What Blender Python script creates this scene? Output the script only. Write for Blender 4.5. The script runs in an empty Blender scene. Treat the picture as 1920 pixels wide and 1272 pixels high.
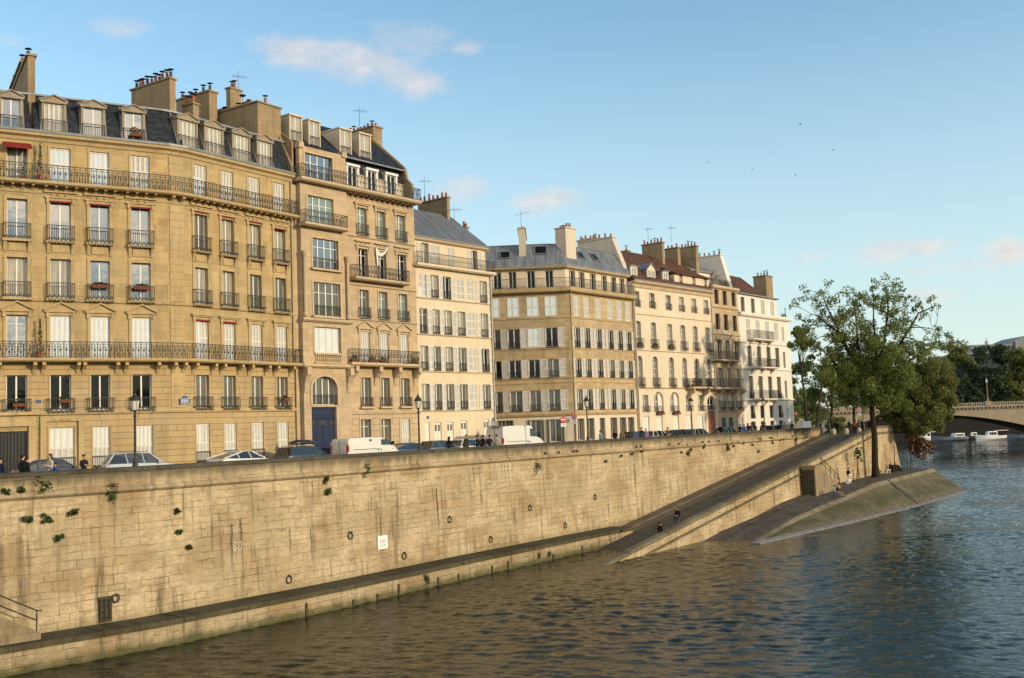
import bpy, bmesh, math, random
from math import sin, cos, tan, pi, radians, sqrt, atan2, floor, hypot
from mathutils import Vector, Matrix
random.seed(7)
S = bpy.context.scene
COL = S.collection
# ------------------------------------------------------------------ camera
FPX, ROLL, PITCH, ZC = 2000.0, .037, math.atan(169/2000), 10.0
ROAD = 7.8
def ray(px, py):
    dx, dy = px-960, py-636
    a = dx*cos(ROLL)-dy*sin(ROLL); b = dx*sin(ROLL)+dy*cos(ROLL)
    return Vector((a, b*sin(PITCH)+FPX*cos(PITCH), -b*cos(PITCH)+FPX*sin(PITCH)))
def onz(px, py, z):
    d = ray(px, py); return Vector((0, 0, ZC))+d*((z-ZC)/d.z)
def ondepth(px, py, Y):
    d = ray(px, py); return Vector((0, 0, ZC))+d*(Y/d.y)
def azhit(px, py, P, ang):
    """ground point where the vertical plane through pixel px meets the line through P at angle ang"""
    d = ray(px, py); t = (cos(ang), sin(ang))
    # s*d = P + k*t
    det = d.x*(-t[1])+t[0]*d.y
    s = (P[0]*(-t[1])+t[0]*P[1])/det
    return (d.x*s, d.y*s)
cam = bpy.data.cameras.new('camera'); cam.sensor_width = 36; cam.lens = 36*FPX/1920
cam.clip_start = .5; cam.clip_end = 20000
co = bpy.data.objects.new('camera', cam); COL.objects.link(co); S.camera = co
X = Vector((cos(ROLL), -sin(ROLL)*(-sin(PITCH)), -sin(ROLL)*cos(PITCH)))
R0 = Vector((1, 0, 0)); U0 = Vector((0, -sin(PITCH), cos(PITCH))); F0 = Vector((0, cos(PITCH), sin(PITCH)))
Xi = cos(ROLL)*R0-sin(ROLL)*U0; Yi = sin(ROLL)*R0+cos(ROLL)*U0
m = Matrix.Identity(4)
for i in range(3):
    m[i][0] = Xi[i]; m[i][1] = Yi[i]; m[i][2] = -F0[i]
m[0][3], m[1][3], m[2][3] = 0, 0, ZC
co.matrix_world = m
# ------------------------------------------------------------------ node helper
class N:
    def __init__(s, name, rough=.8, spec=.3):
        s.m = bpy.data.materials.new(name); s.m.use_nodes = True; s.t = s.m.node_tree
        s.b = s.t.nodes['Principled BSDF']; s.b.inputs['Roughness'].default_value = rough
        s.b.inputs['Specular IOR Level'].default_value = spec
    def add(s, typ, ins=None, **at):
        n = s.t.nodes.new(typ)
        for k, v in at.items(): setattr(n, k, v)
        for k, v in (ins or {}).items(): s.put(n.inputs[k], v)
        return n
    def put(s, sock, v):
        if isinstance(v, bpy.types.NodeSocket): s.t.links.new(v, sock)
        else:
            if hasattr(sock, 'default_value') and sock.type == 'RGBA' and len(v) == 3: v = (*v, 1)
            sock.default_value = v
    def ma(s, op, a, b=0., c=None, clamp=False):
        i = {0: a, 1: b}
        if c is not None: i[2] = c
        return s.add('ShaderNodeMath', i, operation=op, use_clamp=clamp).outputs[0]
    def mix(s, f, a, b, blend='MIX'):
        n = s.add('ShaderNodeMix', None, data_type='RGBA', blend_type=blend)
        s.put(n.inputs[0], f); s.put(n.inputs[6], a); s.put(n.inputs[7], b); return n.outputs[2]
    def ramp(s, f, stops, interp='LINEAR'):
        n = s.add('ShaderNodeValToRGB', {0: f}); n.color_ramp.interpolation = interp
        e = n.color_ramp.elements
        while len(e) < len(stops): e.new(.5)
        for el, (p, c) in zip(e, stops):
            el.position = p; el.color = (c, c, c, 1) if isinstance(c, (int, float)) else (*c, 1)
        return n.outputs[0]
    def noise(s, vec, scale, det=4., rough=.55):
        return s.add('ShaderNodeTexNoise', {'Vector': vec, 'Scale': scale, 'Detail': det, 'Roughness': rough}).outputs[0]
    def xyz(s, x, y, z):
        return s.add('ShaderNodeCombineXYZ', {0: x, 1: y, 2: z}).outputs[0]
    def sep(s, v):
        n = s.add('ShaderNodeSeparateXYZ', {0: v}); return n.outputs[0], n.outputs[1], n.outputs[2]
    def obj(s): return s.add('ShaderNodeTexCoord').outputs['Object']
    def uv(s): return s.add('ShaderNodeTexCoord').outputs['UV']
    def gen(s): return s.add('ShaderNodeTexCoord').outputs['Generated']
    def bump(s, h, st=.5, dist=.02):
        n = s.add('ShaderNodeBump', {'Height': h, 'Strength': st, 'Distance': dist}); s.put(s.b.inputs['Normal'], n.outputs[0])
    def col(s, c): s.put(s.b.inputs['Base Color'], c)
    def smooth(s, v, a, b):
        n = s.add('ShaderNodeMapRange', {0: v, 1: a, 2: b, 3: 0., 4: 1.}, interpolation_type='SMOOTHSTEP'); return n.outputs[0]
    def rnd(s, vec):
        return s.add('ShaderNodeTexWhiteNoise', {'Vector': vec}, noise_dimensions='3D').outputs[0]
    def ashlar(s, u, v, w, h, j0=.004, j1=.012):
        """per-block random value and joint mask for coursed stone"""
        row = s.ma('FLOOR', s.ma('DIVIDE', v, h))
        rr = s.rnd(s.xyz(row, 3.3, 1.7))
        ww = s.ma('MULTIPLY_ADD', rr, w*.5, w*.75)
        uu = s.ma('MULTIPLY_ADD', rr, 17.3, s.ma('DIVIDE', u, ww))
        ci = s.ma('FLOOR', uu)
        idv = s.rnd(s.xyz(ci, row, .5)); id2 = s.rnd(s.xyz(ci, row, 9.5))
        fu = s.ma('FRACT', uu); fv = s.ma('FRACT', s.ma('DIVIDE', v, h))
        du = s.ma('MULTIPLY', s.ma('MINIMUM', fu, s.ma('SUBTRACT', 1., fu)), ww)
        dv = s.ma('MULTIPLY', s.ma('MINIMUM', fv, s.ma('SUBTRACT', 1., fv)), h)
        d = s.ma('MINIMUM', du, dv)
        return idv, id2, s.ma('SUBTRACT', 1., s.smooth(d, j0, j1)), dv
def hsv(c, f): return tuple(x*f for x in c)
def stone(name, c, w=1.1, h=.42, joint=.35, var=.16, dirt=.5, groove=False, warm=(1.08, .98, .82), bump=.35):
    n = N(name, .9, .15); o = n.obj(); x, y, z = n.sep(o)
    u = n.ma('ADD', x, y)
    idv, id2, mo, dv = n.ashlar(u, z, w, h, .006, .02)
    c2 = tuple(a*b for a, b in zip(c, warm))
    base = n.mix(n.ramp(n.noise(o, .35, 5), [(.35, 0.), (.65, 1.)]), c, c2)
    base = n.mix(1., base, n.ramp(idv, [(0, 1-var), (1, 1+var*.6)]), 'MULTIPLY')
    base = n.mix(n.ma('MULTIPLY', n.ramp(n.noise(n.xyz(u, 0., z), .22, 5, .6), [(.42, 0.), (.62, 1.)]), .45 if dirt > .4 else .25), base, tuple(a*b for a, b in zip(c, (.8, .82, .88))))
    base = n.mix(n.ma('MULTIPLY', n.ramp(n.noise(n.xyz(u, 4., z), .5, 4, .6), [(.5, 0.), (.66, 1.)]), .5 if dirt > .4 else .3), base, tuple(min(.7, a*b) for a, b in zip(c, (1.2, 1.2, 1.24))))
    st = n.noise(n.xyz(n.ma('MULTIPLY', u, 1.6), 0., n.ma('MULTIPLY', z, .22)), 1., 6, .65)
    base = n.mix(n.ma('MULTIPLY', n.ramp(st, [(.5, 0.), (.72, 1.)]), dirt), base, hsv(c, .5))
    base = n.mix(1., base, n.ramp(n.noise(o, 9., 3), [(.25, .86), (.75, 1.1)]), 'MULTIPLY')
    base = n.mix(n.ma('MULTIPLY', mo, joint), base, hsv(c, .38))
    n.col(base)
    hh = n.ma('SUBTRACT', n.ma('MULTIPLY', n.noise(o, 14., 4), .5), mo)
    n.bump(hh, bump, .03); return n.m
def flat(name, c, rough=.6, spec=.4, var=.12, sc=3., metal=0., bump=0.):
    n = N(name, rough, spec); o = n.obj()
    n.col(n.mix(1., c, n.ramp(n.noise(o, sc, 5), [(.3, 1-var), (.7, 1+var)]), 'MULTIPLY'))
    n.b.inputs['Metallic'].default_value = metal
    if bump: n.bump(n.noise(o, sc*6, 4), bump, .02)
    return n.m
def glass(name, c, rough=.03, ior=1.8, cur=None):
    n = N(name, rough, .6); o = n.obj(); n.b.inputs['IOR'].default_value = ior
    if cur:   # a pale curtain hanging close behind the pane
        x, y, z = n.sep(o)
        f = n.ramp(n.noise(n.xyz(n.ma('MULTIPLY', x, 9.), 0., n.ma('MULTIPLY', z, .4)), 1., 3), [(.3, .55), (.7, 1.)])
        n.col(n.mix(1., cur, f, 'MULTIPLY'))
    else: n.col(n.mix(n.noise(o, 1.3, 3), c, hsv(c, .35)))
    n.bump(n.noise(o, .9, 2), .25, .02)
    return n.m
M = {}
M['stone_golden'] = stone('limestone_golden', (.375, .284, .15), 1.3, .46, .3, .2, .6)
M['trim_golden'] = stone('limestone_trim', (.39, .298, .165), 2.2, 3., .2, .06, .75)
M['rust_golden'] = stone('limestone_rusticated', (.375, .285, .158), 3.2, .42, .75, .08, .45, bump=.8)
M['stone_pale'] = stone('limestone_pale', (.42, .325, .215), 1.2, .44, .25, .16, .45)
M['trim_pale'] = stone('limestone_pale_trim', (.435, .345, .235), 2.2, 3., .2, .06, .6)
M['rust_pale'] = stone('limestone_pale_rusticated', (.43, .335, .225), 2.6, .5, .8, .08, .35, bump=.8)
M['render_cream'] = stone('cream_render', (.57, .48, .345), 40, 40, 0., .02, .3, warm=(1.02, .97, .9), bump=.12)
M['stone_brown'] = stone('weathered_stone', (.4, .31, .19), 1., .36, .35, .2, .75)
M['render_pink'] = stone('pale_render', (.58, .495, .38), 30, 30, 0., .02, .28, warm=(1.02, .97, .9), bump=.12)
M['render_white'] = stone('white_render', (.64, .59, .52), 30, 30, 0., .02, .28, warm=(1., .98, .94), bump=.12)
M['chimney_stone'] = stone('chimney_render', (.27, .205, .125), .9, .3, .12, .12, .8)
M['chimney_white'] = stone('chimney_white_render', (.5, .455, .385), 1., 9., .0, .06, .4)
M['white_paint'] = flat('white_joinery', (.6, .575, .52), .45, .4, .06)
M['shutter_white'] = flat('white_shutter_paint', (.56, .535, .48), .5, .35, .08, 1.5)
M['shutter_grey'] = flat('grey_shutter_paint', (.07, .075, .075), .5, .35, .1)
M['iron'] = flat('black_wrought_iron', (.018, .017, .015), .5, .4, .3, 8)
M['zinc'] = flat('zinc_sheet', (.2, .21, .22), .42, .5, .22, .9, .3, .05)
M['lead'] = flat('zinc_edge', (.16, .165, .17), .45, .5, .2, 2, .2)
M['door_blue'] = flat('blue_door_paint', (.02, .028, .058), .7, .15, .15, 2)
M['door_dark'] = flat('dark_door', (.012, .012, .012), .4, .5, .2, 2)
M['door_red'] = flat('brown_red_door', (.16, .05, .025), .5, .4, .2, 2)
M['door_green'] = flat('blue_green_door', (.02, .06, .07), .5, .4, .2, 2)
M['terracotta'] = flat('terracotta_pot', (.3, .1, .045), .8, .2, .3, 4)
M['pot_dark'] = flat('sooty_pot', (.06, .05, .045), .7, .3, .3, 4)
M['awning_red'] = flat('red_awning', (.17, .018, .014), .8, .2, .15, 3)
M['awning_green'] = flat('green_awning', (.02, .07, .03), .8, .2, .15, 3)
M['glass_dark'] = glass('dark_window_glass', (.008, .009, .011), .02, 1.3)
M['glass_sky'] = glass('window_glass', (.03, .032, .034), .02, 2.6)
M['glass_mid'] = glass('curtained_window_glass', (.05, .05, .045), .04, 1.5, (.13, .125, .1))
M['glass_cur'] = glass('net_curtain_glass', (.1, .1, .1), .05, 1.5, (.36, .33, .26))
M['glass_green'] = glass('green_curtain_glass', (.1, .1, .1), .05, 1.7, (.2, .27, .24))
def slate():
    n = N('slate', .7, .2); o = n.obj(); x, y, z = n.sep(o); u = n.ma('ADD', x, n.ma('MULTIPLY', y, .3))
    idv, i2, mo, dv = n.ashlar(u, z, .24, .16, .004, .014)
    c = n.ramp(idv, [(0, (.011, .014, .02)), (.6, (.018, .023, .031)), (1, (.034, .041, .05))])
    n.col(n.mix(mo, c, (.008, .009, .011))); n.bump(n.ma('SUBTRACT', idv, n.ma('MULTIPLY', mo, 1.5)), .5, .02); return n.m
M['slate'] = slate()
def tiles():
    n = N('brown_roof_tile', .8, .2); o = n.obj(); x, y, z = n.sep(o)
    idv, i2, mo, dv = n.ashlar(n.ma('ADD', x, 0.), z, .22, .14, .004, .016)
    c = n.ramp(idv, [(0, (.06, .025, .015)), (.6, (.1, .045, .026)), (1, (.17, .085, .05))])
    n.col(n.mix(mo, c, (.02, .01, .008))); n.bump(n.ma('SUBTRACT', idv, mo), .6, .03); return n.m
M['tile'] = tiles()
def zincseam():
    n = N('zinc_standing_seam', .4, .5); o = n.obj(); x, y, z = n.sep(o)
    c = n.ramp(n.noise(n.xyz(n.ma('MULTIPLY', x, 2.), n.ma('MULTIPLY', y, .5), n.ma('MULTIPLY', z, .4)), 1., 6), [(.3, (.13, .14, .15)), (.7, (.25, .26, .27))])
    n.col(c); n.b.inputs['Metallic'].default_value = .25; return n.m
M['zinc_roof'] = zincseam()
def quaystone(name, c, mossy=0., dark=0., w=1.0, h=.4, streaks=()):
    n = N(name, .92, .12); uvw = n.uv(); x, y, z = n.sep(uvw)
    wob = n.noise(n.xyz(x, y, 0.), 1.7, 3); wob2 = n.noise(n.xyz(x, y, 5.), 1.3, 3)
    u = n.ma('MULTIPLY_ADD', n.ma('SUBTRACT', wob, .5), .16, x); v = n.ma('MULTIPLY_ADD', n.ma('SUBTRACT', wob2, .5), .2, n.ma('MULTIPLY_ADD', n.noise(n.xyz(n.ma('MULTIPLY', x, .03), y, 6.), .9, 2), .9, y))
    idv, id2, mo, dv = n.ashlar(u, v, w, h, .004, .03)
    pos = n.xyz(x, y, 0.)
    pal = n.ramp(idv, [(0, hsv(c, .8)), (.15, hsv(c, .96)), (.5, c), (.9, tuple(a*b for a, b in zip(c, (1.08, 1.1, 1.14)))), (.97, tuple(a*b for a, b in zip(c, (.92, .8, .66)))), (1, tuple(a*b for a, b in zip(c, (.8, .64, .48))))])
    big = n.noise(pos, .16, 4); mid = n.noise(pos, .55, 5, .6)
    worn = n.ramp(n.noise(pos, .24, 3), [(.42, 0.), (.62, 1.)])      # patches of re-faced, smoother stone
    base = n.mix(n.ma('MULTIPLY_ADD', worn, -.7, .95), c, pal)
    base = n.mix(n.ma('MULTIPLY', n.ramp(mid, [(.5, 0.), (.68, 1.)]), .6), base, tuple(a*b for a, b in zip(c, (.95, .76, .58))))
    base = n.mix(n.ma('MULTIPLY', n.ramp(big, [(.46, 0.), (.62, 1.)]), .5), base, tuple(a*b for a, b in zip(c, (.8, .82, .84))))
    base = n.mix(n.ma('MULTIPLY', n.ramp(n.noise(n.xyz(n.ma('MULTIPLY', x, .7), y, 11.), .34, 5, .62), [(.46, 0.), (.58, 1.)]), .75), base, tuple(a*b for a, b in zip(c, (1.3, 1.31, 1.36))))
    base = n.mix(n.ma('MULTIPLY', n.ramp(n.noise(n.xyz(n.ma('MULTIPLY', x, .6), y, 21.), .5, 6, .65), [(.49, 0.), (.6, 1.)]), .65), base, tuple(a*b for a, b in zip(c, (.66, .57, .47))))
    st = n.noise(n.xyz(n.ma('MULTIPLY', x, 2.4), n.ma('MULTIPLY', y, .16), 0.), 1., 5, .65)
    sm = n.noise(pos, .32, 3)
    f = n.ma('MULTIPLY', n.ramp(st, [(.5, 0.), (.64, 1.)]), n.ramp(sm, [(.4, .08), (.58, 1.)]))
    base = n.mix(n.ma('MULTIPLY', f, .82), base, hsv(c, .26))
    sp = n.noise(pos, 3.2, 5, .7)
    base = n.mix(n.ma('MULTIPLY', n.ramp(sp, [(.6, 0.), (.72, 1.)]), .75), base, hsv(c, .33))
    base = n.mix(1., base, n.ramp(n.noise(pos, 11., 4, .7), [(.25, .74), (.75, 1.2)]), 'MULTIPLY')
    fl_ = n.noise(n.xyz(n.ma('MULTIPLY', x, 1.3), n.ma('MULTIPLY', y, 2.6), 8.), 2.2, 7, .72)
    base = n.mix(n.ma('MULTIPLY', n.ramp(fl_, [(.44, 0.), (.6, 1.)]), .42), base, tuple(a*b for a, b in zip(c, (.6, .56, .5))))
    jm = n.ma('MULTIPLY', mo, n.ramp(n.noise(pos, .9, 4, .6), [(.4, .06), (.66, .9)]))
    base = n.mix(n.ma('MULTIPLY', jm, n.ma('MULTIPLY_ADD', worn, -.45, .56)), base, hsv(c, .25))
    for su, w_, z0, z1, a_ in streaks:      # black drip stains with their own place on the wall
        ds = n.ma('ABSOLUTE', n.ma('SUBTRACT', n.ma('MULTIPLY_ADD', wob, .25, x), su+.125))
        mk_ = n.ma('MULTIPLY', n.smooth(ds, w_, w_*.3), n.ma('MULTIPLY', n.smooth(y, z0-.5, z0+1.2), n.smooth(y, z1+.15, z1-.15)))
        base = n.mix(n.ma('MULTIPLY', mk_, a_), base, hsv(c, .1))
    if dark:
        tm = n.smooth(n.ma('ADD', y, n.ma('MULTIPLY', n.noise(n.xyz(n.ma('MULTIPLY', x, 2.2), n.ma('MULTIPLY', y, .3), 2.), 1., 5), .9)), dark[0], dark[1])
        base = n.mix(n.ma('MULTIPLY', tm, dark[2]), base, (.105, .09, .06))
    if mossy:
        mm = n.smooth(n.ma('ADD', y, n.ma('MULTIPLY', n.noise(n.xyz(x, y, 3.), 1.2, 5), .8)), mossy[0], mossy[1])
        base = n.mix(n.ma('MULTIPLY', mm, mossy[2]), base, (.06, .062, .024))
    n.col(base)
    n.bump(n.ma('SUBTRACT', n.ma('ADD', n.ma('MULTIPLY', n.noise(pos, 7., 6, .7), .8), n.ma('MULTIPLY', idv, .5)), n.ma('MULTIPLY', jm, 1.5)), .7, .06)
    return n.m
QC = (.4, .315, .195)
M['quay'] = quaystone('quay_limestone', QC, mossy=(2.1, 1.2, .35))
M['quay_parapet'] = quaystone('parapet_limestone', QC, dark=(.55, 1.25, .85), w=1.4, h=.5)
M['quay_coping'] = quaystone('lichened_coping', (.075, .068, .05), w=1.6, h=3.)
M['quay_ledge'] = quaystone('ledge_limestone', hsv(QC, .85), mossy=(.75, .0, .8), w=1.1, h=.38)
M['ledge_top'] = quaystone('mossy_ledge_top', (.075, .066, .04), w=1.5, h=.9)
def cobble(name, a, b, sc=5.):
    n = N(name, .8, .3); o = n.uv(); x, y, z = n.sep(o)
    idv, i2, mo, dv = n.ashlar(x, y, 1.1/sc, .8/sc, .006, .03)
    c = n.mix(idv, a, b); c = n.mix(n.ramp(n.noise(n.xyz(x, y, 0.), .5, 5), [(.4, 0.), (.7, .7)]), c, hsv(a, .6))
    c = n.mix(mo, c, hsv(a, .3)); n.col(c); n.bump(n.ma('SUBTRACT', n.ma('MULTIPLY', n.noise(n.xyz(x, y, 0.), 9., 3), .5), mo), .8, .05); return n.m
M['cobble'] = cobble('ramp_cobbles', (.13, .098, .062), (.22, .168, .11))
M['cobble_wet'] = cobble('shore_cobbles', (.06, .05, .036), (.13, .108, .082), 3.)
def bankm():
    n = N('mossy_bank_stone', .9, .2); o = n.uv(); x, y, z = n.sep(o)
    idv, i2, mo, dv = n.ashlar(x, y, .55, .3, .006, .03)
    c = n.mix(idv, (.085, .073, .046), (.14, .12, .078))
    g = n.ma('MULTIPLY', n.ramp(n.noise(n.xyz(n.ma('MULTIPLY', x, .5), y, 0.), .6, 5), [(.36, 0.), (.58, 1.)]), n.ma('MULTIPLY', n.smooth(y, .5, 1.3), n.smooth(y, 3.4, 2.2)))
    c = n.mix(n.ma('MULTIPLY', g, .78), c, (.042, .049, .013))
    c = n.mix(mo, c, (.05, .045, .025)); n.col(c)
    n.bump(n.ma('SUBTRACT', n.ma('MULTIPLY', n.noise(n.xyz(x, y, 0.), 9., 3), .6), mo), .7, .04); return n.m
M['bank'] = bankm()
M['bank_edge'] = quaystone('bank_edge_stone', (.19, .165, .11), w=.9, h=3.)
M['asphalt'] = flat('asphalt', (.055, .054, .052), .9, .2, .2, 2, 0, .2)
M['pavement'] = flat('pavement', (.2, .185, .16), .9, .2, .15, 1.5, 0, .1)
def water():
    n = N('river_water', .03, .42); o = n.obj(); x, y, z = n.sep(o)
    n.b.inputs['IOR'].default_value = 1.24
    big = n.noise(o, .03, 3)
    n.col(n.mix(big, (.014, .0165, .006), (.007, .0145, .012)))
    a = radians(-20); ux = n.ma('ADD', n.ma('MULTIPLY', x, cos(a)), n.ma('MULTIPLY', y, sin(a))); uy = n.ma('ADD', n.ma('MULTIPLY', x, -sin(a)), n.ma('MULTIPLY', y, cos(a)))
    v = n.xyz(n.ma('MULTIPLY', ux, .55), uy, 0.)
    h = n.ma('ADD', n.ma('MULTIPLY', n.noise(v, 1.9, 4, .6), .6), n.ma('MULTIPLY', n.noise(v, 6., 3, .6), .16))
    n.bump(h, .9, .11); return n.m
M['water'] = water()
def leaf(name, a, b, trans=.25):
    n = N(name, .55, .3); g = n.add('ShaderNodeNewGeometry')
    r = g.outputs['Random Per Island']
    n.col(n.ramp(r, [(0, a), (.7, b), (1, tuple(x*1.3 for x in b))])); 
    n.b.inputs['Subsurface Weight'].default_value = 0.
    tr = n.add('ShaderNodeBsdfTranslucent', {'Color': tuple(x*1.2 for x in b)})
    mx = n.add('ShaderNodeMixShader', {0: trans, 1: n.b.outputs[0], 2: tr.outputs[0]})
    n.t.links.new(mx.outputs[0], n.t.nodes['Material Output'].inputs[0]); return n.m
M['leaf_poplar'] = leaf('poplar_leaves', (.07, .098, .02), (.16, .19, .045), .4)
M['leaf_light'] = leaf('light_leaves', (.06, .09, .018), (.14, .175, .04), .45)
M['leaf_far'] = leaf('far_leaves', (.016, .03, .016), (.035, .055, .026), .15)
M['leaf_far2'] = leaf('far_olive_leaves', (.075, .09, .02), (.16, .172, .045), .35)
M['leaf_weed'] = leaf('weed_leaves', (.015, .035, .008), (.04, .075, .014), .2)
M['leaf_red'] = leaf('rusty_leaves', (.06, .022, .008), (.12, .05, .018), .2)
M['bark'] = flat('bark', (.05, .038, .025), .9, .15, .35, 6, 0, .5)
M['bark_dark'] = flat('dark_bark', (.028, .021, .015), .9, .15, .35, 6, 0, .5)
# ------------------------------------------------------------------ mesh builder
class MB:
    def __init__(s): s.v = []; s.f = []; s.uvs = None; s.mi = []
    def quad(s, *p):
        k = len(s.v); s.v += [tuple(a) for a in p]; s.f.append(tuple(range(k, k+len(p)))); return s
    def box(s, x0, x1, y0, y1, z0, z1):
        k = len(s.v)
        s.v += [(x0, y0, z0), (x1, y0, z0), (x1, y1, z0), (x0, y1, z0), (x0, y0, z1), (x1, y0, z1), (x1, y1, z1), (x0, y1, z1)]
        s.f += [(k, k+3, k+2, k+1), (k+4, k+5, k+6, k+7), (k, k+1, k+5, k+4), (k+1, k+2, k+6, k+5), (k+2, k+3, k+7, k+6), (k+3, k, k+4, k+7)]; return s
    def hexa(s, p):      # 8 points, bottom ring then top ring
        k = len(s.v); s.v += [tuple(a) for a in p]
        s.f += [(k, k+3, k+2, k+1), (k+4, k+5, k+6, k+7), (k, k+1, k+5, k+4), (k+1, k+2, k+6, k+5), (k+2, k+3, k+7, k+6), (k+3, k, k+4, k+7)]; return s
    def prism(s, poly, y0, y1):   # poly in (x,z), extruded along y
        k = len(s.v); n = len(poly)
        s.v += [(x, y0, z) for x, z in poly]+[(x, y1, z) for x, z in poly]
        s.f.append(tuple(range(k, k+n))); s.f.append(tuple(range(k+2*n-1, k+n-1, -1)))
        for i in range(n): j = (i+1) % n; s.f.append((k+i, k+n+i, k+n+j, k+j))
        return s
    def prismx(s, poly, x0, x1):  # poly in (y,z), extruded along x
        k = len(s.v); n = len(poly)
        s.v += [(x0, y, z) for y, z in poly]+[(x1, y, z) for y, z in poly]
        s.f.append(tuple(range(k, k+n))); s.f.append(tuple(range(k+2*n-1, k+n-1, -1)))
        for i in range(n): j = (i+1) % n; s.f.append((k+i, k+n+i, k+n+j, k+j))
        return s
    def tube(s, p0, p1, r0, r1=None, n=6):
        r1 = r0 if r1 is None else r1
        p0 = Vector(p0); p1 = Vector(p1); d = (p1-p0)
        if d.length < 1e-6: return s
        a = d.orthogonal().normalized(); b = d.normalized().cross(a); k = len(s.v)
        for p, r in ((p0, r0), (p1, r1)):
            for i in range(n):
                q = p+a*(r*cos(2*pi*i/n))+b*(r*sin(2*pi*i/n)); s.v.append(tuple(q))
        for i in range(n): j = (i+1) % n; s.f.append((k+i, k+j, k+n+j, k+n+i))
        s.f.append(tuple(range(k+n-1, k-1, -1))); s.f.append(tuple(range(k+n, k+2*n))); return s
    def path(s, pts, rs, n=6):
        for i in range(len(pts)-1): s.tube(pts[i], pts[i+1], rs[i], rs[i+1], n)
        return s
    def lathe(s, prof, c=(0, 0, 0), n=10):
        k = len(s.v); L = len(prof)
        for r, z in prof:
            for i in range(n): s.v.append((c[0]+r*cos(2*pi*i/n), c[1]+r*sin(2*pi*i/n), c[2]+z))
        for a in range(L-1):
            for i in range(n):
                j = (i+1) % n; s.f.append((k+a*n+i, k+a*n+j, k+(a+1)*n+j, k+(a+1)*n+i))
        s.f.append(tuple(range(k+n-1, k-1, -1))); s.f.append(tuple(range(k+(L-1)*n, k+L*n))); return s
    def ring(s, c, r, t, y0, y1, n=8, sx=1., a0=0., a1=2*pi):   # ring in the xz plane
        full = a1-a0 > 6.2; m_ = n if full else n+1; k = len(s.v)
        for i in range(m_):
            a = a0+(a1-a0)*i/n
            for rr in (r-t, r+t):
                for y in (y0, y1): s.v.append((c[0]+rr*cos(a)*sx, y, c[1]+rr*sin(a)))
        for i in range(n):
            j = (i+1) % m_; p = k+4*i; q = k+4*j
            s.f += [(p, q, q+2, p+2), (p+1, p+3, q+3, q+1), (p, p+1, q+1, q), (p+2, q+2, q+3, p+3)]
        return s
    def blob(s, c, rx, ry, rz, n=8, m_=5):
        prof = []
        k = len(s.v)
        for a in range(m_+1):
            t = -pi/2+pi*a/m_
            for i in range(n): s.v.append((c[0]+rx*cos(t)*cos(2*pi*i/n), c[1]+ry*cos(t)*sin(2*pi*i/n), c[2]+rz*sin(t)))
        for a in range(m_):
            for i in range(n):
                j = (i+1) % n; s.f.append((k+a*n+i, k+a*n+j, k+(a+1)*n+j, k+(a+1)*n+i))
        return s
    def mesh(s, name, mat, uv=None, smooth=False):
        me = bpy.data.meshes.new(name); me.from_pydata(s.v, [], s.f)
        for q in (mat if isinstance(mat, (list, tuple)) else [mat]): me.materials.append(q)
        if s.mi: me.polygons.foreach_set('material_index', s.mi)
        if uv:
            l = me.uv_layers.new(name='uv')
            for lp in me.loops: l.data[lp.index].uv = uv[lp.vertex_index]
        if smooth: me.polygons.foreach_set('use_smooth', [True]*len(me.polygons))
        me.update(); return me
    def build(s, name, mat, parent=None, fr=None, loc=None, uv=None, smooth=False):
        return link(name, s.mesh(name, mat, uv, smooth), parent, fr, loc)
ROOTM = {}
def link(name, me, parent=None, fr=None, loc=None):
    o = bpy.data.objects.new(name, me); COL.objects.link(o)
    if parent: o.parent = parent
    w = fr.mat if fr is not None else None
    if w is not None:
        if loc: w = w @ Matrix.Translation(loc)
        pm = ROOTM.get(parent.name) if parent else None
        o.matrix_basis = (pm.inverted() @ w) if pm is not None else w
        ROOTM[o.name] = w
    elif parent and parent.name in ROOTM:
        ROOTM[o.name] = ROOTM[parent.name] @ (Matrix.Translation(loc) if loc else Matrix.Identity(4))
        if loc: o.location = loc
    elif loc: o.location = loc; ROOTM[o.name] = Matrix.Translation(loc)
    else: ROOTM[o.name] = Matrix.Identity(4)
    return o
def tag(o, label=None, cat=None, group=None, kind=None):
    if label: o['label'] = label
    if cat: o['category'] = cat
    if group: o['group'] = group
    if kind: o['kind'] = kind
    return o
def thing(name, label, cat, mat4=None, group=None):
    o = bpy.data.objects.new(name, None); COL.objects.link(o); o.empty_display_size = .2
    mat4 = mat4 or Matrix.Identity(4); o.matrix_basis = mat4; ROOTM[o.name] = mat4.copy()
    return tag(o, label, cat, group)
def place(x, y, z, ang=0.): return Matrix.Translation((x, y, z)) @ Matrix.Rotation(ang, 4, 'Z')
def copy_tree(o, mat4=None, parent=None, mats=None):
    c = o.copy(); COL.objects.link(c)
    if parent: c.parent = parent
    if mat4 is not None: c.matrix_basis = mat4
    for ch in o.children: copy_tree(ch, None, c)
    return c
class Fr:
    def __init__(s, p, ang, z=ROAD):
        s.p = Vector((p[0], p[1], z)); s.a = ang; s.d = Vector((cos(ang), sin(ang), 0)); s.n = Vector((sin(ang), -cos(ang), 0))
        s.mat = place(p[0], p[1], z, ang)
    def uv(s, px, py, n=0.):
        d = ray(px, py); o = s.p+s.n*n-Vector((0, 0, ZC)); t = o.dot(s.n)/d.dot(s.n)
        q = d*t+Vector((0, 0, ZC))-s.p; return q.dot(s.d), q.z
    def u(s, px, py, n=0.): return s.uv(px, py, n)[0]
    def v(s, px, py, n=0.): return s.uv(px, py, n)[1]
    def w(s, u, n=0., v=0.): return s.p+s.d*u+s.n*n+Vector((0, 0, v))
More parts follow.
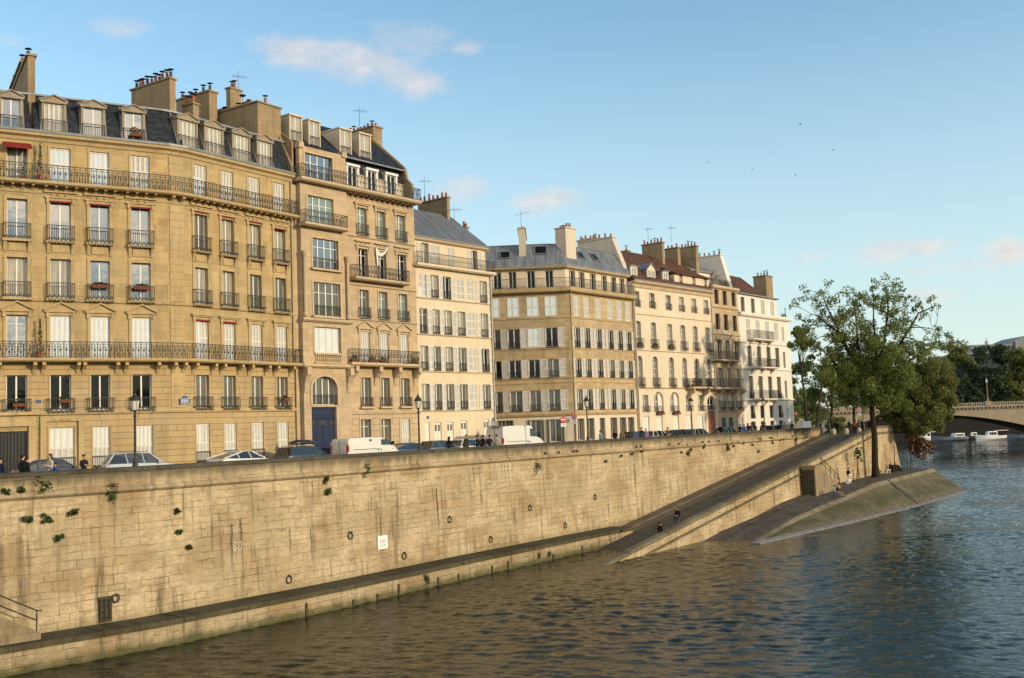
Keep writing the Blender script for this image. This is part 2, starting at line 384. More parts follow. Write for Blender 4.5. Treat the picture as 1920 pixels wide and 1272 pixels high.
def sweep(name, mat, parent, pts, prof, closed_prof=True, zb=ROAD, uv=False, caps=True):
    """profile of (outward n, height v) swept along a plan polyline with mitred corners"""
    mb = MB(); P = [Vector((p[0], p[1])) for p in pts]; L = len(P); K = len(prof); uvs = []; acc = 0.
    inv = ROOTM[parent.name].inverted() if parent else Matrix.Identity(4)
    for i in range(L):
        if i: acc += (P[i]-P[i-1]).length
        ds = []
        if i > 0: ds.append((P[i]-P[i-1]).normalized())
        if i < L-1: ds.append((P[i+1]-P[i]).normalized())
        ns = [Vector((d.y, -d.x)) for d in ds]
        nn = sum(ns, Vector((0, 0))).normalized(); nn = nn/max(.3, nn.dot(ns[0]))
        pl = 0.
        for j, (a, b) in enumerate(prof):
            if j: pl += hypot(a-prof[j-1][0], b-prof[j-1][1])
            mb.v.append(tuple(inv @ Vector((P[i].x+nn.x*a, P[i].y+nn.y*a, zb+b)))); uvs.append((acc, (b if uv == 'z' else pl)))
    kk = K if closed_prof else K-1
    for i in range(L-1):
        for j in range(kk):
            j2 = (j+1) % K; mb.f.append((i*K+j, (i+1)*K+j, (i+1)*K+j2, i*K+j2))
    if closed_prof and caps:
        mb.f.append(tuple(range(K-1, -1, -1))); mb.f.append(tuple(range((L-1)*K, L*K)))
    return mb.build(name, mat, parent, uv=uvs if uv else None)
# ------------------------------------------------------------------ facade kit
CACHE = {}
def cached(key, fn):
    if key not in CACHE: CACHE[key] = fn()
    return CACHE[key]
def arc(u0, u1, v, rise, n=10):
    c = (u0+u1)/2; w = (u1-u0)/2
    return [(c+w*cos(pi-pi*i/n), v+rise*sin(pi*i/n)) for i in range(n+1)]
def wall(root, fr, U0, U1, V0, V1, ops, mat, rec=.34, name='wall', deep=9., ends=(True, True), y=0.):
    """wall sheet with real recessed openings; ops = (u0,u1,v0,v1,rise)"""
    ops = [o if len(o) == 5 else (*o, 0) for o in ops]
    us = sorted({round(a, 4) for a in [U0, U1]+[q for o in ops for q in o[:2]] if U0-1e-4 <= a <= U1+1e-4})
    vs = sorted({round(a, 4) for a in [V0, V1]+[q for o in ops for q in o[2:4]] if V0-1e-4 <= a <= V1+1e-4})
    mb = MB(); idx = {}
    def vid(i, j):
        if (i, j) not in idx: idx[(i, j)] = len(mb.v); mb.v.append((us[i], y, vs[j]))
        return idx[(i, j)]
    for i in range(len(us)-1):
        for j in range(len(vs)-1):
            cu, cv = (us[i]+us[i+1])/2, (vs[j]+vs[j+1])/2
            if any(o[0] < cu < o[1] and o[2] < cv < o[3] for o in ops): continue
            mb.f.append((vid(i, j), vid(i+1, j), vid(i+1, j+1), vid(i, j+1)))
    for a, b, c, d, r in ops:
        t = y+rec
        mb.quad((a, y, c), (a, t, c), (a, t, d), (a, y, d)); mb.quad((b, y, c), (b, y, d), (b, t, d), (b, t, c))
        mb.quad((a, y, c), (b, y, c), (b, t, c), (a, t, c))
        if r:
            A = arc(a, b, d-r, r); n = len(A)
            for k in range(n-1):
                (x0, z0), (x1, z1) = A[k], A[k+1]
                mb.quad((x0, y, z0), (x1, y, z1), (x1, y, d), (x0, y, d)); mb.quad((x0, y, z0), (x0, t, z0), (x1, t, z1), (x1, y, z1))
        else: mb.quad((a, y, d), (a, t, d), (b, t, d), (b, y, d))
    if ends[0]: mb.quad((U0, y, V0), (U0, y, V1), (U0, y+deep, V1), (U0, y+deep, V0))
    if ends[1]: mb.quad((U1, y, V0), (U1, y+deep, V0), (U1, y+deep, V1), (U1, y, V1))
    return mb.build(name, mat, root, fr)
def frame_mesh(w, h, leaf, tr, rise, t=.07, mull=.1, mid=0):
    mb = MB(); y0, y1 = 0, .07; hs = h-rise
    mb.box(0, t, y0, y1, 0, hs); mb.box(w-t, w, y0, y1, 0, hs); mb.box(t, w-t, y0, y1, 0, .1)
    if rise:
        A = arc(0, w, hs, rise); B = arc(t, w-t, hs, max(.03, rise-t))
        for k in range(len(A)-1):
            mb.hexa([(A[k][0], y0, A[k][1]), (B[k][0], y0, B[k][1]), (B[k][0], y1, B[k][1]), (A[k][0], y1, A[k][1]),
                     (A[k+1][0], y0, A[k+1][1]), (B[k+1][0], y0, B[k+1][1]), (B[k+1][0], y1, B[k+1][1]), (A[k+1][0], y1, A[k+1][1])])
    else: mb.box(t, w-t, y0, y1, h-t, h)
    for k in range(1, leaf):
        x = w*k/leaf; mb.box(x-mull/2, x+mull/2, y0-.02, y1, .1, h-t-rise*.15)
    for f in tr: mb.box(t, w-t, y0+.01, y1-.01, h*f-.022, h*f+.022)
    if mid:
        for k in range(leaf):
            x = w*(k+.5)/leaf; mb.box(x-.015, x+.015, y0+.02, y1-.02, .1, hs)
    return mb
def pane_mesh(w, h, rise):
    if not rise: return MB().box(.03, w-.03, .0, .01, .03, h-.03)
    A = arc(.03, w-.03, h-rise, rise-.03); return MB().prism([(.03, .03), (w-.03, .03)]+A[::-1], 0, .01)
def shutter_mesh(w, h, rails=(.5,), leafs=1):
    mb = MB()
    for l in range(leafs):
        a = w*l/leafs+.004; b = w*(l+1)/leafs-.004; s = min(.055, (b-a)*.2)
        mb.box(a, a+s, 0, .04, 0, h); mb.box(b-s, b, 0, .04, 0, h)
        for f in (0, *rails, 1):
            z = f*(h-.09); mb.box(a+s, b-s, .002, .038, z, z+.09)
        n = max(4, int(h/.085))
        for i in range(n):
            z = .09+(h-.18)*i/n; q = (h-.18)/n*.62
            mb.hexa([(a+s, .02, z), (b-s, .02, z), (b-s, .028, z), (a+s, .028, z), (a+s, .056, z+q+.012), (b-s, .056, z+q+.012), (b-s, .062, z+q), (a+s, .062, z+q)])
    return mb
def rail(mb, u0, u1, v0, v1, n, style='bars', ret=0.):
    y = -n; h = v1-v0; L = u1-u0
    mb.box(u0, u1, y-.025, y+.025, v1-.045, v1); mb.box(u0, u1, y-.015, y+.015, v0+.04, v0+.075)
    if ret:
        for x in (u0+.012, u1-.012):
            mb.box(x-.012, x+.012, y+.015, y+ret, v1-.043, v1-.003); mb.box(x-.012, x+.012, y+.01, y+ret, v0+.042, v0+.073)
            k = max(1, int(ret/.13))
            for i in range(1, k+1): mb.box(x-.01, x+.01, y+ret*i/(k+.5)-.01, y+ret*i/(k+.5)+.01, v0+.06, v1-.03)
    if style == 'bars':
        k = max(2, round(L/.125))
        for i in range(k+1):
            x = u0+.01+(L-.02)*i/k; mb.box(x-.011, x+.011, y-.009, y+.009, v0 if i % 8 == 0 else v0+.075, v1-.03)
    elif style == 'ornate':
        mb.box(u0, u1, y-.012, y+.012, v1-.2, v1-.175)
        k = max(2, round(L/.34)); m_ = L/k
        for i in range(k+1):
            x = u0+.012+(L-.024)*i/k; mb.box(x-.02, x+.02, y-.014, y+.014, v0, v1-.03)
        for i in range(k):
            x = u0+m_*(i+.5); c = v0+.1+(h-.32)*.55; r = (h-.32)*.3
            mb.ring((x, 0, c), r, .024, y-.01, y+.01, 8, m_*.36/r if r else 1)
            mb.box(x-.011, x+.011, y-.009, y+.009, v0+.075, v1-.2)
            mb.ring((x, 0, v0+.09+r*.45), r*.5, .022, y-.009, y+.009, 6, 1.5)
            mb.prism([(x, c-.12), (x+.07, c), (x, c+.13), (x-.07, c)], y-.02, y+.02)
            mb.box(x-.01+m_*.25, x+.01+m_*.25, y-.008, y+.008, v1-.19, v1-.03); mb.box(x-.01-m_*.25, x+.01-m_*.25, y-.008, y+.008, v1-.19, v1-.03)
    else:   # scrolled window guard
        k = max(2, round(L/.27)); m_ = L/k
        for i in range(k+1):
            x = u0+.012+(L-.024)*i/k; mb.box(x-.012, x+.012, y-.01, y+.01, v0+.04, v1-.03)
        for i in range(k):
            x = u0+m_*(i+.5)
            mb.ring((x, 0, v0+h*.33), h*.2, .024, y-.01, y+.01, 7, m_*.4/(h*.19)); mb.ring((x, 0, v0+h*.72), h*.16, .022, y-.01, y+.01, 7, m_*.36/(h*.15))
            mb.box(x-.01, x+.01, y-.008, y+.008, v0+.06, v1-.03)
    return mb
def win(root, fr, op, gl='glass_dark', sh=None, leaf=2, rec=.24, tr=(), y=0., surround=None, ped=None, sill=None, guard=None, shmat='shutter_white', smat='trim_golden', mid=0, shw=None, fmat='white_paint', name='window', rails=(.5,), label=None, awn=None, leafs=2, shy=.07):
    u0, u1, v0, v1 = op[:4]; rise = op[4] if len(op) > 4 else 0; w = round(u1-u0, 2); h = round(v1-v0, 2); u1 = u0+w; v1 = v0+h
    key = (w, h, leaf, tr, rise, mid, sh == 'closed', fmat)
    fm = cached(('f',)+key, lambda: frame_mesh(w, h, leaf if sh != 'closed' else 1, tr if sh != 'closed' else (), rise, mid=mid).mesh('window_frame', M[fmat]))
    o = link(name, fm, root, fr, (u0, y+rec, v0))
    if label: o['label'] = label
    def sub(nm, mesh, loc): q = link(nm, mesh, o); q.location = loc; return q
    if sh == 'closed':
        n = max(1, leafs)
        sm = cached(('s', w, h, n, shmat, rails), lambda: shutter_mesh(w/2-.006, h-.03, rails, max(1, n//2)).mesh('shutter', M[shmat]))
        for k in (0, 1): sub('shutter', sm, (.003+k*w/2, shy-rec, .015))
    else:
        pm = cached(('p', w, h, rise, gl), lambda: pane_mesh(w, h, rise).mesh('pane', M[gl]))
        q = sub('pane', pm, (0, .035, 0)); q.rotation_euler = (random.uniform(-.026, .026)/h, 0, random.uniform(-.026, .026)/max(1., w))
        if sh in ('open', 'left', 'right'):
            ww = shw or w/2; sm = cached(('s', round(ww, 2), h, 1, shmat, rails), lambda: shutter_mesh(ww, h, rails).mesh('shutter', M[shmat]))
            if sh != 'right': sub('shutter', sm, (-ww-.015, -rec-.055, 0))
            if sh != 'left': sub('shutter', sm, (w+.015, -rec-.055, 0))
    if surround:
        def f():
            a, p = surround; mb = MB()
            mb.box(-a, -.001, -p, .02, 0, h-rise); mb.box(w+.001, w+a, -p, .02, 0, h-rise)
            if rise:
                A = arc(0, w, h-rise, rise); B = arc(-a, w+a, h-rise, rise+a)
                for k in range(len(A)-1):
                    mb.hexa([(A[k][0], -p, A[k][1]), (B[k][0], -p, B[k][1]), (B[k][0], .02, B[k][1]), (A[k][0], .02, A[k][1]), (A[k+1][0], -p, A[k+1][1]), (B[k+1][0], -p, B[k+1][1]), (B[k+1][0], .02, B[k+1][1]), (A[k+1][0], .02, A[k+1][1])])
            else: mb.box(-a, w+a, -p, .02, h+.001, h+a)
            return mb.mesh('surround', M[smat])
        sub('surround', cached(('su', w, h, surround, smat, rise), f), (0, -rec, 0))
    if ped:
        def f():
            mb = MB(); a = .34; z = h+.2
            mb.box(-a, w+a, -.16, .02, z, z+.1)
            for x in (-.24, w+.08): mb.box(x, x+.16, -.13, .02, z-.34, z-.001)
            if ped == 'tri':
                k = .5; mb.prism([(-a, z+.1), (w+a, z+.1), (w/2, z+.1+k)], -.1, .02)
                for s in (0, 1):
                    xa, xb = ((-a-.04, w/2) if not s else (w+a+.04, w/2))
                    mb.prism([(xa, z+.1), (xa, z+.2), (xb, z+.2+k), (xb, z+.1+k)], -.24, -.02)
            elif ped == 'flat': mb.box(-a-.05, w+a+.05, -.24, .02, z+.1, z+.2)
            elif ped == 'carved':
                mb.box(-a-.06, w+a+.06, -.22, .02, z+.35, z+.45); mb.blob((w/2, -.04, z+.22), .22, .08, .12); mb.blob((w/2-.42, -.04, z+.2), .18, .06, .09); mb.blob((w/2+.42, -.04, z+.2), .18, .06, .09)
            return mb.mesh('pediment', M[smat])
        sub('pediment', cached(('pe', w, h, ped, smat), f), (0, -rec, 0))
    if sill:
        def f():
            mb = MB(); mb.box(-.26, w+.26, -.3, .02, -.16, -.002)
            if sill == 'bracket':
                for x in (-.2, w+.02): mb.prismx([(-.24, -.16), (.02, -.16), (.02, -.85), (-.06, -.85), (-.12, -.5)], x, x+.18)
                mb.box(.1, w-.1, -.05, .02, -.75, -.25)
            return mb.mesh('sill', M[smat])
        sub('sill', cached(('si', w, h, sill, smat), f), (0, -rec, 0))
    if guard:
        st, n, hh, ov = guard
        gm = cached(('g', w, guard), lambda: rail(MB(), -ov, w+ov, 0, hh, n, st, n if n > .05 else 0).mesh('railing', M['iron']))
        sub('railing', gm, (0, -rec, .02))
    if awn:
        sub('awning', cached(('aw', w, awn), lambda: MB().hexa([(-.06, -.13, h-.08), (w+.06, -.13, h-.08), (w+.06, -.02, h-.08), (-.06, -.02, h-.08), (-.06, -.11, h+.03), (w+.06, -.11, h+.03), (w+.06, -.01, h+.05), (-.06, -.01, h+.05)]).mesh('awning', M[awn])), (0, -rec, 0))
    return o
def cols(fr, L, y): return [(fr.u(a, y), fr.u(b, y)) for a, b in L]
def rows(fr, L, px): return [(fr.v(px, b), fr.v(px, t)) for t, b in L]
def ndep(fr, px, py, U):
    a = fr.u(px, py, 0); b = fr.u(px, py, -1.); return (U-a)/(a-b)      # outward n (negative = behind the front)
def pots(mb_t, mb_d, x, y, z, h, kind):
    mb = mb_t if kind != 'd' else mb_d
    mb.lathe([(.13, 0), (.15, .06), (.12, .12), (.1, h-.06), (.125, h-.03), (.12, h)], (x, y, z), 8)
    if kind in 'md':
        mb_d.lathe([(.02, h), (.02, h+.16), (.24, h+.17), (.2, h+.2), (.02, h+.25)], (x, y, z), 8)
def chimney(root, fr, U0, U1, yf, yb, zb, zt, n=6, mat='chimney_stone', kinds='tmd', taper=0., zt2=None, ph=(.3, .6), rows_=1):
    """perpendicular party-wall stack from depth yf to yb; zt top; pots along the top"""
    mb = MB(); z2 = zt if zt2 is None else zt2
    mb.hexa([(U0, yf-taper, zb), (U1, yf-taper, zb), (U1, yb, zb), (U0, yb, zb), (U0, yf, zt), (U1, yf, zt), (U1, yb, z2), (U0, yb, z2)])
    o = mb.build('chimney_stack', M[mat], root, fr)
    c = MB().hexa([(U0-.1, yf-.1, zt), (U1+.1, yf-.1, zt), (U1+.1, yb+.1, z2), (U0-.1, yb+.1, z2), (U0-.1, yf-.1, zt+.13), (U1+.1, yf-.1, zt+.13), (U1+.1, yb+.1, z2+.13), (U0-.1, yb+.1, z2+.13)])
    link('cap', c.mesh('cap', M[mat]), o)
    for i in range(n):
        f = (i+.5)/n; y = yf+(yb-yf)*f; z = zt+(z2-zt)*f+.12; a, d = MB(), MB(); k = random.choice(kinds); h = random.uniform(*ph)
        pots(a, d, (U0+U1)/2+random.uniform(-.08, .08), y, z, h, k)
        mi = [0]*len(a.f)+[1]*len(d.f); off = len(a.v); a.v += d.v; a.f += [tuple(q+off for q in t) for t in d.f]; a.mi = mi
        link('chimney_pot', a.mesh('chimney_pot', [M['terracotta'], M['pot_dark']]), o)
    return o
def antenna(root, fr, u, y, z, h, kind=0):
    mb = MB().tube((u, y, z), (u, y, z+h), .025, .015, 5)
    if kind != 2:
        a = .9; mb.tube((u-a*.7, y, z+h*.8-.15), (u+a, y, z+h*.8+.25), .015, None, 4)
        for k in range(6):
            t = -.6+k*.3; mb.tube((u+t, y-.3, z+h*.8+.1*t), (u+t, y+.3, z+h*.8+.1*t), .01, None, 4)
    else: mb.lathe([(.02, 0), (.2, .03), (.3, .12)], (u, y, z+h*.5), 10)
    return mb.build('tv_antenna', M['iron'], root, fr)
def skylight(root, fr, u0, u1, yv, w=1.):
    """roof window lying on the slope: yv = two (y,z) points up the slope"""
    (ya, za), (yb, zb) = yv; L = hypot(yb-ya, zb-za); ny, nz = -(zb-za)/L*.1, (yb-ya)/L*.1
    mb = MB()
    def slab(a, b, f0, f1, k0, k1):
        p = lambda f, k: (ya+(yb-ya)*f+ny*k, za+(zb-za)*f+nz*k)
        q = [p(f0, k0), p(f1, k0), p(f1, k1), p(f0, k1)]; return MB().prismx(q, a, b)
    for a, b, f0, f1 in ((u0, u0+.1, 0, 1), (u1-.1, u1, 0, 1), (u0+.1, u1-.1, 0, .1), (u0+.1, u1-.1, .9, 1)):
        s = slab(a, b, f0, f1, -.2, 1.4); k = len(mb.v); mb.v += s.v; mb.f += [tuple(q+k for q in f) for f in s.f]
    o = mb.build('roof_window', M['lead'], root, fr); link('pane', slab(u0+.08, u1-.08, .08, .92, .6, .9).mesh('pane', M['glass_dark']), o); return o
def plaque(root, fr, u, v, w, h, text=None, name='street_sign', arch=False):
    mb = MB().box(u-w/2, u+w/2, -.05, -.005, v-h/2, v+h/2)
    if arch: mb.lathe([(0.001, 0), (.001, .001)], (u, 0, v)); mb.prism(arc(u-w*.3, u+w*.3, v+h/2+.001, h*.42), -.05, -.005)
    o = mb.build(name, M['sign_blue'], root, fr)
    t = MB()
    for k, f in enumerate((.18, -.12)):
        n = 5 if k == 0 else 8
        for i in range(n): t.box(u-w*.38+w*.76*i/n, u-w*.38+w*.76*(i+.6)/n, -.056, -.049, v+h*f-h*.1, v+h*f+h*.1)
    for zz in (v-h/2+.02, v+h/2-.045): t.box(u-w*.47, u+w*.47, -.055, -.049, zz, zz+.025)
    link('lettering', t.mesh('lettering', M['white_paint']), o); return o
def pipe(root, fr, u, v0, v1, n=.1, mat='stone'):
    o = MB().tube((u, -n, v0), (u, -n, v1), .07, None, 6).build('drainpipe', M['pipe_' + mat], root, fr); return o
M['sign_blue'] = flat('enamel_blue', (.02, .05, .19), .4, .5, .1)
M['pipe_stone'] = flat('stone_coloured_pipe', (.36, .28, .18), .6, .3, .1)
M['pipe_white'] = flat('white_pipe', (.46, .41, .32), .6, .3, .1)
M['pipe_dark'] = flat('dark_pipe', (.12, .1, .08), .6, .3, .1)
M['iron_brown'] = flat('planter_box', (.12, .035, .02), .7, .2, .2, 3)
M['leaf_box'] = leaf('window_box_leaves', (.02, .03, .01), (.05, .07, .02))
M['flower'] = flat('flower_red', (.35, .06, .05), .8, .2, .4, 9)
def leaves(mb, c, r, n, s, rng=random, flat_=1.):
    """n small leaf faces scattered through an ellipsoid"""
    for _ in range(n):
        while True:
            p = Vector((rng.uniform(-1, 1), rng.uniform(-1, 1), rng.uniform(-1, 1)))
            if p.length < 1: break
        q = Vector((c[0]+p.x*r[0], c[1]+p.y*r[1], c[2]+p.z*r[2])); a = Vector((rng.gauss(0, 1), rng.gauss(0, 1), rng.gauss(0, 1)*flat_)).normalized(); b = a.orthogonal().normalized()
        b.rotate(Matrix.Rotation(rng.uniform(0, 6.28), 3, a)); z = s*rng.uniform(.6, 1.3); t = a.cross(b)
        k = len(mb.v); mb.v += [tuple(q-t*z), tuple(q+b*z*.62), tuple(q+t*z), tuple(q-b*z*.62)]; mb.f.append((k, k+1, k+2, k+3))
    return mb
def planter(root, fr, u, n, v, w=.8, d=.25, hgt=.5, flower=0):
    mb = MB().box(u-w/2, u+w/2, -n-d/2, -n+d/2, v, v+.22)
    o = mb.build('planter', M['iron_brown'], root, fr)
    link('plants', leaves(MB(), (u, -n, v+.22+hgt*.4), (w*.55, d*.8, hgt*.5), int(60*w), .09).mesh('plants', M['leaf_box']), o)
    if flower: link('flowers', leaves(MB(), (u, -n, v+.22+hgt*.5), (w*.5, d*.8, hgt*.4), int(30*w), .06).mesh('flowers', M['flower']), o)
    return o
def bracket_row(root, fr, us, v, dep=.55, h=.7, w=.22, mat='trim_golden', y=0., name='bracket'):
    me = cached(('br', dep, h, w, mat), lambda: MB().prismx([(-dep, -.003), (.02, -.003), (.02, -h), (-.06, -h), (-.14, -h*.62), (-dep*.72, -h*.36), (-dep, -h*.28)], -w/2, w/2).mesh(name, M[mat]))
    for u in us: link(name, me, root, fr, (u, y, v))
def seams(root, fr, u0, u1, prof, step=.62, tri=(0, 0)):
    """raised standing seams up a zinc slope; prof = (y,z) points; tri = cut back at the hips"""
    mb = MB(); n = max(2, round((u1-u0)/step))
    for i in range(n+1):
        u = u0+(u1-u0)*i/n
        for (ya, za), (yb, zb) in zip(prof, prof[1:]):
            L = hypot(yb-ya, zb-za)
            f = 1.
            if tri[1] and u > u1-tri[1]*(yb-prof[0][0]): f = max(0, min(1, ((u1-u)/tri[1]-(ya-prof[0][0]))/(yb-ya) if yb != ya else 0))
            if tri[0] and u < u0+tri[0]*(yb-prof[0][0]): f = min(f, max(0, min(1, ((u-u0)/tri[0]-(ya-prof[0][0]))/(yb-ya))))
            if f < .03: break
            ye, ze = ya+(yb-ya)*f, za+(zb-za)*f; ny, nz = -(zb-za)/L*.05, (yb-ya)/L*.05
            mb.prismx([(ya, za), (ya+ny, za+nz), (ye+ny, ze+nz), (ye, ze)], u-.02, u+.02)
            if f < 1: break
    return mb.build('standing_seams', M['zinc'], root, fr)
# ------------------------------------------------------------------ plan of the street fronts
D2 = lambda px, Y: (ray(px, 780).x/ray(px, 780).y*Y, Y)
aAL, aAC, aAR, aB, aC, aDL, aDR, aE, aF, aG = (radians(q) for q in (31.25, 44, 56.25, 52, 50.25, -1.75, 51, 49.25, 51, 51.25))
A1 = D2(557, 82.); Ac = azhit(350, 780, A1, aAR); Ab = azhit(318, 780, Ac, aAC); Aa = azhit(60, 780, Ab, aAL)
B1 = azhit(787, 780, A1, aB); C1 = azhit(929, 780, B1, aC)
Dc = D2(1076, 109.); Dl = (Dc[0]-15*cos(aDL), Dc[1]-15*sin(aDL)); Dr = azhit(1196, 780, Dc, aDR)
E1 = azhit(1345, 780, Dr, aE); F1 = azhit(1395, 780, E1, aF); G1 = azhit(1489, 780, F1, aG)
frA = Fr(Aa, aAL); frAC = Fr(Ab, aAC); frAR = Fr(Ac, aAR); frB = Fr(A1, aB); frC = Fr(B1, aC); frDL = Fr(Dl, aDL); frDR = Fr(Dc, aDR); frE = Fr(Dr, aE); frF = Fr(E1, aF); frG = Fr(F1, aG)
Aleft = (Aa[0]-13*cos(aAL), Aa[1]-13*sin(aAL)); frA0 = Fr(Aleft, aAL)
dist = lambda p, q: hypot(p[0]-q[0], p[1]-q[1])
if __name__ == '__main__':
    for n_, p in (('Aa', Aa), ('Ab', Ab), ('Ac', Ac), ('A1', A1), ('B1', B1), ('C1', C1), ('Dc', Dc), ('Dr', Dr), ('E1', E1), ('F1', F1), ('G1', G1)): print(n_, [round(q, 1) for q in p])
# ------------------------------------------------------------------ building A (golden block with mansard) and its neighbour at the frame edge
def R_(fr, px, *L): return rows(fr, L, px)
rG, r1, r2, r3, r4, r5 = R_(frA, 188, (800, 877), (703, 769), (594, 672.7), (490, 562.7), (384.3, 457), (286, 351))
rA = [rG, r1, r2, r3, r4, r5]
VG = 22.55; VT = frA.v(188, 196, -.9)
bt = lambda fr: place(fr.p.x, fr.p.y, ROAD, fr.a)
bA0 = thing('apartment_building', 'golden apartment block cut by the left edge, with a tall dark doorway', 'building', bt(frA0))
bA = thing('apartment_building', 'long golden stone block with slate mansard, two full-width iron balconies and a bent front', 'building', bt(frA))
LA, LC, LR = dist(Aa, Ab), dist(Ab, Ac), dist(Ac, A1)
sh = lambda ops, r: [(a, b, r[0], r[1]) for a, b in ops]
cA = cols(frA, [(94, 133), (169.5, 206), (247, 283)], 590); cAg = cols(frA, [(92.7, 140), (174.7, 206.5), (256, 287)], 830)
cR = cols(frAR, [(367.5, 391.7), (419.3, 441.8), (471, 492.7), (519, 539)], 735)
c0 = cols(frA0, [(12, 51), (-62, -24), (-136, -98)], 590); dA0 = (frA0.u(-8, 840), frA0.u(52, 840), .05, frA0.v(30, 809))
walls = []
def fullfront(root, fr, U0, U1, cs, csg, doors=(), ends=(False, False), upper=None):
    o1 = sh(cs, r1); o0 = sh(csg, rG)+list(doors)
    wall(root, fr, U0, U1, -.4, r1[0]-.28, o0, M['rust_golden'], ends=ends, deep=11); 
    wall(root, fr, U0, U1, r1[0]-.28, r2[0]-.3, o1, M['rust_golden'], ends=ends, deep=11)
    ops = [o for r in (r2, r3, r4, r5) for o in sh(cs, r)]
    wall(root, fr, U0, U1, r2[0]-.3, VG, ops, M['stone_golden'], ends=ends, deep=11)
fullfront(bA0, frA0, -4, 13, c0, c0[1:], [dA0], (True, True)); fullfront(bA, frA, 0, LA, cA, cAg, ends=(True, False)); fullfront(bA, frAC, 0, LC, [], []); fullfront(bA, frAR, 0, LR, cR, cR, ends=(False, True))
W = win
for i, c in enumerate(c0):
    if i: W(bA0, frA0, (*c, *rG), sh='closed', leafs=4, surround=(.16, .04))
    W(bA0, frA0, (*c, *r1), 'glass_dark', guard=('scroll', .25, .78, .22), fmat='white_paint')
    W(bA0, frA0, (*c, *r2), 'glass_sky', tr=(.8,), surround=(.18, .06), ped='tri')
    W(bA0, frA0, (*c, *r3), 'glass_cur', surround=(.18, .06), guard=('scroll', .28, 1.0, .2), sill='plain')
    W(bA0, frA0, (*c, *r4), 'glass_sky', surround=(.18, .06), guard=('scroll', .28, 1.0, .2), sill='bracket')
    W(bA0, frA0, (*c, *r5), 'glass_cur', surround=(.14, .04))
MB().hexa([(c0[0][0]-.2, -.75, r5[1]-.25), (c0[0][1]+.2, -.75, r5[1]-.25), (c0[0][1]+.2, -.73, r5[1]-.42), (c0[0][0]-.2, -.73, r5[1]-.42), (c0[0][0]-.2, -.02, r5[1]+.12), (c0[0][1]+.2, -.02, r5[1]+.12), (c0[0][1]+.2, 0, r5[1]+.05), (c0[0][0]-.2, 0, r5[1]+.05)]).build('awning', M['awning_red'], bA0, frA0)
for k, (fr, cs, csg) in enumerate(((frA, cA, cAg), (frAR, cR, cR))):
    for i, c in enumerate(cs):
        W(bA, fr, (*csg[i], *rG), sh='closed', leafs=4, surround=(.12, .03), guard=('scroll', .06, .75, .05))
        W(bA, fr, (*c, *r1), 'glass_dark' if k == 0 else 'glass_mid', surround=(.1, .03), guard=('scroll', .25, .78, .22))
        W(bA, fr, (*c, *r2), sh='closed', leafs=4, surround=(.2, .07), ped='tri' if k == 0 else 'flat', awn='awning_red' if k and i < 2 else None, rails=(.55,))
        W(bA, fr, (*c, *r3), random.choice(('glass_sky', 'glass_sky', 'glass_cur')) if k == 0 else random.choice(('glass_mid', 'glass_cur')), surround=(.2, .07), guard=('scroll', .3, 1.0, .2), sill='plain')
        W(bA, fr, (*c, *r4), 'glass_sky' if k == 0 else random.choice(('glass_mid', 'glass_cur')), surround=(.2, .07), ped='carved', guard=('scroll', .3, 1.0, .2), sill='bracket', awn='awning_red')
        W(bA, fr, (*c, *r5), sh='closed', leafs=4, surround=(.14, .04), rails=(.55,))
        if k == 0 and i in (1, 2): planter(bA, fr, (c[0]+c[1])/2, .26, r3[0]+.75, 1.1, .2, .18, 0)
planter(bA, frA, cA[0][0]+.85, .3, r1[0]+.5, .6, .2, .2); planter(bA0, frA0, c0[0][0]+.7, .3, r1[0]+.3, .7, .2, .3); planter(bA, frAR, cR[3][0]+.6, .3, r1[0]+.5, .5, .2, .2)
planter(bA0, frA0, frA0.u(42, 330), .3, r5[0]+.02, .4, .35, 1.2)
# door of the neighbour with iron bars
d = MB(); u0, u1, v0, v1 = dA0
for i in range(9): x = u0+.12+(u1-u0-.24)*i/8; d.box(x-.03, x+.03, .12, .18, v0, v1)
d.box(u0, u1, .19, .25, v0, v1); o = d.build('door', M['door_dark'], bA0, frA0)
dm = MB().box(u0-.45, u0-.05, -.14, .02, -.1, v1+.3).box(u1+.05, u1+.45, -.14, .02, -.1, v1+.3).box(u0-.45, u1+.45, -.18, .02, v1+.3, v1+1.0).box(u0-.6, u1+.6, -.4, .02, v1+1.0, v1+1.2)
dm.build('door_surround', M['trim_golden'], bA0, frA0)
e0, e1 = cAg[0]; em = MB().box(e0-.55, e0-.22, -.16, .02, -.1, rG[1]+.4).box(e1+.22, e1+.55, -.16, .02, -.1, rG[1]+.4).box(e0-.55, e1+.55, -.12, .02, rG[1]+.4, rG[1]+.75)
for x in (e0+.35, (e0+e1)/2, e1-.35): em.blob((x, -.05, rG[1]+.55), .22, .14, .13)
em.build('window_surround', M['trim_golden'], bA, frA)
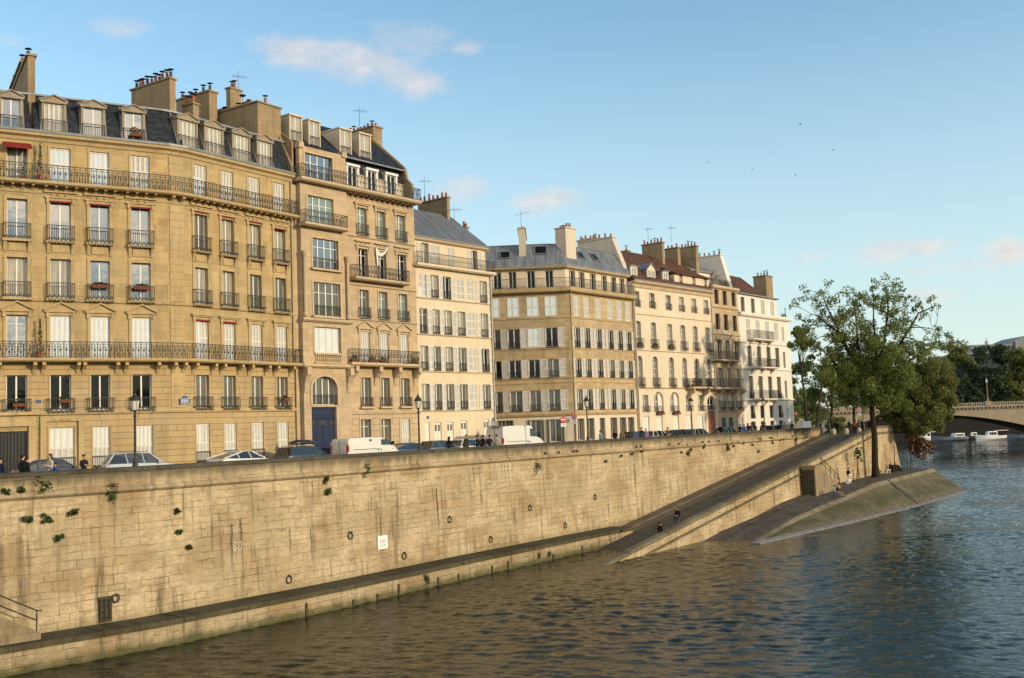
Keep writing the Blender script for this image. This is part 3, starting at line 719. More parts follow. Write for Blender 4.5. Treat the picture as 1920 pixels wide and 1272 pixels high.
# continuous mouldings, balconies and roof follow the bend
pA = [Aa, Ab, Ac, A1]; pA0 = [tuple(frA0.w(-4).xy), Aa]
for root, pl in ((bA0, pA0), (bA, pA)):
    sweep('string_course', M['trim_golden'], root, pl, [(0, r1[0]-.3), (.14, r1[0]-.26), (.18, r1[0]-.12), (.14, r1[0]-.02), (0, r1[0]-.02)])
    sweep('string_course', M['trim_golden'], root, pl, [(0, r3[0]-.22), (.1, r3[0]-.2), (.14, r3[0]-.06), (.1, r3[0]-.03), (0, r3[0]-.03)])
    sweep('cornice', M['trim_golden'], root, pl, [(0, VG-.52), (.08, VG-.5), (.14, VG-.3), (.36, VG-.18), (.38, VG), (0, VG)])
    sweep('gutter', M['lead'], root, pl, [(.24, VG+.004), (.44, VG+.004), (.46, VG+.17), (.24, VG+.13)])
    for r, ov, nm in ((r2, .8, 'balcony'), (r5, .72, 'balcony')):
        b = sweep(nm, M['trim_golden'], root, pl, [(0, r[0]-.26), (ov-.14, r[0]-.26), (ov-.02, r[0]-.18), (ov, r[0]-.04), (ov-.05, r[0]-.01), (0, r[0]-.01)])
    sweep('roof_top', M['zinc'], root, pl, [(-.86, VT-.02), (-.72, VT+.04), (-.74, VT+.16), (-.95, VT+.2), (-3., VT+.75), (-9., VT+1.3), (-9., VT-.3)])
    sweep('string_course', M['trim_golden'], root, pl, [(0, r5[0]-.75), (.06, r5[0]-.75), (.09, r5[0]-.62), (0, r5[0]-.6)])
def balcony_rail(root, fr, U0, U1, r, n, hh=1.05):
    o = rail(MB(), U0, U1, r[0], r[0]+hh, n, 'ornate').build('balcony_railing', M['iron'], root, fr); return o
mt = lambda a: tan(a/2)
g1 = mt(aAC-aAL); g2 = mt(aAR-aAC)
for r, n in ((r2, .74), (r5, .66)):
    balcony_rail(bA0, frA0, -4, 12.95, r, n); balcony_rail(bA, frA, .05, LA+n*g1, r, n); balcony_rail(bA, frAC, -n*g1, LC+n*g2, r, n); balcony_rail(bA, frAR, -n*g2, LR-.05, r, n)
    o = MB().box(LR-.09, LR-.05, -n, 0, r[0]+1.0, r[0]+1.05)
    for i in range(5): o.box(LR-.085, LR-.06, -n*i/5-.02, -n*i/5, r[0], r[0]+1.)
    o.build('balcony_railing', M['iron'], bA, frAR)
def pairs(cs, g=.34): return [q for a, b in cs for q in (a-g, b+g)]
for root, fr, cs in ((bA0, frA0, c0), (bA, frA, cA), (bA, frAR, cR)):
    bracket_row(root, fr, pairs(cs, .42 if fr is not frAR else .26), r2[0]-.26, .6, .75, .22)
    us = [a+(b-a)*k/3 for a, b in [(q[0]-.3, q[1]+.3) for q in cs] for k in range(4)]
    bracket_row(root, fr, us, r5[0]-.26, .5, .3, .16)
bracket_row(bA, frAC, [.25, LC-.25], r2[0]-.26, .6, .75, .22); bracket_row(bA, frAC, [.25, LC-.25], r5[0]-.26, .5, .5, .2)
for za, zb_ in ((r1[0]+.05, r2[0]-.4), (r2[0]+.06, r3[0]-.3), (r3[0]+.05, r5[0]-.85), (r5[0]+.06, VG-.62)):
    q = MB(); k = max(1, round((zb_-za)/.5)); st_ = (zb_-za)/k; q.box(.2, LC-.2, -.03, .02, za, zb_-.05)
    for i in range(k): q.box(.12, LC-.12, -.055, .01, za+i*st_, za+(i+1)*st_-.05)
    q.build('quoin_pier', M['trim_golden'], bA, frAC)
pipe(bA, frAR, LR-.28, r2[0], VG-.5, .1); pipe(bA, frAR, LR-.12, 0, r2[0]-.3, .12)
# mansard slope in pieces between the recessed dormer windows
def mansard(root, fr, U0, U1, dz, vb, vt, back=.9, deep=2.2):
    ed = [U0]+[q for a, b in dz for q in (a, b)]+[U1]; mb = MB()
    for i in range(0, len(ed), 2):
        if ed[i+1]-ed[i] > .02: mb.prismx([(-.02, vb), (back, vt), (deep, vt), (deep, vb)], ed[i], ed[i+1])
    mb.build('mansard_slope', M['slate'], root, fr)
    k = MB()
    for a, b in dz:
        for x in (a-.09, b): k.prismx([(-.07, vb+.05), (back-.05, vt), (back+.06, vt), (.05, vb+.05)], x, x+.09)
    k.build('slope_flashing', M['lead'], root, fr)
def dormer(root, fr, a, b, vb, vw, vp, y=.12, gl='glass_sky', sh=None, back=2.3, smat='stone_dormer', fl=True):
    t = .16; w = b-a
    mb = MB().box(a, a+t, y, y+.3, vb, vw).box(b-t, b, y, y+.3, vb, vw).box(a-.08, b+.08, y-.1, y+.4, vw, vw+.16)
    mb.box(a-.001, a+.07, y+.3, back, vb, vw).box(b-.07, b+.001, y+.3, back, vb, vw).box(a, b, y+.1, back, vb-.02, vb+.05)
    o = mb.build('dormer', M[smat], root, fr)
    P = MB().prism([(a-.08, vw+.162), (b+.08, vw+.162), ((a+b)/2, vp)], y-.02, y+.25)
    for x0, x1 in ((a-.12, (a+b)/2), (b+.12, (a+b)/2)): P.prism([(x0, vw+.14), (x0, vw+.22), (x1, vp+.08), (x1, vp)], y-.13, back)
    link('pediment', P.mesh('pediment', M[smat]), o)
    ww, hh = round(w-2*t, 2), round(vw-vb-.05, 2)
    if sh:
        s = link('shutter', cached(('s', ww, hh, 4, 'shutter_white', ()), lambda: shutter_mesh(ww, hh, (), 4).mesh('shutter', M['shutter_white'])), o); s.location = (a+t, y+.1, vb+.05)
    else:
        s = link('dormer_window', frame_mesh(ww, hh, 2, (.72,) if False else (), 0).mesh('dormer_window', M['white_paint']), o); s.location = (a+t, y+.14, vb+.05)
        s = link('pane', pane_mesh(ww, hh, 0).mesh('pane', M[gl]), o); s.location = (a+t, y+.18, vb+.05)
    link('railing', rail(MB(), a+.05, b-.05, vb+.02, vb+.95, -y+.12, 'bars', .15).mesh('railing', M['iron']), o)
    return o
M['stone_dormer'] = stone('grey_dormer_stone', (.27, .235, .18), 3., 3., .1, .05, .6)
dA = [(frA.u(a, 215, -.12), frA.u(b, 215, -.12)) for a, b in ((78, 124), (152, 197.5), (229, 272))]
d0 = [(frA0.u(a, 215, -.12), frA0.u(b, 215, -.12)) for a, b in ((-2, 43), (-80, -36))][::-1]
dR = [(frAR.u(a, 250, -.12), frAR.u(b, 250, -.12)) for a, b in ((333, 371), (383, 419.5), (435, 469), (481, 510))]
VW = frA.v(176, 203, -.12); VP = frA.v(176, 189, -.12)
mansard(bA0, frA0, -4, 12.9, d0, VG, VT); mansard(bA, frA, .1, LA, dA, VG, VT); mansard(bA, frAC, 0, LC, [], VG, VT); mansard(bA, frAR, 0, LR-.2, dR, VG, VT)
for a, b in d0: dormer(bA0, frA0, a, b, VG+.1, VW, VP)
for i, (a, b) in enumerate(dA): dormer(bA, frA, a, b, VG+.1, VW, VP, sh=(i == 0))
for i, (a, b) in enumerate(dR): dormer(bA, frAR, a, b, VG+.1, VW, VP, sh=True)
planter(bA, frA, dA[2][0]+.9, .06, VG+.5, .8, .22, .5, 1)
# party walls and stacks
def stk(root, fr, pf, pb, pyf, U, th, n, mat='chimney_stone', zb=None, pyb=None, **k):
    nf = ndep(fr, pf, pyf, U); nb = ndep(fr, pb, pyf if pyb is None else pyb, U)
    zt = fr.v(pf, pyf, nf); z2 = zt if pyb is None else fr.v(pb, pyb, nb)
    if nb > nf-.6: nb = nf-.6
    return chimney(root, fr, U-th, U, -nf, -nb, VG if zb is None else zb, zt, n, mat, zt2=z2, **k)
def stack_at(root, fr, pxl, pxr, pxb, pyt, nf, n, mat='chimney_stone', zb=None, **k):
    """stack whose lit end faces the street between pxl and pxr at depth nf; its back end shows at pxb"""
    u0, u1 = fr.u(pxl, pyt, -nf), fr.u(pxr, pyt, -nf); nb = ndep(fr, pxb, pyt, u0); zt = fr.v(pxr, pyt, -nf)
    return chimney(root, fr, u0, u1, nf, max(nf+.5, -nb), VG if zb is None else zb, zt, n, mat, **k)
stack_at(bA, frA, 52, 66, 17, 106, .75, 5, kinds='md'); stack_at(bA, frA, 40, 50, 20, 118, 4., 3, kinds='mt')
stack_at(bA, frAR, 318, 329, 246, 151, 3.4, 10, kinds='dmd', zb=VG-1); 
stack_at(bA, frAR, 392, 407, 330, 176, 5.2, 5, kinds='d', zb=VT-.5)
stack_at(bA, frAR, 483, 526, 395, 205, 1.2, 7, kinds='mt'); stack_at(bA, frAR, 432, 452, 424, 172, 8.5, 2, kinds='m'); stack_at(bA, frAR, 470, 490, 355, 205, 6.5, 5, kinds='m', zb=VT)
antenna(bA, frAR, frAR.u(447, 180, -9), 9, frAR.v(447, 185, -9), 2.4); antenna(bA, frAR, frAR.u(455, 190, -7), 7, frAR.v(455, 195, -7), 1.2, 2)
stack_at(bA, frAR, 468, 486, 402, 197, 9.5, 0, zb=VT); stack_at(bA, frAR, 362, 373, 343, 198, 2.6, 3, kinds='mt', zb=VT-.5)
gw = MB().prismx([(-.15, VG+.1), (-.15, VG+.7), (1.3, VT+.9), (3., VT+1.2), (9, VT+1.4), (9, VG)], LR-.22, LR+.1)
gw.build('party_wall', M['chimney_stone'], bA, frAR)
plaque(bA, frAR, frAR.u(346, 752), frAR.v(346, 753), .85, .42, arch=True)
MB().box(frA.u(72, 753)-.15, frA.u(72, 753)+.15, -.03, -.003, frA.v(75, 753)-.1, frA.v(75, 753)+.1).build('house_number', M['sign_blue'], bA, frA)
# cypress-like pots on the balconies beside the party wall
for r in (r2, r5):
    u = frA.u(75, 600, .4); o = MB().lathe([(.16, 0), (.22, .4), (.2, .42)], (u, -.4, r[0]), 8).build('plant_pot', M['terracotta'], bA, frA)
    mb = MB(); [leaves(mb, (u, -.4, r[0]+.6+.22*i), (.2-.018*i,)*2+(.2,), 26, .06) for i in range(9)]; link('cypress', mb.mesh('cypress', M['leaf_box']), o)
# ------------------------------------------------------------------ building B (tall pale block with a bay and blue door)
bB = thing('apartment_building', 'tall pale stone block with a broad window bay over a blue carriage door', 'building', bt(frB)); LB = dist(A1, B1)
s6, s5, s4, s3, s2, s1, s0 = R_(frB, 675, (316, 360), (389.5, 440), (466, 522), (543, 595), (622, 688), (708, 763), (787, 855))
NB = .4; fb = frB
bu0, bu1 = fb.u(568, 640, NB), fb.u(656, 640, NB)
cB = cols(fb, [(673.6, 691), (710, 726), (747, 763)], 570); cBg = cols(fb, [(676, 695), (714, 732), (750.5, 768)], 790)
def bw(px, a, b, l, r): return (fb.u(l, (a+b)/2, NB), fb.u(r, (a+b)/2, NB), fb.v(px, b, NB), fb.v(px, a, NB))
wB = [bw(597, 292, 348, 571.6, 623), bw(600, 370, 423.5, 576.7, 625), bw(608, 449, 505, 586, 634), bw(612, 531, 594, 588, 638), bw(614, 614, 662, 590, 639)]
aB1 = (*bw(608, 706, 760, 585, 632), .9); dB = bw(608, 763.5, 853, 585, 632); dB = (dB[0], dB[1], 0.02, dB[3])
ops = [o for r in (s5, s4, s3, s2) for o in sh(cB, r)]; V6 = s6[0]-.25
wall(bB, fb, bu1-.05, LB, s1[0]-.4, V6, ops+sh(cB, s1), M['stone_pale'], ends=(False, True)); wall(bB, fb, bu1-.05, LB, -.4, s1[0]-.4, sh(cBg, s0), M['rust_pale'], ends=(False, True))
wall(bB, fb, 0, bu0+.05, -.4, V6, [], M['stone_pale'], ends=(True, False))
wall(bB, fb, bu0, bu1, -.4, wB[0][3]+.5, wB+[aB1, dB], M['stone_pale'], y=-NB, ends=(True, True), deep=NB+.02, name='bay', rec=.4)
for i, w_ in enumerate(wB[:4]): W(bB, fb, w_, ('glass_sky', 'glass_green', 'glass_sky', 'glass_mid')[i], y=-NB, leaf=4, tr=(.3, .72) if i == 2 else (.7,), surround=(.16, .05), smat='trim_pale', rec=.2, guard=('bars', .03, .85, 0.) if i in (2, 3) else None, sill='plain' if i in (2, 3) else None)
W(bB, fb, wB[4], sh='closed', leafs=4, y=-NB, surround=(.16, .05), smat='trim_pale', rails=(), shy=.2)
W(bB, fb, aB1, 'glass_mid', leaf=4, y=-NB, surround=(.2, .08), smat='trim_pale', guard=('bars', .03, .8, 0.), rec=.3)
bal = MB(); a, b = wB[4][:2]; z = wB[4][2]-.85
bal.box(a-.1, b+.1, -NB-.18, -NB+.1, z, z+.1).box(a-.1, b+.1, -NB-.18, -NB+.1, z+.68, z+.8)
for i in range(14): bal.lathe([(.06, .1), (.05, .2), (.09, .36), (.05, .5), (.06, .68)], (a+.08+(b-a-.16)*i/13, -NB-.05, z), 6)
bal.build('balustrade', M['trim_pale'], bB, fb)
u0, u1, v0, v1 = dB; dd = MB().box(u0, u1, -.12, -.05, v0, v1); dl = MB()
for i in range(2):
    x0 = u0+(u1-u0)*(.05+.475*i); x1 = x0+(u1-u0)*.425
    for z0, z1 in ((.08, .3), (.34, .66)): dl.box(x0, x1, -.17, -.119, v0+(v1-v0)*z0, v0+(v1-v0)*z1)
dl.box(u0, u1, -.19, -.12, v0+(v1-v0)*.8, v0+(v1-v0)*.84); dl.box(u0+.2, u1-.2, -.16, -.119, v0+(v1-v0)*.86, v0+(v1-v0)*.97)
o = dd.build('carriage_door', M['door_blue'], bB, fb); link('door_panels', dl.mesh('door_panels', M['door_blue']), o)
g = MB()
for k in (.08, .38, .78): g.box(u0+(u1-u0)*k, u0+(u1-u0)*(k+.16 if k != .38 else .64), -.135, -.118, v0+(v1-v0)*.69, v0+(v1-v0)*.76)
link('door_lights', g.mesh('door_lights', M['door_dark']), o)
for i, c in enumerate(cB):
    kw = dict(surround=(.14, .05), smat='trim_pale')
    W(bB, fb, (*cBg[i], *s0), 'glass_mid', sh='closed' if i == 2 else None, leafs=4, tr=(.8,), guard=('scroll', .05, .8, .1), **kw)
    W(bB, fb, (*c, *s1), 'glass_mid', guard=('scroll', .22, .75, .12), sill='plain', **kw)
    W(bB, fb, (*c, *s2), sh='closed', leafs=4, ped='tri', rails=(), **kw)
    W(bB, fb, (*c, *s3), 'glass_green' if i else 'glass_mid', guard=('scroll', .22, .8, .12), tr=(.75,), **kw)
    W(bB, fb, (*c, *s4), 'glass_dark', ped='carved', tr=(.78,), **kw)
    W(bB, fb, (*c, *s5), 'glass_green', guard=('scroll', .22, .85, .12), ped='flat', tr=(.75,), **kw)
tp = M['trim_pale']
def slab(root, fr, a, b, v, n, t=.24, y0=0., mat=None, nm='balcony'): return MB().prismx([(y0, v-t), (y0-n+.14, v-t), (y0-n, v-t*.6), (y0-n, v), (y0, v)], a, b).build(nm, mat or tp, root, fr)
def balc(root, fr, a, b, v, n, style='ornate', hh=1.0, t=.24, y0=0., mat=None, retn=None):
    slab(root, fr, a, b, v, n, t, y0, mat); rail(MB(), a+.06, b-.06, v, v+hh, n-.06-y0, style, n-.1 if retn is None else retn).build('balcony_railing', M['iron'], root, fr)
u6 = fb.u(562, 340, .8)
balc(bB, fb, u6, LB-.05, s6[0], 1.05, 'ornate', 1.05, .3)
balc(bB, fb, fb.u(570, 425, 1.0), fb.u(652, 438, 1.0), wB[1][2]-.02, .75, 'ornate', 1.0, .26, -NB)
balc(bB, fb, fb.u(667, 520, .75), fb.u(769, 530, .75), s4[0], .8, 'ornate', 1.0, .26)
balc(bB, fb, fb.u(660, 688, .85), fb.u(789, 690, .85), s2[0]+.3, .9, 'ornate', 1.1, .3)
slab(bB, fb, bu0-.15, bu1+.15, wB[4][2]-.9, .3, .3, -NB, nm='bay_cornice'); slab(bB, fb, bu0-.12, bu1+.2, wB[3][2]-.2, .28, .3, -NB, nm='bay_cornice')
bracket_row(bB, fb, [bu1+.5, (cB[0][1]+cB[1][0])/2, (cB[1][1]+cB[2][0])/2, LB-.5], s2[0]+.0, .75, 1.5, .36, 'trim_pale')
bracket_row(bB, fb, [bu0+.2, bu1-.25], wB[4][2]-1.2, .5, 2.0, .4, 'trim_pale', y=-NB)
bracket_row(bB, fb, [bu1+.3+i*.62 for i in range(int((LB-bu1-.4)/.62)+1)], s6[0]-.3, .6, .35, .2, 'trim_pale')
for v in (s5[0]-.12, s3[0]-.12, s4[0]-.5, s1[0]-.5): slab(bB, fb, bu1, LB, v, .12, .16, nm='string_course')
pl = MB()
for x in (bu0+.18, bu1-.22): pl.lathe([(.2, 0), (.2, .2), (.14, .3), (.13, 4.6), (.2, 4.8), (.24, 5.1)], (x, -NB-.16, wB[3][2]-.1), 10)
pl.build('bay_column', tp, bB, fb)
# set-back top storey, slate roof and dormers
yb = .85; va = s6[0]+1.75; vb_ = fb.v(640, 293, -.7)
dw = cols(fb, [(660, 684), (697, 719), (733, 755)], 345)
wall(bB, fb, fb.u(634, 330, -.85), LB-.3, V6-.3, va, [(a+.22, b-.22, s6[0], va-.01) for a, b in dw], M['render_cream'], y=yb, ends=(True, True), rec=.2)
MB().box(0, LB-.1, -.0, 9, V6-.3, V6-.02).build('terrace', M['zinc'], bB, fb)
mansard(bB, fb, bu1, LB-.3, [(a, b) for a, b in dw], va, vb_, .35) if False else None
k = MB().prismx([(yb-.05, va), (yb+.4, vb_), (3, vb_), (3, va)], fb.u(634, 330, -.85), LB-.3); k.build('mansard_slope', M['slate'], bB, fb)
for a, b in dw:
    vt_ = s6[0]+2.45; m2 = MB().box(a, a+.2, yb-.22, yb+.6, va-1.7, vt_-.2).box(b-.2, b, yb-.22, yb+.6, va-1.7, vt_-.2).box(a-.05, b+.05, yb-.3, yb+.7, vt_-.2, vt_)
    o = m2.build('dormer', M['white_paint'], bB, fb); w2, h2 = b-a-.4, vt_-.2-s6[0]
    for nm, me, dy in (('dormer_window', frame_mesh(w2, h2, 2, (.72,), 0).mesh('dormer_window', M['white_paint']), .0), ('pane', pane_mesh(w2, h2, 0).mesh('pane', M['glass_dark']), .04)):
        q = link(nm, me, o); q.location = (a+.2, yb-.1+dy, s6[0])
W(bB, fb, (wB[0][0], wB[0][1], s6[0]+.02, wB[0][3]), 'glass_sky', y=-NB, leaf=4) if False else None
for x in (bu0+.15, bu1-.2): MB().box(x-.25, x+.25, -NB-.14, -NB+.5, wB[0][3]+.3, wB[0][3]+.75).build('bay_cap', tp, bB, fb)
VR = fb.v(700, 262, -5.2); VE = vb_
MB().prismx([(.82, VE+.004), (.78, VE+.1), (5.2, VR), (9, VR+.3), (9, VE)], .15, LB-.25).build('roof_slope', M['slate'], bB, fb)
MB().box(bu1-.2, LB-.3, .68, .8, VE-.02, VE+.1).build('gutter', M['lead'], bB, fb)
MB().prismx([(-.1, V6), (-.1, s6[0]+1.6), (.5, s6[0]+2.2), (.75, VE+.35), (5.2, VR+.3), (9.2, VR+.4), (9.2, V6)], LB-.26, LB).build('party_wall', M['chimney_stone'], bB, fb)
MB().prismx([(-.0, V6), (-.0, VE), (5.2, VR+.1), (9.2, VR+.2), (9.2, V6)], 0, .14).build('party_wall', M['chimney_stone'], bB, fb)
def boxdormer(root, fr, pl, pr, pyt, pyb, n, gl=None, mat='render_cream', deep=4.5):
    a, b = fr.u(pl, (pyt+pyb)/2, n), fr.u(pr, (pyt+pyb)/2, n); zb, zt = fr.v(pr, pyb, n), fr.v(pr, pyt, n); y = -n
    mb = MB().box(a, a+.12, y, y+deep, zb, zt).box(b-.12, b, y, y+deep, zb, zt).box(a-.06, b+.06, y-.1, y+deep, zt, zt+.12).box(a, b, y+.02, y+deep, zb-.05, zb+.05)
    o = mb.build('dormer', M[mat], root, fr); w2, h2 = b-a-.24, zt-zb-.05
    q = link('shutter', shutter_mesh(w2, h2, (), 2).mesh('shutter', M['shutter_white']), o); q.location = (a+.12, y+.12, zb+.05)
    link('railing', rail(MB(), a+.08, b-.08, zb+.05, zb+.95, n+.0, 'bars').mesh('railing', M['iron']), o); return o
for pl_, pr_, t_, b_ in ((543, 567, 222, 270), (579, 601, 231, 280), (637, 659.5, 247, 298), (674, 696, 256, 307)): boxdormer(bB, fb, pl_, pr_, t_, b_, -1.3)
stack_at(bB, fb, 700, 716, 640, 242, 5.6, 9, kinds='tmdt', zb=VE)
antenna(bB, fb, fb.u(674, 230, -6.5), 6.5, VR+.8, 2.6)
tow = fb.u(700, 990, 0)
# towel over a fourth-floor window
tw = MB(); U = cB[1]
for i in range(8):
    x = U[0]-.35+1.3*i/7; f_ = lambda k: s4[1]+.35-.45*sin(pi*k/7)-.1*(7-k)/7; tw.quad((x, -.2, f_(i)), (x+.186, -.2, f_(i+1)), (x+.186, -.14, f_(i+1)-.3-.05*(i % 2)), (x, -.14, f_(i)-.3-.05*((i+1) % 2)))
tw.quad((U[0]-.36, -.19, s4[1]+.25), (U[0]-.12, -.19, s4[1]+.1), (U[0]-.05, -.17, s4[1]-1.2), (U[0]-.2, -.17, s4[1]-1.35)); tw.build('hanging_cloth', M['white_paint'], bB, fb)
MB().box(fb.u(652, 777)-.12, fb.u(652, 777)+.12, -.03, -.003, fb.v(652, 777)-.12, fb.v(652, 777)+.12).build('house_number', M['sign_blue'], bB, fb)
for u in (fb.u(666, 683, .8), fb.u(700, 685, .8), fb.u(722, 686, .8), fb.u(780, 688, .8)): planter(bB, fb, u, .68, s2[0]+.31, .75, .3, .35)
for u in (fb.u(652, 310), LB-.6): pass
# ------------------------------------------------------------------ building C (cream, shuttered, zinc roof)
bC = thing('apartment_building', 'narrow cream house with white shutters and a steep zinc roof left of the side street', 'building', bt(frC)); fc = frC; LCc = dist(B1, C1)
t6, t5, t4, t3, t2, t1 = R_(fc, 800, (454, 496), (514.6, 557), (579, 625), (649, 694), (720, 768), (787, 836))
cx = [fc.u(p, 695) for p in (797.5, 819.5, 842.5, 868, 886.5, 911)]; hw = .52
cC = [(x_-hw, x_+hw) for x_ in cx]
VCe = fc.v(800, 447); ST5 = t5[1]+.95
c6 = [(fc.u(a, 470), fc.u(b, 470)) for a, b in ((797.5, 810.5), (815, 832), (846, 859.5), (891, 901.5))]
dC = [(fc.u(a, 810), fc.u(b, 810), .05 if i else .0, fc.v(800, t)) for i, (a, b, t) in enumerate(((797, 806, 792), (815.5, 828, 793), (839, 850.5, 793), (865, 876.5, 791), (908, 918, 790)))]
ops = [o for r in (t2, t3, t4, t5) for o in sh(cC, r)]
wall(bC, fc, 0, LCc, -.4, t6[0]-.3, ops+dC, M['render_cream'], ends=(True, True), rec=.28); wall(bC, fc, 0, LCc-.1, t6[0]-.3, VCe, sh(c6, t6), M['render_cream'], ends=(True, True), y=.5, rec=.2)
for j, r in enumerate((t2, t3, t4, t5)):
    for i, c in enumerate(cC):
        closed = (i == 4) or (j == 3 and i in (0, 3)) or (j == 2 and False)
        kw = dict(shmat='shutter_white', shw=.53, rails=(.3, .65))
        if closed: W(bC, fc, (c[0], c[1], *r), sh='closed', leafs=2, shy=.02, rails=(.3, .65))
        else: W(bC, fc, (c[0], c[1], *r), random.choice(('glass_dark', 'glass_mid', 'glass_cur')), sh='open' if i else 'right', tr=(.75,) if j == 2 else (), guard=('scroll', .03, .7, 0), rec=.2, **kw)
for i, c in enumerate(c6):
    if i in (1, 2): W(bC, fc, (*c, *t6), sh='closed', leafs=2, y=.5, shy=.02)
    else: W(bC, fc, (*c, *t6), 'glass_cur' if i == 0 else 'glass_dark', sh='open', y=.5, shw=.55)
for i, d_ in enumerate(dC):
    a, b, v0, v1 = d_; mb = MB().box(a, b, .1, .16, v0, v1); o = mb.build('garage_door' if i else 'entrance_door', M['white_paint'], bC, fc)
    if i:
        g = MB()
        for k in (.12, .58): g.box(a+(b-a)*k, a+(b-a)*(k+.3), .085, .101, v1-.75, v1-.2)
        link('door_lights', g.mesh('door_lights', M['pipe_dark']), o)
        link('door_boards', MB().box((a+b)/2-.02, (a+b)/2+.02, .08, .099, v0, v1-.9).box(a, b, .08, .099, v1-.92, v1-.85).mesh('door_boards', M['shutter_white']), o)
slab(bC, fc, -.25, LCc+.25, t6[0]-.02, .55, .3, mat=M['render_cream'])
rail(MB(), -.1, LCc+.15, t6[0], t6[0]+1.0, .42, 'bars', .3).build('balcony_railing', M['iron'], bC, fc)
for v in (t5[0]-.18, t4[0]-.18, t3[0]-.2, t2[0]-.2): slab(bC, fc, 0, LCc, v+.1, .1, .12, mat=M['trim_pale'], nm='string_course')
slab(bC, fc, -.1, LCc+.1, VCe+.12, .3, .3, y0=.5, mat=M['trim_pale'], nm='cornice')
pipe(bC, fc, LCc-.15, 0, t6[0]-.4, .12, 'white')
nR = 5.2; VRC = fc.v(842, 405, -nR); hipx = LCc-fc.u(842, 405, -nR)
rm = MB(); a0 = (-.05, .15, VCe+.13); b0 = (LCc+.1, .15, VCe+.13); a1 = (-.05, nR, VRC); b1 = (LCc-hipx, nR, VRC)
rm.quad(a0, b0, b1, a1).quad(b0, (LCc+.1, 10, VCe+.13), (LCc-hipx, 8, VRC), b1).quad(a1, b1, (LCc-hipx, 8, VRC), (-.05, 8, VRC)); rm.build('zinc_roof', M['zinc_roof'], bC, fc)
hs = hipx/(nR-.15); seams(bC, fc, .1, LCc, [(.15, VCe+.13), (nR, VRC)], .6, (0, hs))
MB().box(-.05, LCc+.1, .1, .28, VCe+.1, VCe+.2).build('gutter', M['lead'], bC, fc)
sl = lambda f: (.15+(nR-.15)*f, VCe+.13+(VRC-VCe-.13)*f)
skylight(bC, fc, 1.3, 2.5, (sl(.5), sl(.72)))
stack_at(bC, fc, 838, 843, 783, 372, 4.4, 7, 'chimney_stone', zb=VCe, kinds='tt', ph=(.3, .8))
antenna(bC, fc, fc.u(806, 370, -5.5), 6.2, VRC+1.2, 2.6); antenna(bC, fc, fc.u(852, 420, -4.2), 4.2, sl(.75)[1], 1.7)
stack_at(bC, fc, 872, 878, 866, 428, 5, 2, 'chimney_stone', zb=VCe+1, kinds='t'); 
plaque(bC, fc, fc.u(924.5, 795), fc.v(924.5, 795), .42, .62, arch=True); 
MB().box(fc.u(802, 783)-.14, fc.u(802, 783)+.14, -.03, -.003, fc.v(802, 783)-.12, fc.v(802, 783)+.12).build('house_number', M['sign_blue'], bC, fc)
# ------------------------------------------------------------------ building D (corner house)
bD = thing('apartment_building', 'corner house of weathered ochre stone under a grey zinc roof, with shutters on both fronts', 'building', bt(frDL)); fl, fd = frDL, frDR; LL, LDr = 15., dist(Dc, Dr)
q6, q5, q4, q3, q2, q1 = R_(fl, 1030, (507.5, 538.7), (555.7, 593), (614.7, 651), (673.7, 707), (731.7, 769.4), (787, 830))
uL = [fl.u(p, 750) for p in (939, 970, 1004.5, 1041.5)]; uL = [uL[0]-3.2, uL[0]-1.55]+uL[1:] if False else uL
uLc = [fl.u(p, 690) for p in (929.5, 966, 1003, 1037)]; cL = [(x_-.62, x_+.62) for x_ in uLc]
cRd = [(x_-.5, x_+.5) for x_ in [fd.u(p, 745) for p in (1087, 1106, 1128, 1150, 1167.5, 1184)]]
cL6 = [(x_-.42, x_+.42) for x_ in [fl.u(p, 523) for p in (932, 960.5, 995.5, 1030)]]
gL = [(fl.u(a, 800), fl.u(b, 800), q1[0]+0, q1[1]) for a, b in ((995, 1015), (1030.5, 1053))]+[(fl.u(934, 795), fl.u(962, 795), fl.v(950, 800), fl.v(950, 789))]
gR = [(fd.u(a, 800), fd.u(b, 800), q1[0]+.1, q1[1]) for a, b in ((1084, 1094), (1103.5, 1113), (1126, 1133), (1146, 1156), (1163.5, 1173), (1179, 1188))]
VD6 = q6[0]-.32; VDe = fl.v(1030, 503.5)
for fr, cs, L, g in ((fl, cL, LL, gL), (fd, cRd, LDr, gR)):
    e = (fr is fl, fr is fd)
    wall(bD, fr, 0, L, q2[0]-.45, VD6, [o for r in (q2, q3, q4, q5) for o in sh(cs, r)], M['stone_brown'], ends=e, rec=.26, deep=10)
    wall(bD, fr, 0, L, -.4, q2[0]-.45, g, M['render_pink'], ends=e, rec=.26, deep=10)
    for j, r in enumerate((q2, q3, q4, q5)):
        for i, c in enumerate(cs):
            closed = j == 3 or (fr is fl and j == 2 and i == 2)
            if closed: W(bD, fr, (*c, *r), sh='closed', leafs=2, shy=-.03, rails=(.48,))
            else: W(bD, fr, (*c, *r), ('glass_mid' if j == 0 and fr is fl else random.choice(('glass_dark', 'glass_mid', 'glass_dark'))), sh='open', shw=.72 if fr is fl else .5, guard=('scroll', .03, .6, 0), rec=.18, rails=(.48,), tr=())
for i, g in enumerate(gL):
    W(bD, fl, g, 'glass_mid', leaf=2 if i < 2 else 4, fmat='white_paint', guard=('bars', .06, g[3]-g[2]-.05, .05) if i == 2 else None)
    if i < 2:
        for x in (g[0]-.28, g[1]+.02): MB().box(x, x+.25, -.09, -.03, g[2], g[3]).build('shutter', M['shutter_grey'], bD, fl)
for g in gR: W(bD, fd, g, 'glass_mid', guard=('bars', .07, g[3]-g[2]-.03, .08), fmat='white_paint')
pD = [tuple(fl.w(-.0).xy), Dc, Dr]
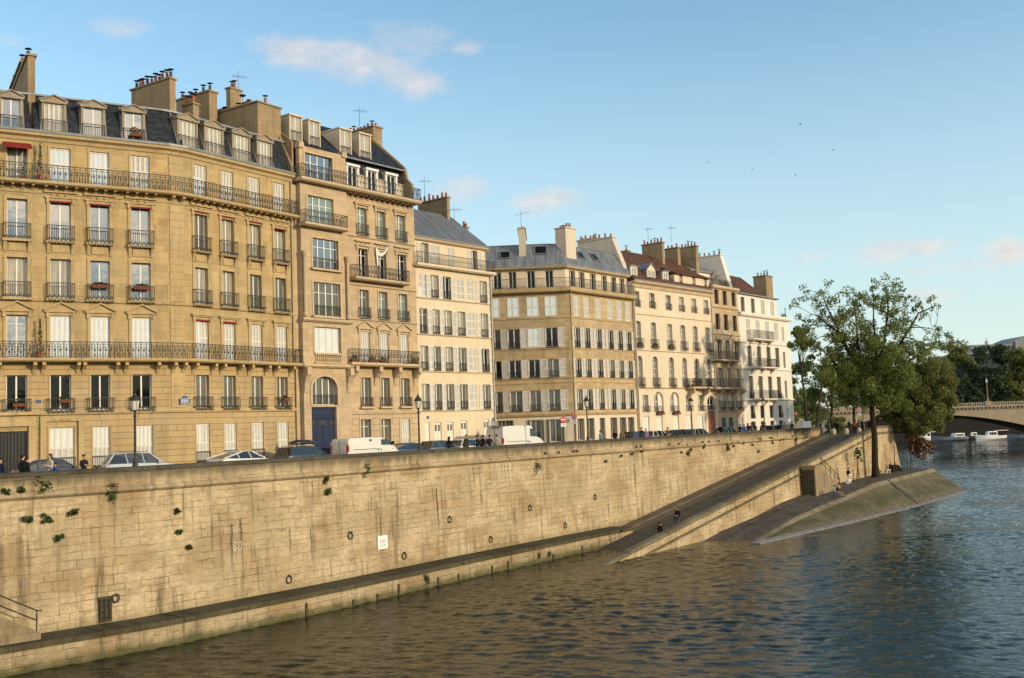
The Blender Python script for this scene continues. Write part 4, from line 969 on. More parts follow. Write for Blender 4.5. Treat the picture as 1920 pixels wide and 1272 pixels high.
for v, n, t in ((q2[0]-.38, .22, .22), (q3[0]-.55, .08, .12), (q3[0]-.12, .1, .12), (q4[0]-.12, .1, .12), (q5[0]-.12, .1, .12)):
    sweep('string_course', M['stone_brown'] if v > q2[0] else M['trim_golden'], bD, pD, [(0, v-t), (n*.6, v-t), (n, v), (0, v)])
sweep('balcony', M['trim_golden'], bD, pD, [(-1.2, VD6-.02), (.3, VD6-.3), (.55, VD6-.16), (.6, VD6+.22), (-1.2, VD6+.22)])
# attic storey behind a plain railing
att = .55
for fr, L, cs in ((fl, LL, cL6), (fd, LDr, [(x_-.52, x_+.52) for x_ in [fd.u(p, 530, -att) for p in (1073.5, 1091, 1112, 1133, 1150.5, 1166)]])):
    u0 = 0 if fr is fl else att*mt(aDR-aDL)*1.0; u1 = L-(att*mt(aDR-aDL) if fr is fl else 0)
    wall(bD, fr, u0, u1, VD6, VDe, sh(cs, (q6[0], q6[1]+.1)), M['render_pink'], y=att, ends=(fr is fl, fr is fd), rec=.3)
    for i, c in enumerate(cs):
        if fr is fl: W(bD, fr, (*c, q6[0], q6[1]+.1), 'glass_dark', y=att, leaf=2)
        else: W(bD, fr, (*c, q6[0], q6[1]+.1), 'glass_dark', y=att, leaf=2, rec=.24)
    k = .46*mt(aDR-aDL)
    rail(MB(), 0 if fr is fl else -k, L+k if fr is fl else L, q6[0]-.1, q6[0]+.92, .46, 'bars').build('balcony_railing', M['iron'], bD, fr)
sweep('cornice', M['trim_pale'], bD, pD, [(-.6, VDe-.02), (-.3, VDe), (-.1, VDe+.14), (-.1, VDe+.3), (-.7, VDe+.3)])
prof = [(-.1, VDe+.3), (-1.7, VDe+2.75), (-4.6, VDe+3.4)]
sweep('zinc_roof', M['zinc_roof'], bD, pD, [(-.02, VDe+.3), (-.02, VDe+.42), (-1.7, VDe+2.75), (-1.66, VDe+2.83), (-4.6, VDe+3.4), (-6, VDe+3.4), (-6, VDe+.3)])
hip = mt(aDR-aDL)
seams(bD, fl, .2, LL-.1, [(.02, VDe+.42), (1.7, VDe+2.75)], 1.05, (0, hip)); seams(bD, fd, .1, LDr-.2, [(.02, VDe+.42), (1.7, VDe+2.75)], .55, (hip, 0))
dsl = lambda f: (.02+1.68*f, VDe+.42+2.33*f)
for a, b, f0, f1 in ((937, 957, .36, .72), (1002, 1026, .5, .93)): skylight(bD, fl, fl.u(a, 480, -.9), fl.u(b, 480, -.9), (dsl(f0), dsl(f1)))
for a, b, f0, f1 in ((1083, 1094, .38, .75), (1110, 1121, .4, .8)): skylight(bD, fd, fd.u(a, 480, -.9), fd.u(b, 486, -.9), (dsl(f0), dsl(f1)))
stack_at(bD, fl, 971.5, 984, 974, 428.5, .8, 2, 'chimney_white', zb=VDe+.6, kinds='t')
stack_at(bD, fd, 1060, 1078.5, 1040.5, 431, .55, 5, 'chimney_white', zb=VDe+.4, kinds='t'); 
ug = LDr-.05; nf = -.25
ztg = fd.v(1155, 446, -1.7)
chimney(bD, fd, LDr-.75, LDr+.05, 1.9, 6.5, VDe+.2, ztg, 6, 'chimney_white', 't', taper=1.75)
stack_at(bD, fd, 1119, 1124, 1082, 448, 5.5, 4, 'chimney_white', zb=VDe+.6, kinds='t')
antenna(bD, fl, fl.u(977, 420, -1.2), 1.2, fl.v(984, 428.5, -.8), 2.0, 0)
for p in ('stone',): pipe(bD, fd, .15, 0, VD6-.3, .1, 'stone'); pipe(bD, fd, LDr-.1, 0, VD6-.3, .1, 'stone')
# ------------------------------------------------------------------ building E (pale, arched windows)
bE = thing('apartment_building', 'pale smooth house with arched windows and a brown tiled roof with dormers', 'building', bt(frE)); fe = frE; LE = dist(Dr, E1)
y4, y3, y2, y1, y0 = R_(fe, 1195, (546.6, 576), (602, 651), (667, 724.5), (741, 774), (781, 822))
xs4 = [fe.u(p, 575) for p in (1194.7, 1223.3, 1253.5, 1278, 1301, 1323.8)]
cE = [(x_-.55, x_+.55) for x_ in xs4]
x1 = [fe.u(p, 757) for p in (1211, 1232.5, 1262.5, 1291.5, 1314.5, 1333)]; cE1 = [(x_-.55, x_+.55) for x_ in x1]
rb = M['render_pink']; VEe = fe.v(1190, 528)
ar = lambda cs, r, rise: [(a, b, r[0], r[1], rise) for a, b in cs]
o4 = ar(cE, y4, 0); o3 = ar(cE, y3, .22); o2 = ar(cE, y2, .5)
arch1 = [(cE1[i][0]-.05, cE1[i][1]+.75, y1[0], y1[1]+.35, .85) for i in (1, 2)]; o1 = [(*cE1[i], *y1, 0) for i in (0, 3, 4)]
dE = (fe.u(1328, 790), fe.u(1343, 790), 0, fe.v(1335, 742), .9)
gE = [(x_-.62, x_+.62, y0[0]+.02, y0[1], 0) for x_ in [fe.u(p, 795) for p in (1212, 1237, 1268, 1292, 1314)]]
wall(bE, fe, 0, LE, -.4, VEe, o4+o3+o2+arch1+o1+[dE]+gE, rb, ends=(True, True), rec=.3)
for i in range(6):
    kw = dict(fmat='white_paint', mid=1)
    W(bE, fe, o4[i], 'glass_sky' if i < 3 else 'glass_cur', tr=(.33, .66), guard=('bars', .12, .75, .08), **kw)
    W(bE, fe, o3[i], 'glass_cur' if i == 2 else 'glass_mid', tr=(.22, .42, .62, .82), guard=('scroll', .25, .95, .15), **kw)
    W(bE, fe, o2[i], 'glass_mid' if i < 4 else 'glass_dark', tr=(.2, .4, .6, .78), guard=('scroll', .22, .95, .15), **kw)
    if i < 3: planter(bE, fe, (cE[i][0]+cE[i][1])/2, .15, y3[0]+.08, .9, .2, .25, 1)
for o in o1: W(bE, fe, o, 'glass_mid', tr=(.33, .66), mid=1, guard=('bars', .22, .7, .12))
for o in arch1:
    W(bE, fe, (o[0], o[0]+1.15, o[2], o[3]-.12, .55), 'glass_mid', tr=(.3, .55), mid=1, guard=('bars', .22, .7, .12))
    MB().box(o[0]+1.15, o[1], .22, .32, o[2], o[3]).build('niche_panel', M['white_paint'], bE, fe); planter(bE, fe, (o[0]+o[1])/2, .14, o[2]-.3, 1.5, .3, .2)
for g in gE: MB().box(g[0], g[1], .14, .2, g[2]-.02, g[3]).box((g[0]+g[1])/2-.02, (g[0]+g[1])/2+.02, .12, .139, g[2], g[3]).build('garage_door', M['white_paint'], bE, fe)
W(bE, fe, (dE[0]+.2, dE[1]-.2, y1[0]+.1, dE[3]-.1, .7), 'glass_dark', tr=(.4,), mid=1, guard=('bars', .05, .6, .1))
MB().box(dE[0], dE[1], .16, .26, 0, y1[0]).box(dE[0]+.15, (dE[0]+dE[1])/2-.05, .12, .159, .2, y1[0]-.4).box((dE[0]+dE[1])/2+.05, dE[1]-.15, .12, .159, .2, y1[0]-.4).build('entrance_door', M['door_red'], bE, fe)
for v, n, t in ((y2[0]-.08, .14, .2), (y3[0]-.3, .08, .12), (y4[0]-.75, .08, .1)): slab(bE, fe, 0, LE, v, n, t, mat=M['trim_pale'], nm='string_course')
MB().prismx([(0, VEe-.7), (-.1, VEe-.6), (-.15, VEe-.3), (-.45, VEe-.1), (-.45, VEe+.08), (0, VEe+.08)], -.02, LE+.02).build('cornice', M['trim_pale'], bE, fe)
a, b = fe.u(1299, 730, .9), fe.u(1336, 733, .9); balc(bE, fe, a, b, y2[0]-.05, 1.0, 'scroll', 1.0, .25)
bracket_row(bE, fe, [a+.5, b-.7], y2[0]-.3, .9, 1.4, .25, 'trim_pale')
for u in (a+.7, a+1.9, b-.5): planter(bE, fe, u, .7, y2[0], .9, .3, .9)
VT2 = VEe+3.1
MB().prismx([(-.35, VEe+.09), (-.3, VEe+.2), (2.6, VT2), (5, VT2+1.6), (10, VT2+1.6), (10, VEe+.09)], 0, LE).build('tiled_roof', M['tile'], bE, fe)
MB().box(0, LE, -.5, -.3, VEe+.085, VEe+.22).build('gutter', M['lead'], bE, fe)
def lucarne(root, fr, pl, pr, pt, pb, n, gab, mat, side):
    a, b = fr.u(pl, (pt+pb)/2, n), fr.u(pr, (pt+pb)/2, n); zb, zt = fr.v(pl, pb, n), fr.v(pl, pt, n); y = -n; w = b-a
    mb = MB().box(a, a+.14, y, y+.2, zb, zt).box(b-.14, b, y, y+.2, zb, zt).box(a+.14, b-.14, y, y+.2, zt-.14, zt).box(a, b, y-.05, y+.2, zb-.1, zb)
    o = mb.build('dormer', M[mat], root, fr)
    link('dormer_side', MB().box(a+.01, a+.08, y+.2, y+3.5, zb, zt).box(b-.08, b-.01, y+.2, y+3.5, zb, zt).mesh('dormer_side', M[side]), o)
    if gab: g = MB().prism([(a-.05, zt), (b+.05, zt), ((a+b)/2, zt+.7)], y, y+.1); link('pediment', g.mesh('pediment', M[mat]), o); link('dormer_roof', MB().prism([(a-.12, zt), ((a+b)/2, zt+.72), (b+.12, zt), ((a+b)/2, zt+.82)], y-.12, y+4).mesh('dormer_roof', M['zinc']), o)
    else: link('dormer_roof', MB().box(a-.1, b+.1, y-.15, y+4, zt+.001, zt+.12).mesh('dormer_roof', M['zinc']), o)
    for nm, me, dy in (('dormer_window', frame_mesh(w-.28, zt-zb-.14, 2, (.5,), 0).mesh('dormer_window', M['white_paint']), .06), ('pane', pane_mesh(w-.28, zt-zb-.14, 0).mesh('pane', M['glass_cur']), .1)):
        q = link(nm, me, o); q.location = (a+.14, y+dy, zb)
lucarne(bE, fe, 1183, 1195, 499, 524, -.2, False, 'white_paint', 'zinc'); lucarne(bE, fe, 1214, 1229, 505, 529, -.3, True, 'render_pink', 'zinc'); lucarne(bE, fe, 1243, 1253.5, 509, 533, -.3, False, 'white_paint', 'chimney_stone')
ra, rb_ = fe.u(1265, 535, -.2), LE; zt = fe.v(1270, 515, -.2)
wE = [(fe.u(p, 528, -.2)-.38, fe.u(p, 528, -.2)+.38, VEe+.55, VEe+1.75) for p in (1277, 1301, 1322.5)]
wall(bE, fe, ra, rb_, VEe, zt, wE, M['render_cream'], y=.2, deep=2.5, rec=.2, name='attic_wall')
for w_ in wE: W(bE, fe, w_, 'glass_mid', y=.2, tr=(.5,), rec=.15)
MB().prismx([(-.1, zt), (-.1, zt+.12), (3.2, zt+1.5), (3.2, zt-.1)], ra-.1, rb_).build('attic_roof', M['tile'], bE, fe)
stack_at(bE, fe, 1241, 1245, 1203, 456, 3.0, 6, zb=VEe+1, kinds='ttm'); stack_at(bE, fe, 1270, 1275, 1246, 466, 3.6, 3, zb=VEe+1, kinds='t'); stack_at(bE, fe, 1304, 1309, 1273, 463, 2.6, 5, zb=VEe+1, kinds='tm'); stack_at(bE, fe, 1176, 1181, 1169, 472, 5.2, 1, zb=VEe+1, kinds='m')
antenna(bE, fe, fe.u(1222, 450, -4), 4.5, fe.v(1222, 452, -4.5), 1.7, 0); antenna(bE, fe, fe.u(1265, 450, -4), 4.5, fe.v(1265, 455, -4.5), 2.2, 0)
pipe(bE, fe, .2, 0, VEe-.6, .1, 'white')
pipe(bE, fe, LE-.15, 0, VEe-.6, .1, 'white')
# ------------------------------------------------------------------ building F (narrow, three bays, iron balconies)
bF = thing('apartment_building', 'narrow three-bay house with dark iron balconies and roof terrace plants, beside the white end house', 'building', bt(frF)); ff = frF; LF = dist(E1, F1)
xF = [ff.u(p, 690) for p in (1350.5, 1366, 1382.5)]; cF = [(x_-.55, x_+.55) for x_ in xF]
f6, f5, f4, f3, f2, f1 = R_(ff, 1352, (545, 571.5), (589, 619), (638.5, 675), (690, 727.5), (740.5, 767), (784, 822))
f5 = (ff.v(1352, 619), ff.v(1352, 589)); VFe = ff.v(1345, 536)
opsF = [o for r in (f6, f5, f4, f3, f2) for o in sh(cF, r)]
gF = [(x_-.6, x_+.6, .0, f1[1]) for x_ in [ff.u(p, 800) for p in (1358, 1371.5, 1389)]]
wall(bF, ff, 0, LF, -.4, VFe, opsF+gF, M['stone_pale'], ends=(True, True), rec=.3)
for i, c in enumerate(cF):
    W(bF, ff, (*c, *f6), 'glass_dark', leaf=2, fmat='pipe_dark'); W(bF, ff, (*c, *f5), 'glass_dark', fmat='pipe_dark')
    W(bF, ff, (*c, *f4), 'glass_dark', surround=(.12, .05), smat='trim_pale', awn='awning_green' if i != 1 else None)
    W(bF, ff, (*c, *f3), 'glass_mid', surround=(.12, .05), smat='trim_pale')
    W(bF, ff, (*c, *f2), sh='closed', leafs=2, guard=('scroll', .2, .95, .25), surround=(.12, .05), smat='trim_pale')
for i, g in enumerate(gF): MB().box(g[0], g[1], .12, .18, g[2], g[3]).box(g[0]+.1, g[1]-.1, .1, .119, .2, g[3]-.8).build('entrance_door', M['door_green' if i < 2 else 'white_paint'], bF, ff)
balc(bF, ff, ff.u(1342, 678, .8), ff.u(1388, 679, .8), f4[0], .8, 'scroll', 1.05, .25); balc(bF, ff, ff.u(1344, 728, 1.0), ff.u(1397, 728, 1.0), f3[0], 1.0, 'scroll', 1.1, .28)
bracket_row(bF, ff, [.5, LF/2-.6, LF/2+.6, LF-.5], f3[0]-.28, .8, .8, .22, 'trim_pale'); bracket_row(bF, ff, [LF/2-.5, LF/2+.9], f4[0]-.25, .6, .6, .22, 'trim_pale')
for v in (f5[0]-.45, f6[0]-.3, f2[0]-.12): slab(bF, ff, 0, LF, v, .16, .2, nm='string_course')
slab(bF, ff, -.02, LF+.02, VFe, .35, .4, nm='cornice')
MB().box(0, LF, 0, 9, VFe-.3, VFe).build('terrace', M['zinc'], bF, ff)
rail(MB(), .1, LF-.1, VFe, VFe+.9, -.1, 'bars').build('terrace_railing', M['iron'], bF, ff)
for u, h in ((1.0, 1.2), (2.6, 2.2), (3.4, 2.0), (4.4, .9), (5.6, .8)): planter(bF, ff, u, -.7, VFe, 1., .5, h)
zt = ff.v(1310, 505, -3); wall(bF, ff, 0, LF-1.2, VFe, VFe+2.2, [(1., 2., VFe+.2, VFe+1.9)], M['render_white'], y=3., deep=4, name='attic_wall'); W(bF, ff, (1., 2., VFe+.2, VFe+1.9), 'glass_dark', y=3.)
MB().prismx([(2.7, VFe+2.2), (2.7, VFe+2.35), (5, VFe+3.4), (7, VFe+3.4), (7, VFe+2.2)], 0, LF-1.2).build('zinc_roof', M['zinc'], bF, ff)
chimney(bF, ff, LF-1.1, LF-.2, 1.6, 8., VFe-.1, ff.v(1366, 482, -1.6), 9, 'render_white', 'mdt', taper=1.2)
# ------------------------------------------------------------------ building G (white end house)
bG = thing('apartment_building', 'white end house next to the trees, with central iron balconies and a set-back top floor', 'building', bt(frG)); fg = frG; LG = dist(F1, G1)
g5, g4, g3, g2, g1_ = R_(fg, 1405, (598.5, 634.5), (648.5, 687), (705, 747.5), (761, 785.5), (791, 803))
xg = [fg.u(p, 725) for p in (1409, 1427, 1444.5, 1461)]; cG = [(x_-.6, x_+.6) for x_ in xg]; nw = fg.u(1474.5, 740); VGe = fg.v(1400, 588)
opsG = [o for r in (g5, g4, g3, g2, g1_) for o in sh(cG, r)]; no = [(nw-.35, nw+.35, r[0], r[1]-.5) for r in (g5, g4, g3, g2, g1_)]
wall(bG, fg, 0, LG, -.4, VGe, opsG+no, M['render_white'], ends=(True, True), rec=.3)
for i, c in enumerate(cG):
    W(bG, fg, (*c, *g5), sh='closed', leafs=2, shy=-.02); 
    for r, gl in ((g4, 'glass_mid'), (g3, 'glass_mid'), (g2, 'glass_dark'), (g1_, 'glass_dark')): W(bG, fg, (*c, *r), gl, fmat='pipe_dark', guard=('bars', .06, .7, .03) if r in (g3, g2) and i in (0, 3) else None)
for k, o in enumerate(no): W(bG, fg, o, 'glass_mid', sh='closed' if k in (0, 3) else None, leafs=2)
for v, n in ((g4[0]-.25, .15), (g3[0]-.12, .22), (g5[0]-.5, .12)): slab(bG, fg, 0, LG, v, n, .2, mat=M['render_white'], nm='string_course')
slab(bG, fg, -.05, LG+.3, VGe+.1, .4, .5, mat=M['render_white'], nm='cornice')
for (pa, pb, pv, r) in ((1412, 1453, 637, g5), (1415.5, 1459, 688, g4), (1423, 1464, 750, g3)):
    a, b = fg.u(pa, pv, .8), fg.u(pb, pv, .8); balc(bG, fg, a, b, r[0]-.05, .85, 'scroll', 1.1, .22, mat=M['render_white']); bracket_row(bG, fg, [a+.6, (a+b)/2, b-.6], r[0]-.27, .6, .7, .3, 'chimney_white')
planter(bG, fg, (cG[1][1]+cG[2][0])/2+.3, .6, g4[0], 1., .4, 1.6)
ot = [(fg.u(p, 570, -1.2)-.55, fg.u(p, 570, -1.2)+.55, VGe+.35, VGe+2.4) for p in (1392.5, 1411.5, 1429.5, 1447)]; VG2 = fg.v(1400, 553.5, -1.2)
wall(bG, fg, 0, fg.u(1456, 575, -1.2), VGe, VG2, ot, M['render_white'], y=1.2, ends=(True, True), rec=.25)
for i, o in enumerate(ot): W(bG, fg, o, 'glass_mid', sh='closed' if i > 1 else None, leafs=2, y=1.2, fmat='pipe_dark')
MB().box(0, LG, 0, 10, VGe-.1, VGe+.08).build('terrace', M['zinc'], bG, fg)
uE = fg.u(1456, 575, -1.2); MB().prismx([(.9, VG2), (.9, VG2+.15), (4.5, VG2+3.2), (6, VG2+3.2), (6, VG2)], 0, uE*.72).build('tiled_roof', M['tile'], bG, fg)
MB().box(-.1, uE+.3, .85, 7, VG2+.002, VG2+.13).build('flat_roof', M['zinc'], bG, fg)
stack_at(bG, fg, 1436, 1448, 1412, 520, 2.6, 4, zb=VG2, kinds='d'); 
rail(MB(), uE+.6, LG-.1, VGe+.1, VGe+1.6, -.3, 'bars').build('terrace_railing', M['iron'], bG, fg); planter(bG, fg, uE+1.2, -.8, VGe+.1, 1.2, .4, .7)
STREAKS = [(81.69, .09, 3.4, 6.1, .95), (82.2, .06, 4.3, 6.0, .9), (81.29, .05, 5.0, 6.1, .8), (63.3, .12, 3.4, 5.4, .7), (63.94, .12, 3.7, 5.6, .7), (61.94, .08, 4.0, 5.4, .6), (74.76, .07, 4.7, 6.1, .6), (69.21, .08, 2.7, 4.6, .65), (77.44, .06, 4.9, 6.1, .65), (67.54, .1, 3., 4.8, .6), (79.8, .07, 5., 6.3, .6), (50.5, .25, 2.5, 5.6, .4)]
M['trim_quay'] = quaystone('moulding_limestone', (.34, .27, .17), w=1.5, h=3.)
M['quay'] = quaystone('quay_limestone', QC, mossy=(2.3, 1.5, .4), streaks=STREAKS)
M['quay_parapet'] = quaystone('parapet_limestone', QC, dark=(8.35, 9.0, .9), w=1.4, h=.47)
M['quay_ramp'] = quaystone('ramp_wall_limestone', QC, w=1., h=.42)
M['coping_ramp'] = quaystone('ramp_coping', (.15, .132, .085), w=1.6, h=6.)
M['quay_stair'] = stone('stair_stone', (.24, .19, .12), 1., .4, .5, .15, .8)
M['quay_ledge'] = quaystone('ledge_limestone', hsv(QC, .8), mossy=(1.05, .4, .92), w=1.1, h=.38)
M['toe'] = flat('pale_toe_stone', (.2, .19, .18), .8, .2, .25, 2)
M['post'] = flat('weedy_dark_brown', (.05, .045, .024), .8, .2, .4, 5)  # weedy dark brown of the ledge stain strips and dark plates
M['notice'] = flat('notice_white', (.75, .75, .72), .6, .3, .05)
M['faded'] = flat('faded_white_paint', (.42, .37, .28), .8, .2, .2, 4)
M['red'] = flat('red_paint', (.55, .04, .03), .5, .4, .1)
M['bridge'] = stone('bridge_stone', (.29, .245, .185), 1.5, .6, .3, .1, .5)
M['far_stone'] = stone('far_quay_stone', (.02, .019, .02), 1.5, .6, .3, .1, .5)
M['far_wall'] = stone('far_wall', (.045, .055, .06), 3., 3., .1, .05, .3)
M['boat_white'] = flat('boat_white_paint', (.7, .7, .68), .4, .5, .1)
M['boat_blue'] = flat('boat_blue_grey', (.09, .12, .16), .5, .4, .2)
M['boat_dark'] = flat('boat_black', (.015, .016, .018), .5, .4, .2)
# ------------------------------------------------------------------ river, road, quay
AQ = radians(54.5); Q0 = (5.35, 86.59); frQ = Fr(Q0, AQ, 0.); qw = lambda t, n, z=0.: frQ.w(t, n, z)
WL = [(-58, 12.5), (-41, 29.5), (-23, 47.8), (-17.74, 53.13), (-10.3, 63.19), (-2.81, 74.77), Q0]
led_end = tuple(qw(7.6, 0).xy); LW = WL+[led_end]; WW = WL+[tuple(qw(30, 0).xy), tuple(qw(61.5, 0).xy)]
import numpy as np
def river():
    """choppy river surface: real wave geometry near the viewer, flat sheet far out"""
    g_ = np.random.default_rng(5); K = 90; lam = np.exp(g_.uniform(np.log(.45), np.log(3.6), K)); th = g_.normal(radians(72), .62, K); ph = g_.uniform(0, 2*pi, K); am = .005*lam**1.0*np.exp(-.5*(np.log(lam/.6)/.8)**2)
    co_, fa, off = [], [], 0
    for x0, x1, y0, y1, s in ((-38., 50., 20., 92., .165), (-6., 124., 92., 190., .27), (30., 230., 190., 404., .8)):
        xs = np.arange(x0, x1+s*.5, s); ys = np.arange(y0, y1+s*.5, s); X_, Y_ = np.meshgrid(xs, ys); X_ = X_+.12*s*np.sin(Y_*3.1); Z = np.zeros_like(X_)
        wx, wy = X_+.8*np.sin(Y_*.13+1.)+.5*np.sin(X_*.21), Y_+.8*np.sin(X_*.11+.5)
        for l, t, p, a in zip(lam, th, ph, am):
            if l < 2.2*s: continue
            q = np.sin((wx*cos(t)+wy*sin(t))*2*pi/l+p); Z += a*(q+.25*np.cos(2*((wx*cos(t)+wy*sin(t))*2*pi/l+p)))
        gust = .8+.35*np.sin(X_*.043+Y_*.061+1.)*np.sin(X_*.091-Y_*.037)+.2*np.sin(X_*.17+Y_*.23); Z *= np.clip(gust, .35, 1.5)
        e = np.minimum(np.minimum(X_-x0, x1-X_), np.minimum(Y_-y0, y1-Y_)); Z *= np.clip(e/3., 0, 1)
        ny, nx = X_.shape; co_.append(np.stack([X_, Y_, Z], -1).reshape(-1, 3)); i = np.arange(ny*nx).reshape(ny, nx)+off; fa.append(np.stack([i[:-1, :-1], i[:-1, 1:], i[1:, 1:], i[1:, :-1]], -1).reshape(-1, 4)); off += ny*nx
    B = [(-1500, -400), (4000, -400), (4000, 6000), (-1500, 6000)]
    co_.append(np.array([(x, y, -.12) for x, y in B], float)); fa.append(np.arange(off, off+4).reshape(1, 4)); co_ = np.concatenate(co_); fa = np.concatenate(fa)
    me = bpy.data.meshes.new('river_water'); me.vertices.add(len(co_)); me.vertices.foreach_set('co', co_.ravel()); me.loops.add(fa.size); me.loops.foreach_set('vertex_index', fa.ravel().astype(np.int32)); me.polygons.add(len(fa)); me.polygons.foreach_set('loop_start', np.arange(0, fa.size, 4, dtype=np.int32)); me.polygons.foreach_set('use_smooth', [True]*len(fa)); me.update(calc_edges=True); me.materials.append(M['water'])
    return link('river_water', me)
tag(river(), kind='structure')
qm = thing('quay_wall', 'high stained limestone embankment wall with a moulded parapet and mossy ledge along the river', 'wall')
BAT = .26
sweep('wall_face', M['quay'], qm, WW, [(-2.0, -1.5), (-2.0, 1.0), (-2.-BAT, 7.6), (-3.2, 7.6), (-3.2, -1.5)], zb=0, uv='z')
sweep('string_moulding', M['trim_quay'] if 'trim_quay' in M else M['quay_parapet'], qm, WW, [(-2.3, 7.5), (-2.16, 7.56), (-2.05, 7.66), (-2.05, 7.78), (-2.14, 7.86), (-2.3, 7.9)], zb=0, uv='z')
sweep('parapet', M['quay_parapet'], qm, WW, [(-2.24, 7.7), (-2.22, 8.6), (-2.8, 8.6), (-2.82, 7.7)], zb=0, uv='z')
sweep('coping', M['quay_coping'], qm, WW, [(-2.17, 8.59), (-2.17, 8.68), (-2.22, 8.77), (-2.38, 8.82), (-2.68, 8.82), (-2.82, 8.77), (-2.87, 8.68), (-2.87, 8.59)], zb=0, uv=True)
sweep('ledge', M['quay_ledge'], qm, LW, [(.1, -1.5), (0., .98), (-2.05, .98), (-2.05, -1.5)], zb=0, uv='z')
sweep('ledge_coping', M['ledge_top'], qm, LW, [(.07, .975), (.07, 1.2), (.02, 1.24), (-2.04, 1.27), (-2.04, .975)], zb=0, uv=True)
def wallhit(px, py, off=0.):
    """point on the wall face seen at a pixel"""
    d = ray(px, py); best = None
    for a, b in zip(WW, WW[1:]):
        e = Vector((b[0]-a[0], b[1]-a[1], 0)); L = e.length; e /= L; n = Vector((e.y, -e.x, 0)); A = Vector((a[0], a[1], 0))
        nn = -2.1+off
        for _ in range(3):
            t = (A+n*nn-Vector((0, 0, ZC))).dot(n)/d.dot(n); p = Vector((0, 0, ZC))+d*t; nn = -2-BAT*max(0, (p.z-1))/6.6+off
        u = (p-A).dot(e)
        if -1e-3 <= u <= L and t > 0: best = (p, atan2(e.y, e.x))
    return best
def ledgehit(px, py):
    d = ray(px, py)
    for a, b in zip(LW, LW[1:]):
        e = Vector((b[0]-a[0], b[1]-a[1], 0)); L = e.length; e /= L; n = Vector((e.y, -e.x, 0)); A = Vector((a[0], a[1], 0))
        t = (A+n*.06-Vector((0, 0, ZC))).dot(n)/d.dot(n); p = Vector((0, 0, ZC))+d*t
        if 0 <= (p-A).dot(e) <= L: return p, atan2(e.y, e.x)
def offs(pl, n):
    out = []
    for i, p in enumerate(pl):
        ds = [(Vector(pl[j+1])-Vector(pl[j])).normalized() for j in (i-1, i) if 0 <= j < len(pl)-1]
        ns = [Vector((d.y, -d.x)) for d in ds]; m_ = sum(ns, Vector((0, 0))).normalized(); m_ /= m_.dot(ns[0]); out.append((p[0]+m_.x*n, p[1]+m_.y*n))
    return out
rp = offs(WW, -2.7)+[tuple(qw(61.5, 5.2).xy), tuple(qw(65.5, 5.2).xy), tuple(qw(69, 2).xy), tuple(qw(84, -30).xy), tuple(qw(95, -60).xy), (-20, 230), (-120, 150), (-120, 30)]
tag(MB().quad(*[(p[0], p[1], ROAD) for p in rp]).build('road', M['asphalt']), kind='structure')
o = sweep('pavement', M['pavement'], None, offs(WW, -2.83), [(0, 0), (0, .12), (-1.9, .12), (-2.0, .1), (-2.0, -.05)], zb=ROAD, uv=True); tag(o, kind='structure')
o = sweep('pavement', M['pavement'], None, [tuple(frA0.w(-4).xy), Aa, Ab, Ac, A1, B1, C1], [(0.3, -.05), (2.0, -.05), (2.0, .1), (1.9, .12), (-.35, .12)], zb=ROAD, uv=True); tag(o, kind='structure')
o = sweep('pavement', M['pavement'], None, [tuple(fl.w(0).xy), Dc, Dr, E1, F1, G1], [(0.3, -.05), (2.0, -.05), (2.0, .1), (1.9, .12), (-.35, .12)], zb=ROAD, uv=True); tag(o, kind='structure')
# ------------------------------------------------------------------ ramp, its wall, shore and bank (local x = along the river, y = -n)
RS = .13; rz = lambda t: RS*(t-1.5); kz = lambda t: RS*(t+7.)
def grid(name, mat, P, fr=None, parent=None, uvs=None, smooth=False):
    mb = MB(); R, C_ = len(P), len(P[0]); uv = []
    for i in range(R):
        for j in range(C_): mb.v.append(tuple(P[i][j])); uv.append(uvs[i][j] if uvs else (P[i][j][0], -P[i][j][1]))
    for i in range(R-1):
        for j in range(C_-1): mb.f.append((i*C_+j, i*C_+j+1, (i+1)*C_+j+1, (i+1)*C_+j))
    return mb.build(name, mat, parent, fr, uv=uv, smooth=smooth)
ts = [-9, 1.5, 20, 40, 56, 61.5, 66]
rzz = lambda t: min(ROAD+.02, rz(t)) if t < 60 else ROAD+.004*(t > 61)
tag(grid('ramp', M['cobble'], [[(t, .95, min(rz(t), ROAD+.012)), (t, -5.2, min(rz(t), ROAD+.012))] for t in ts], frQ), kind='structure')
tag(grid('ramp_footway', M['cobble'], [[(t, 2.3, rz(t)+.14), (t, .9, rz(t)+.12), (t, .9, rz(t)-.1)] for t in (-4, 10, 30, 61.)], frQ), kind='structure')
rw = thing('ramp_wall', 'sloping limestone side wall of the ramp with a broad worn coping rising from the water', 'wall', frQ.mat)
def strip(name, mat, tt, prof, uvf=None):
    """prof(t) -> list of (n,z); lofted along t, closed with end caps"""
    mb = MB(); uv = []; K = len(prof(tt[0]))
    for t in tt:
        acc = 0; p0 = None
        for q in prof(t):
            dt = q[2] if len(q) > 2 else 0.
            mb.v.append((t+dt, -q[0], q[1])); acc += 0 if p0 is None else hypot(q[0]-p0[0], q[1]-p0[1]); p0 = q; uv.append((t, q[1]))
    for i in range(len(tt)-1):
        for j in range(K): k = (j+1) % K; mb.f.append((i*K+j, (i+1)*K+j, (i+1)*K+k, i*K+k))
    mb.f.append(tuple(range(K-1, -1, -1))); mb.f.append(tuple(range((len(tt)-1)*K, len(tt)*K)))
    return mb.build(name, mat, rw, frQ, uv=uv)
top = lambda t: min(kz(t), 8.72)
tl = [-8.6, -2, 6, 14, 24, 33, 44, 54, 60.2, 66.2]
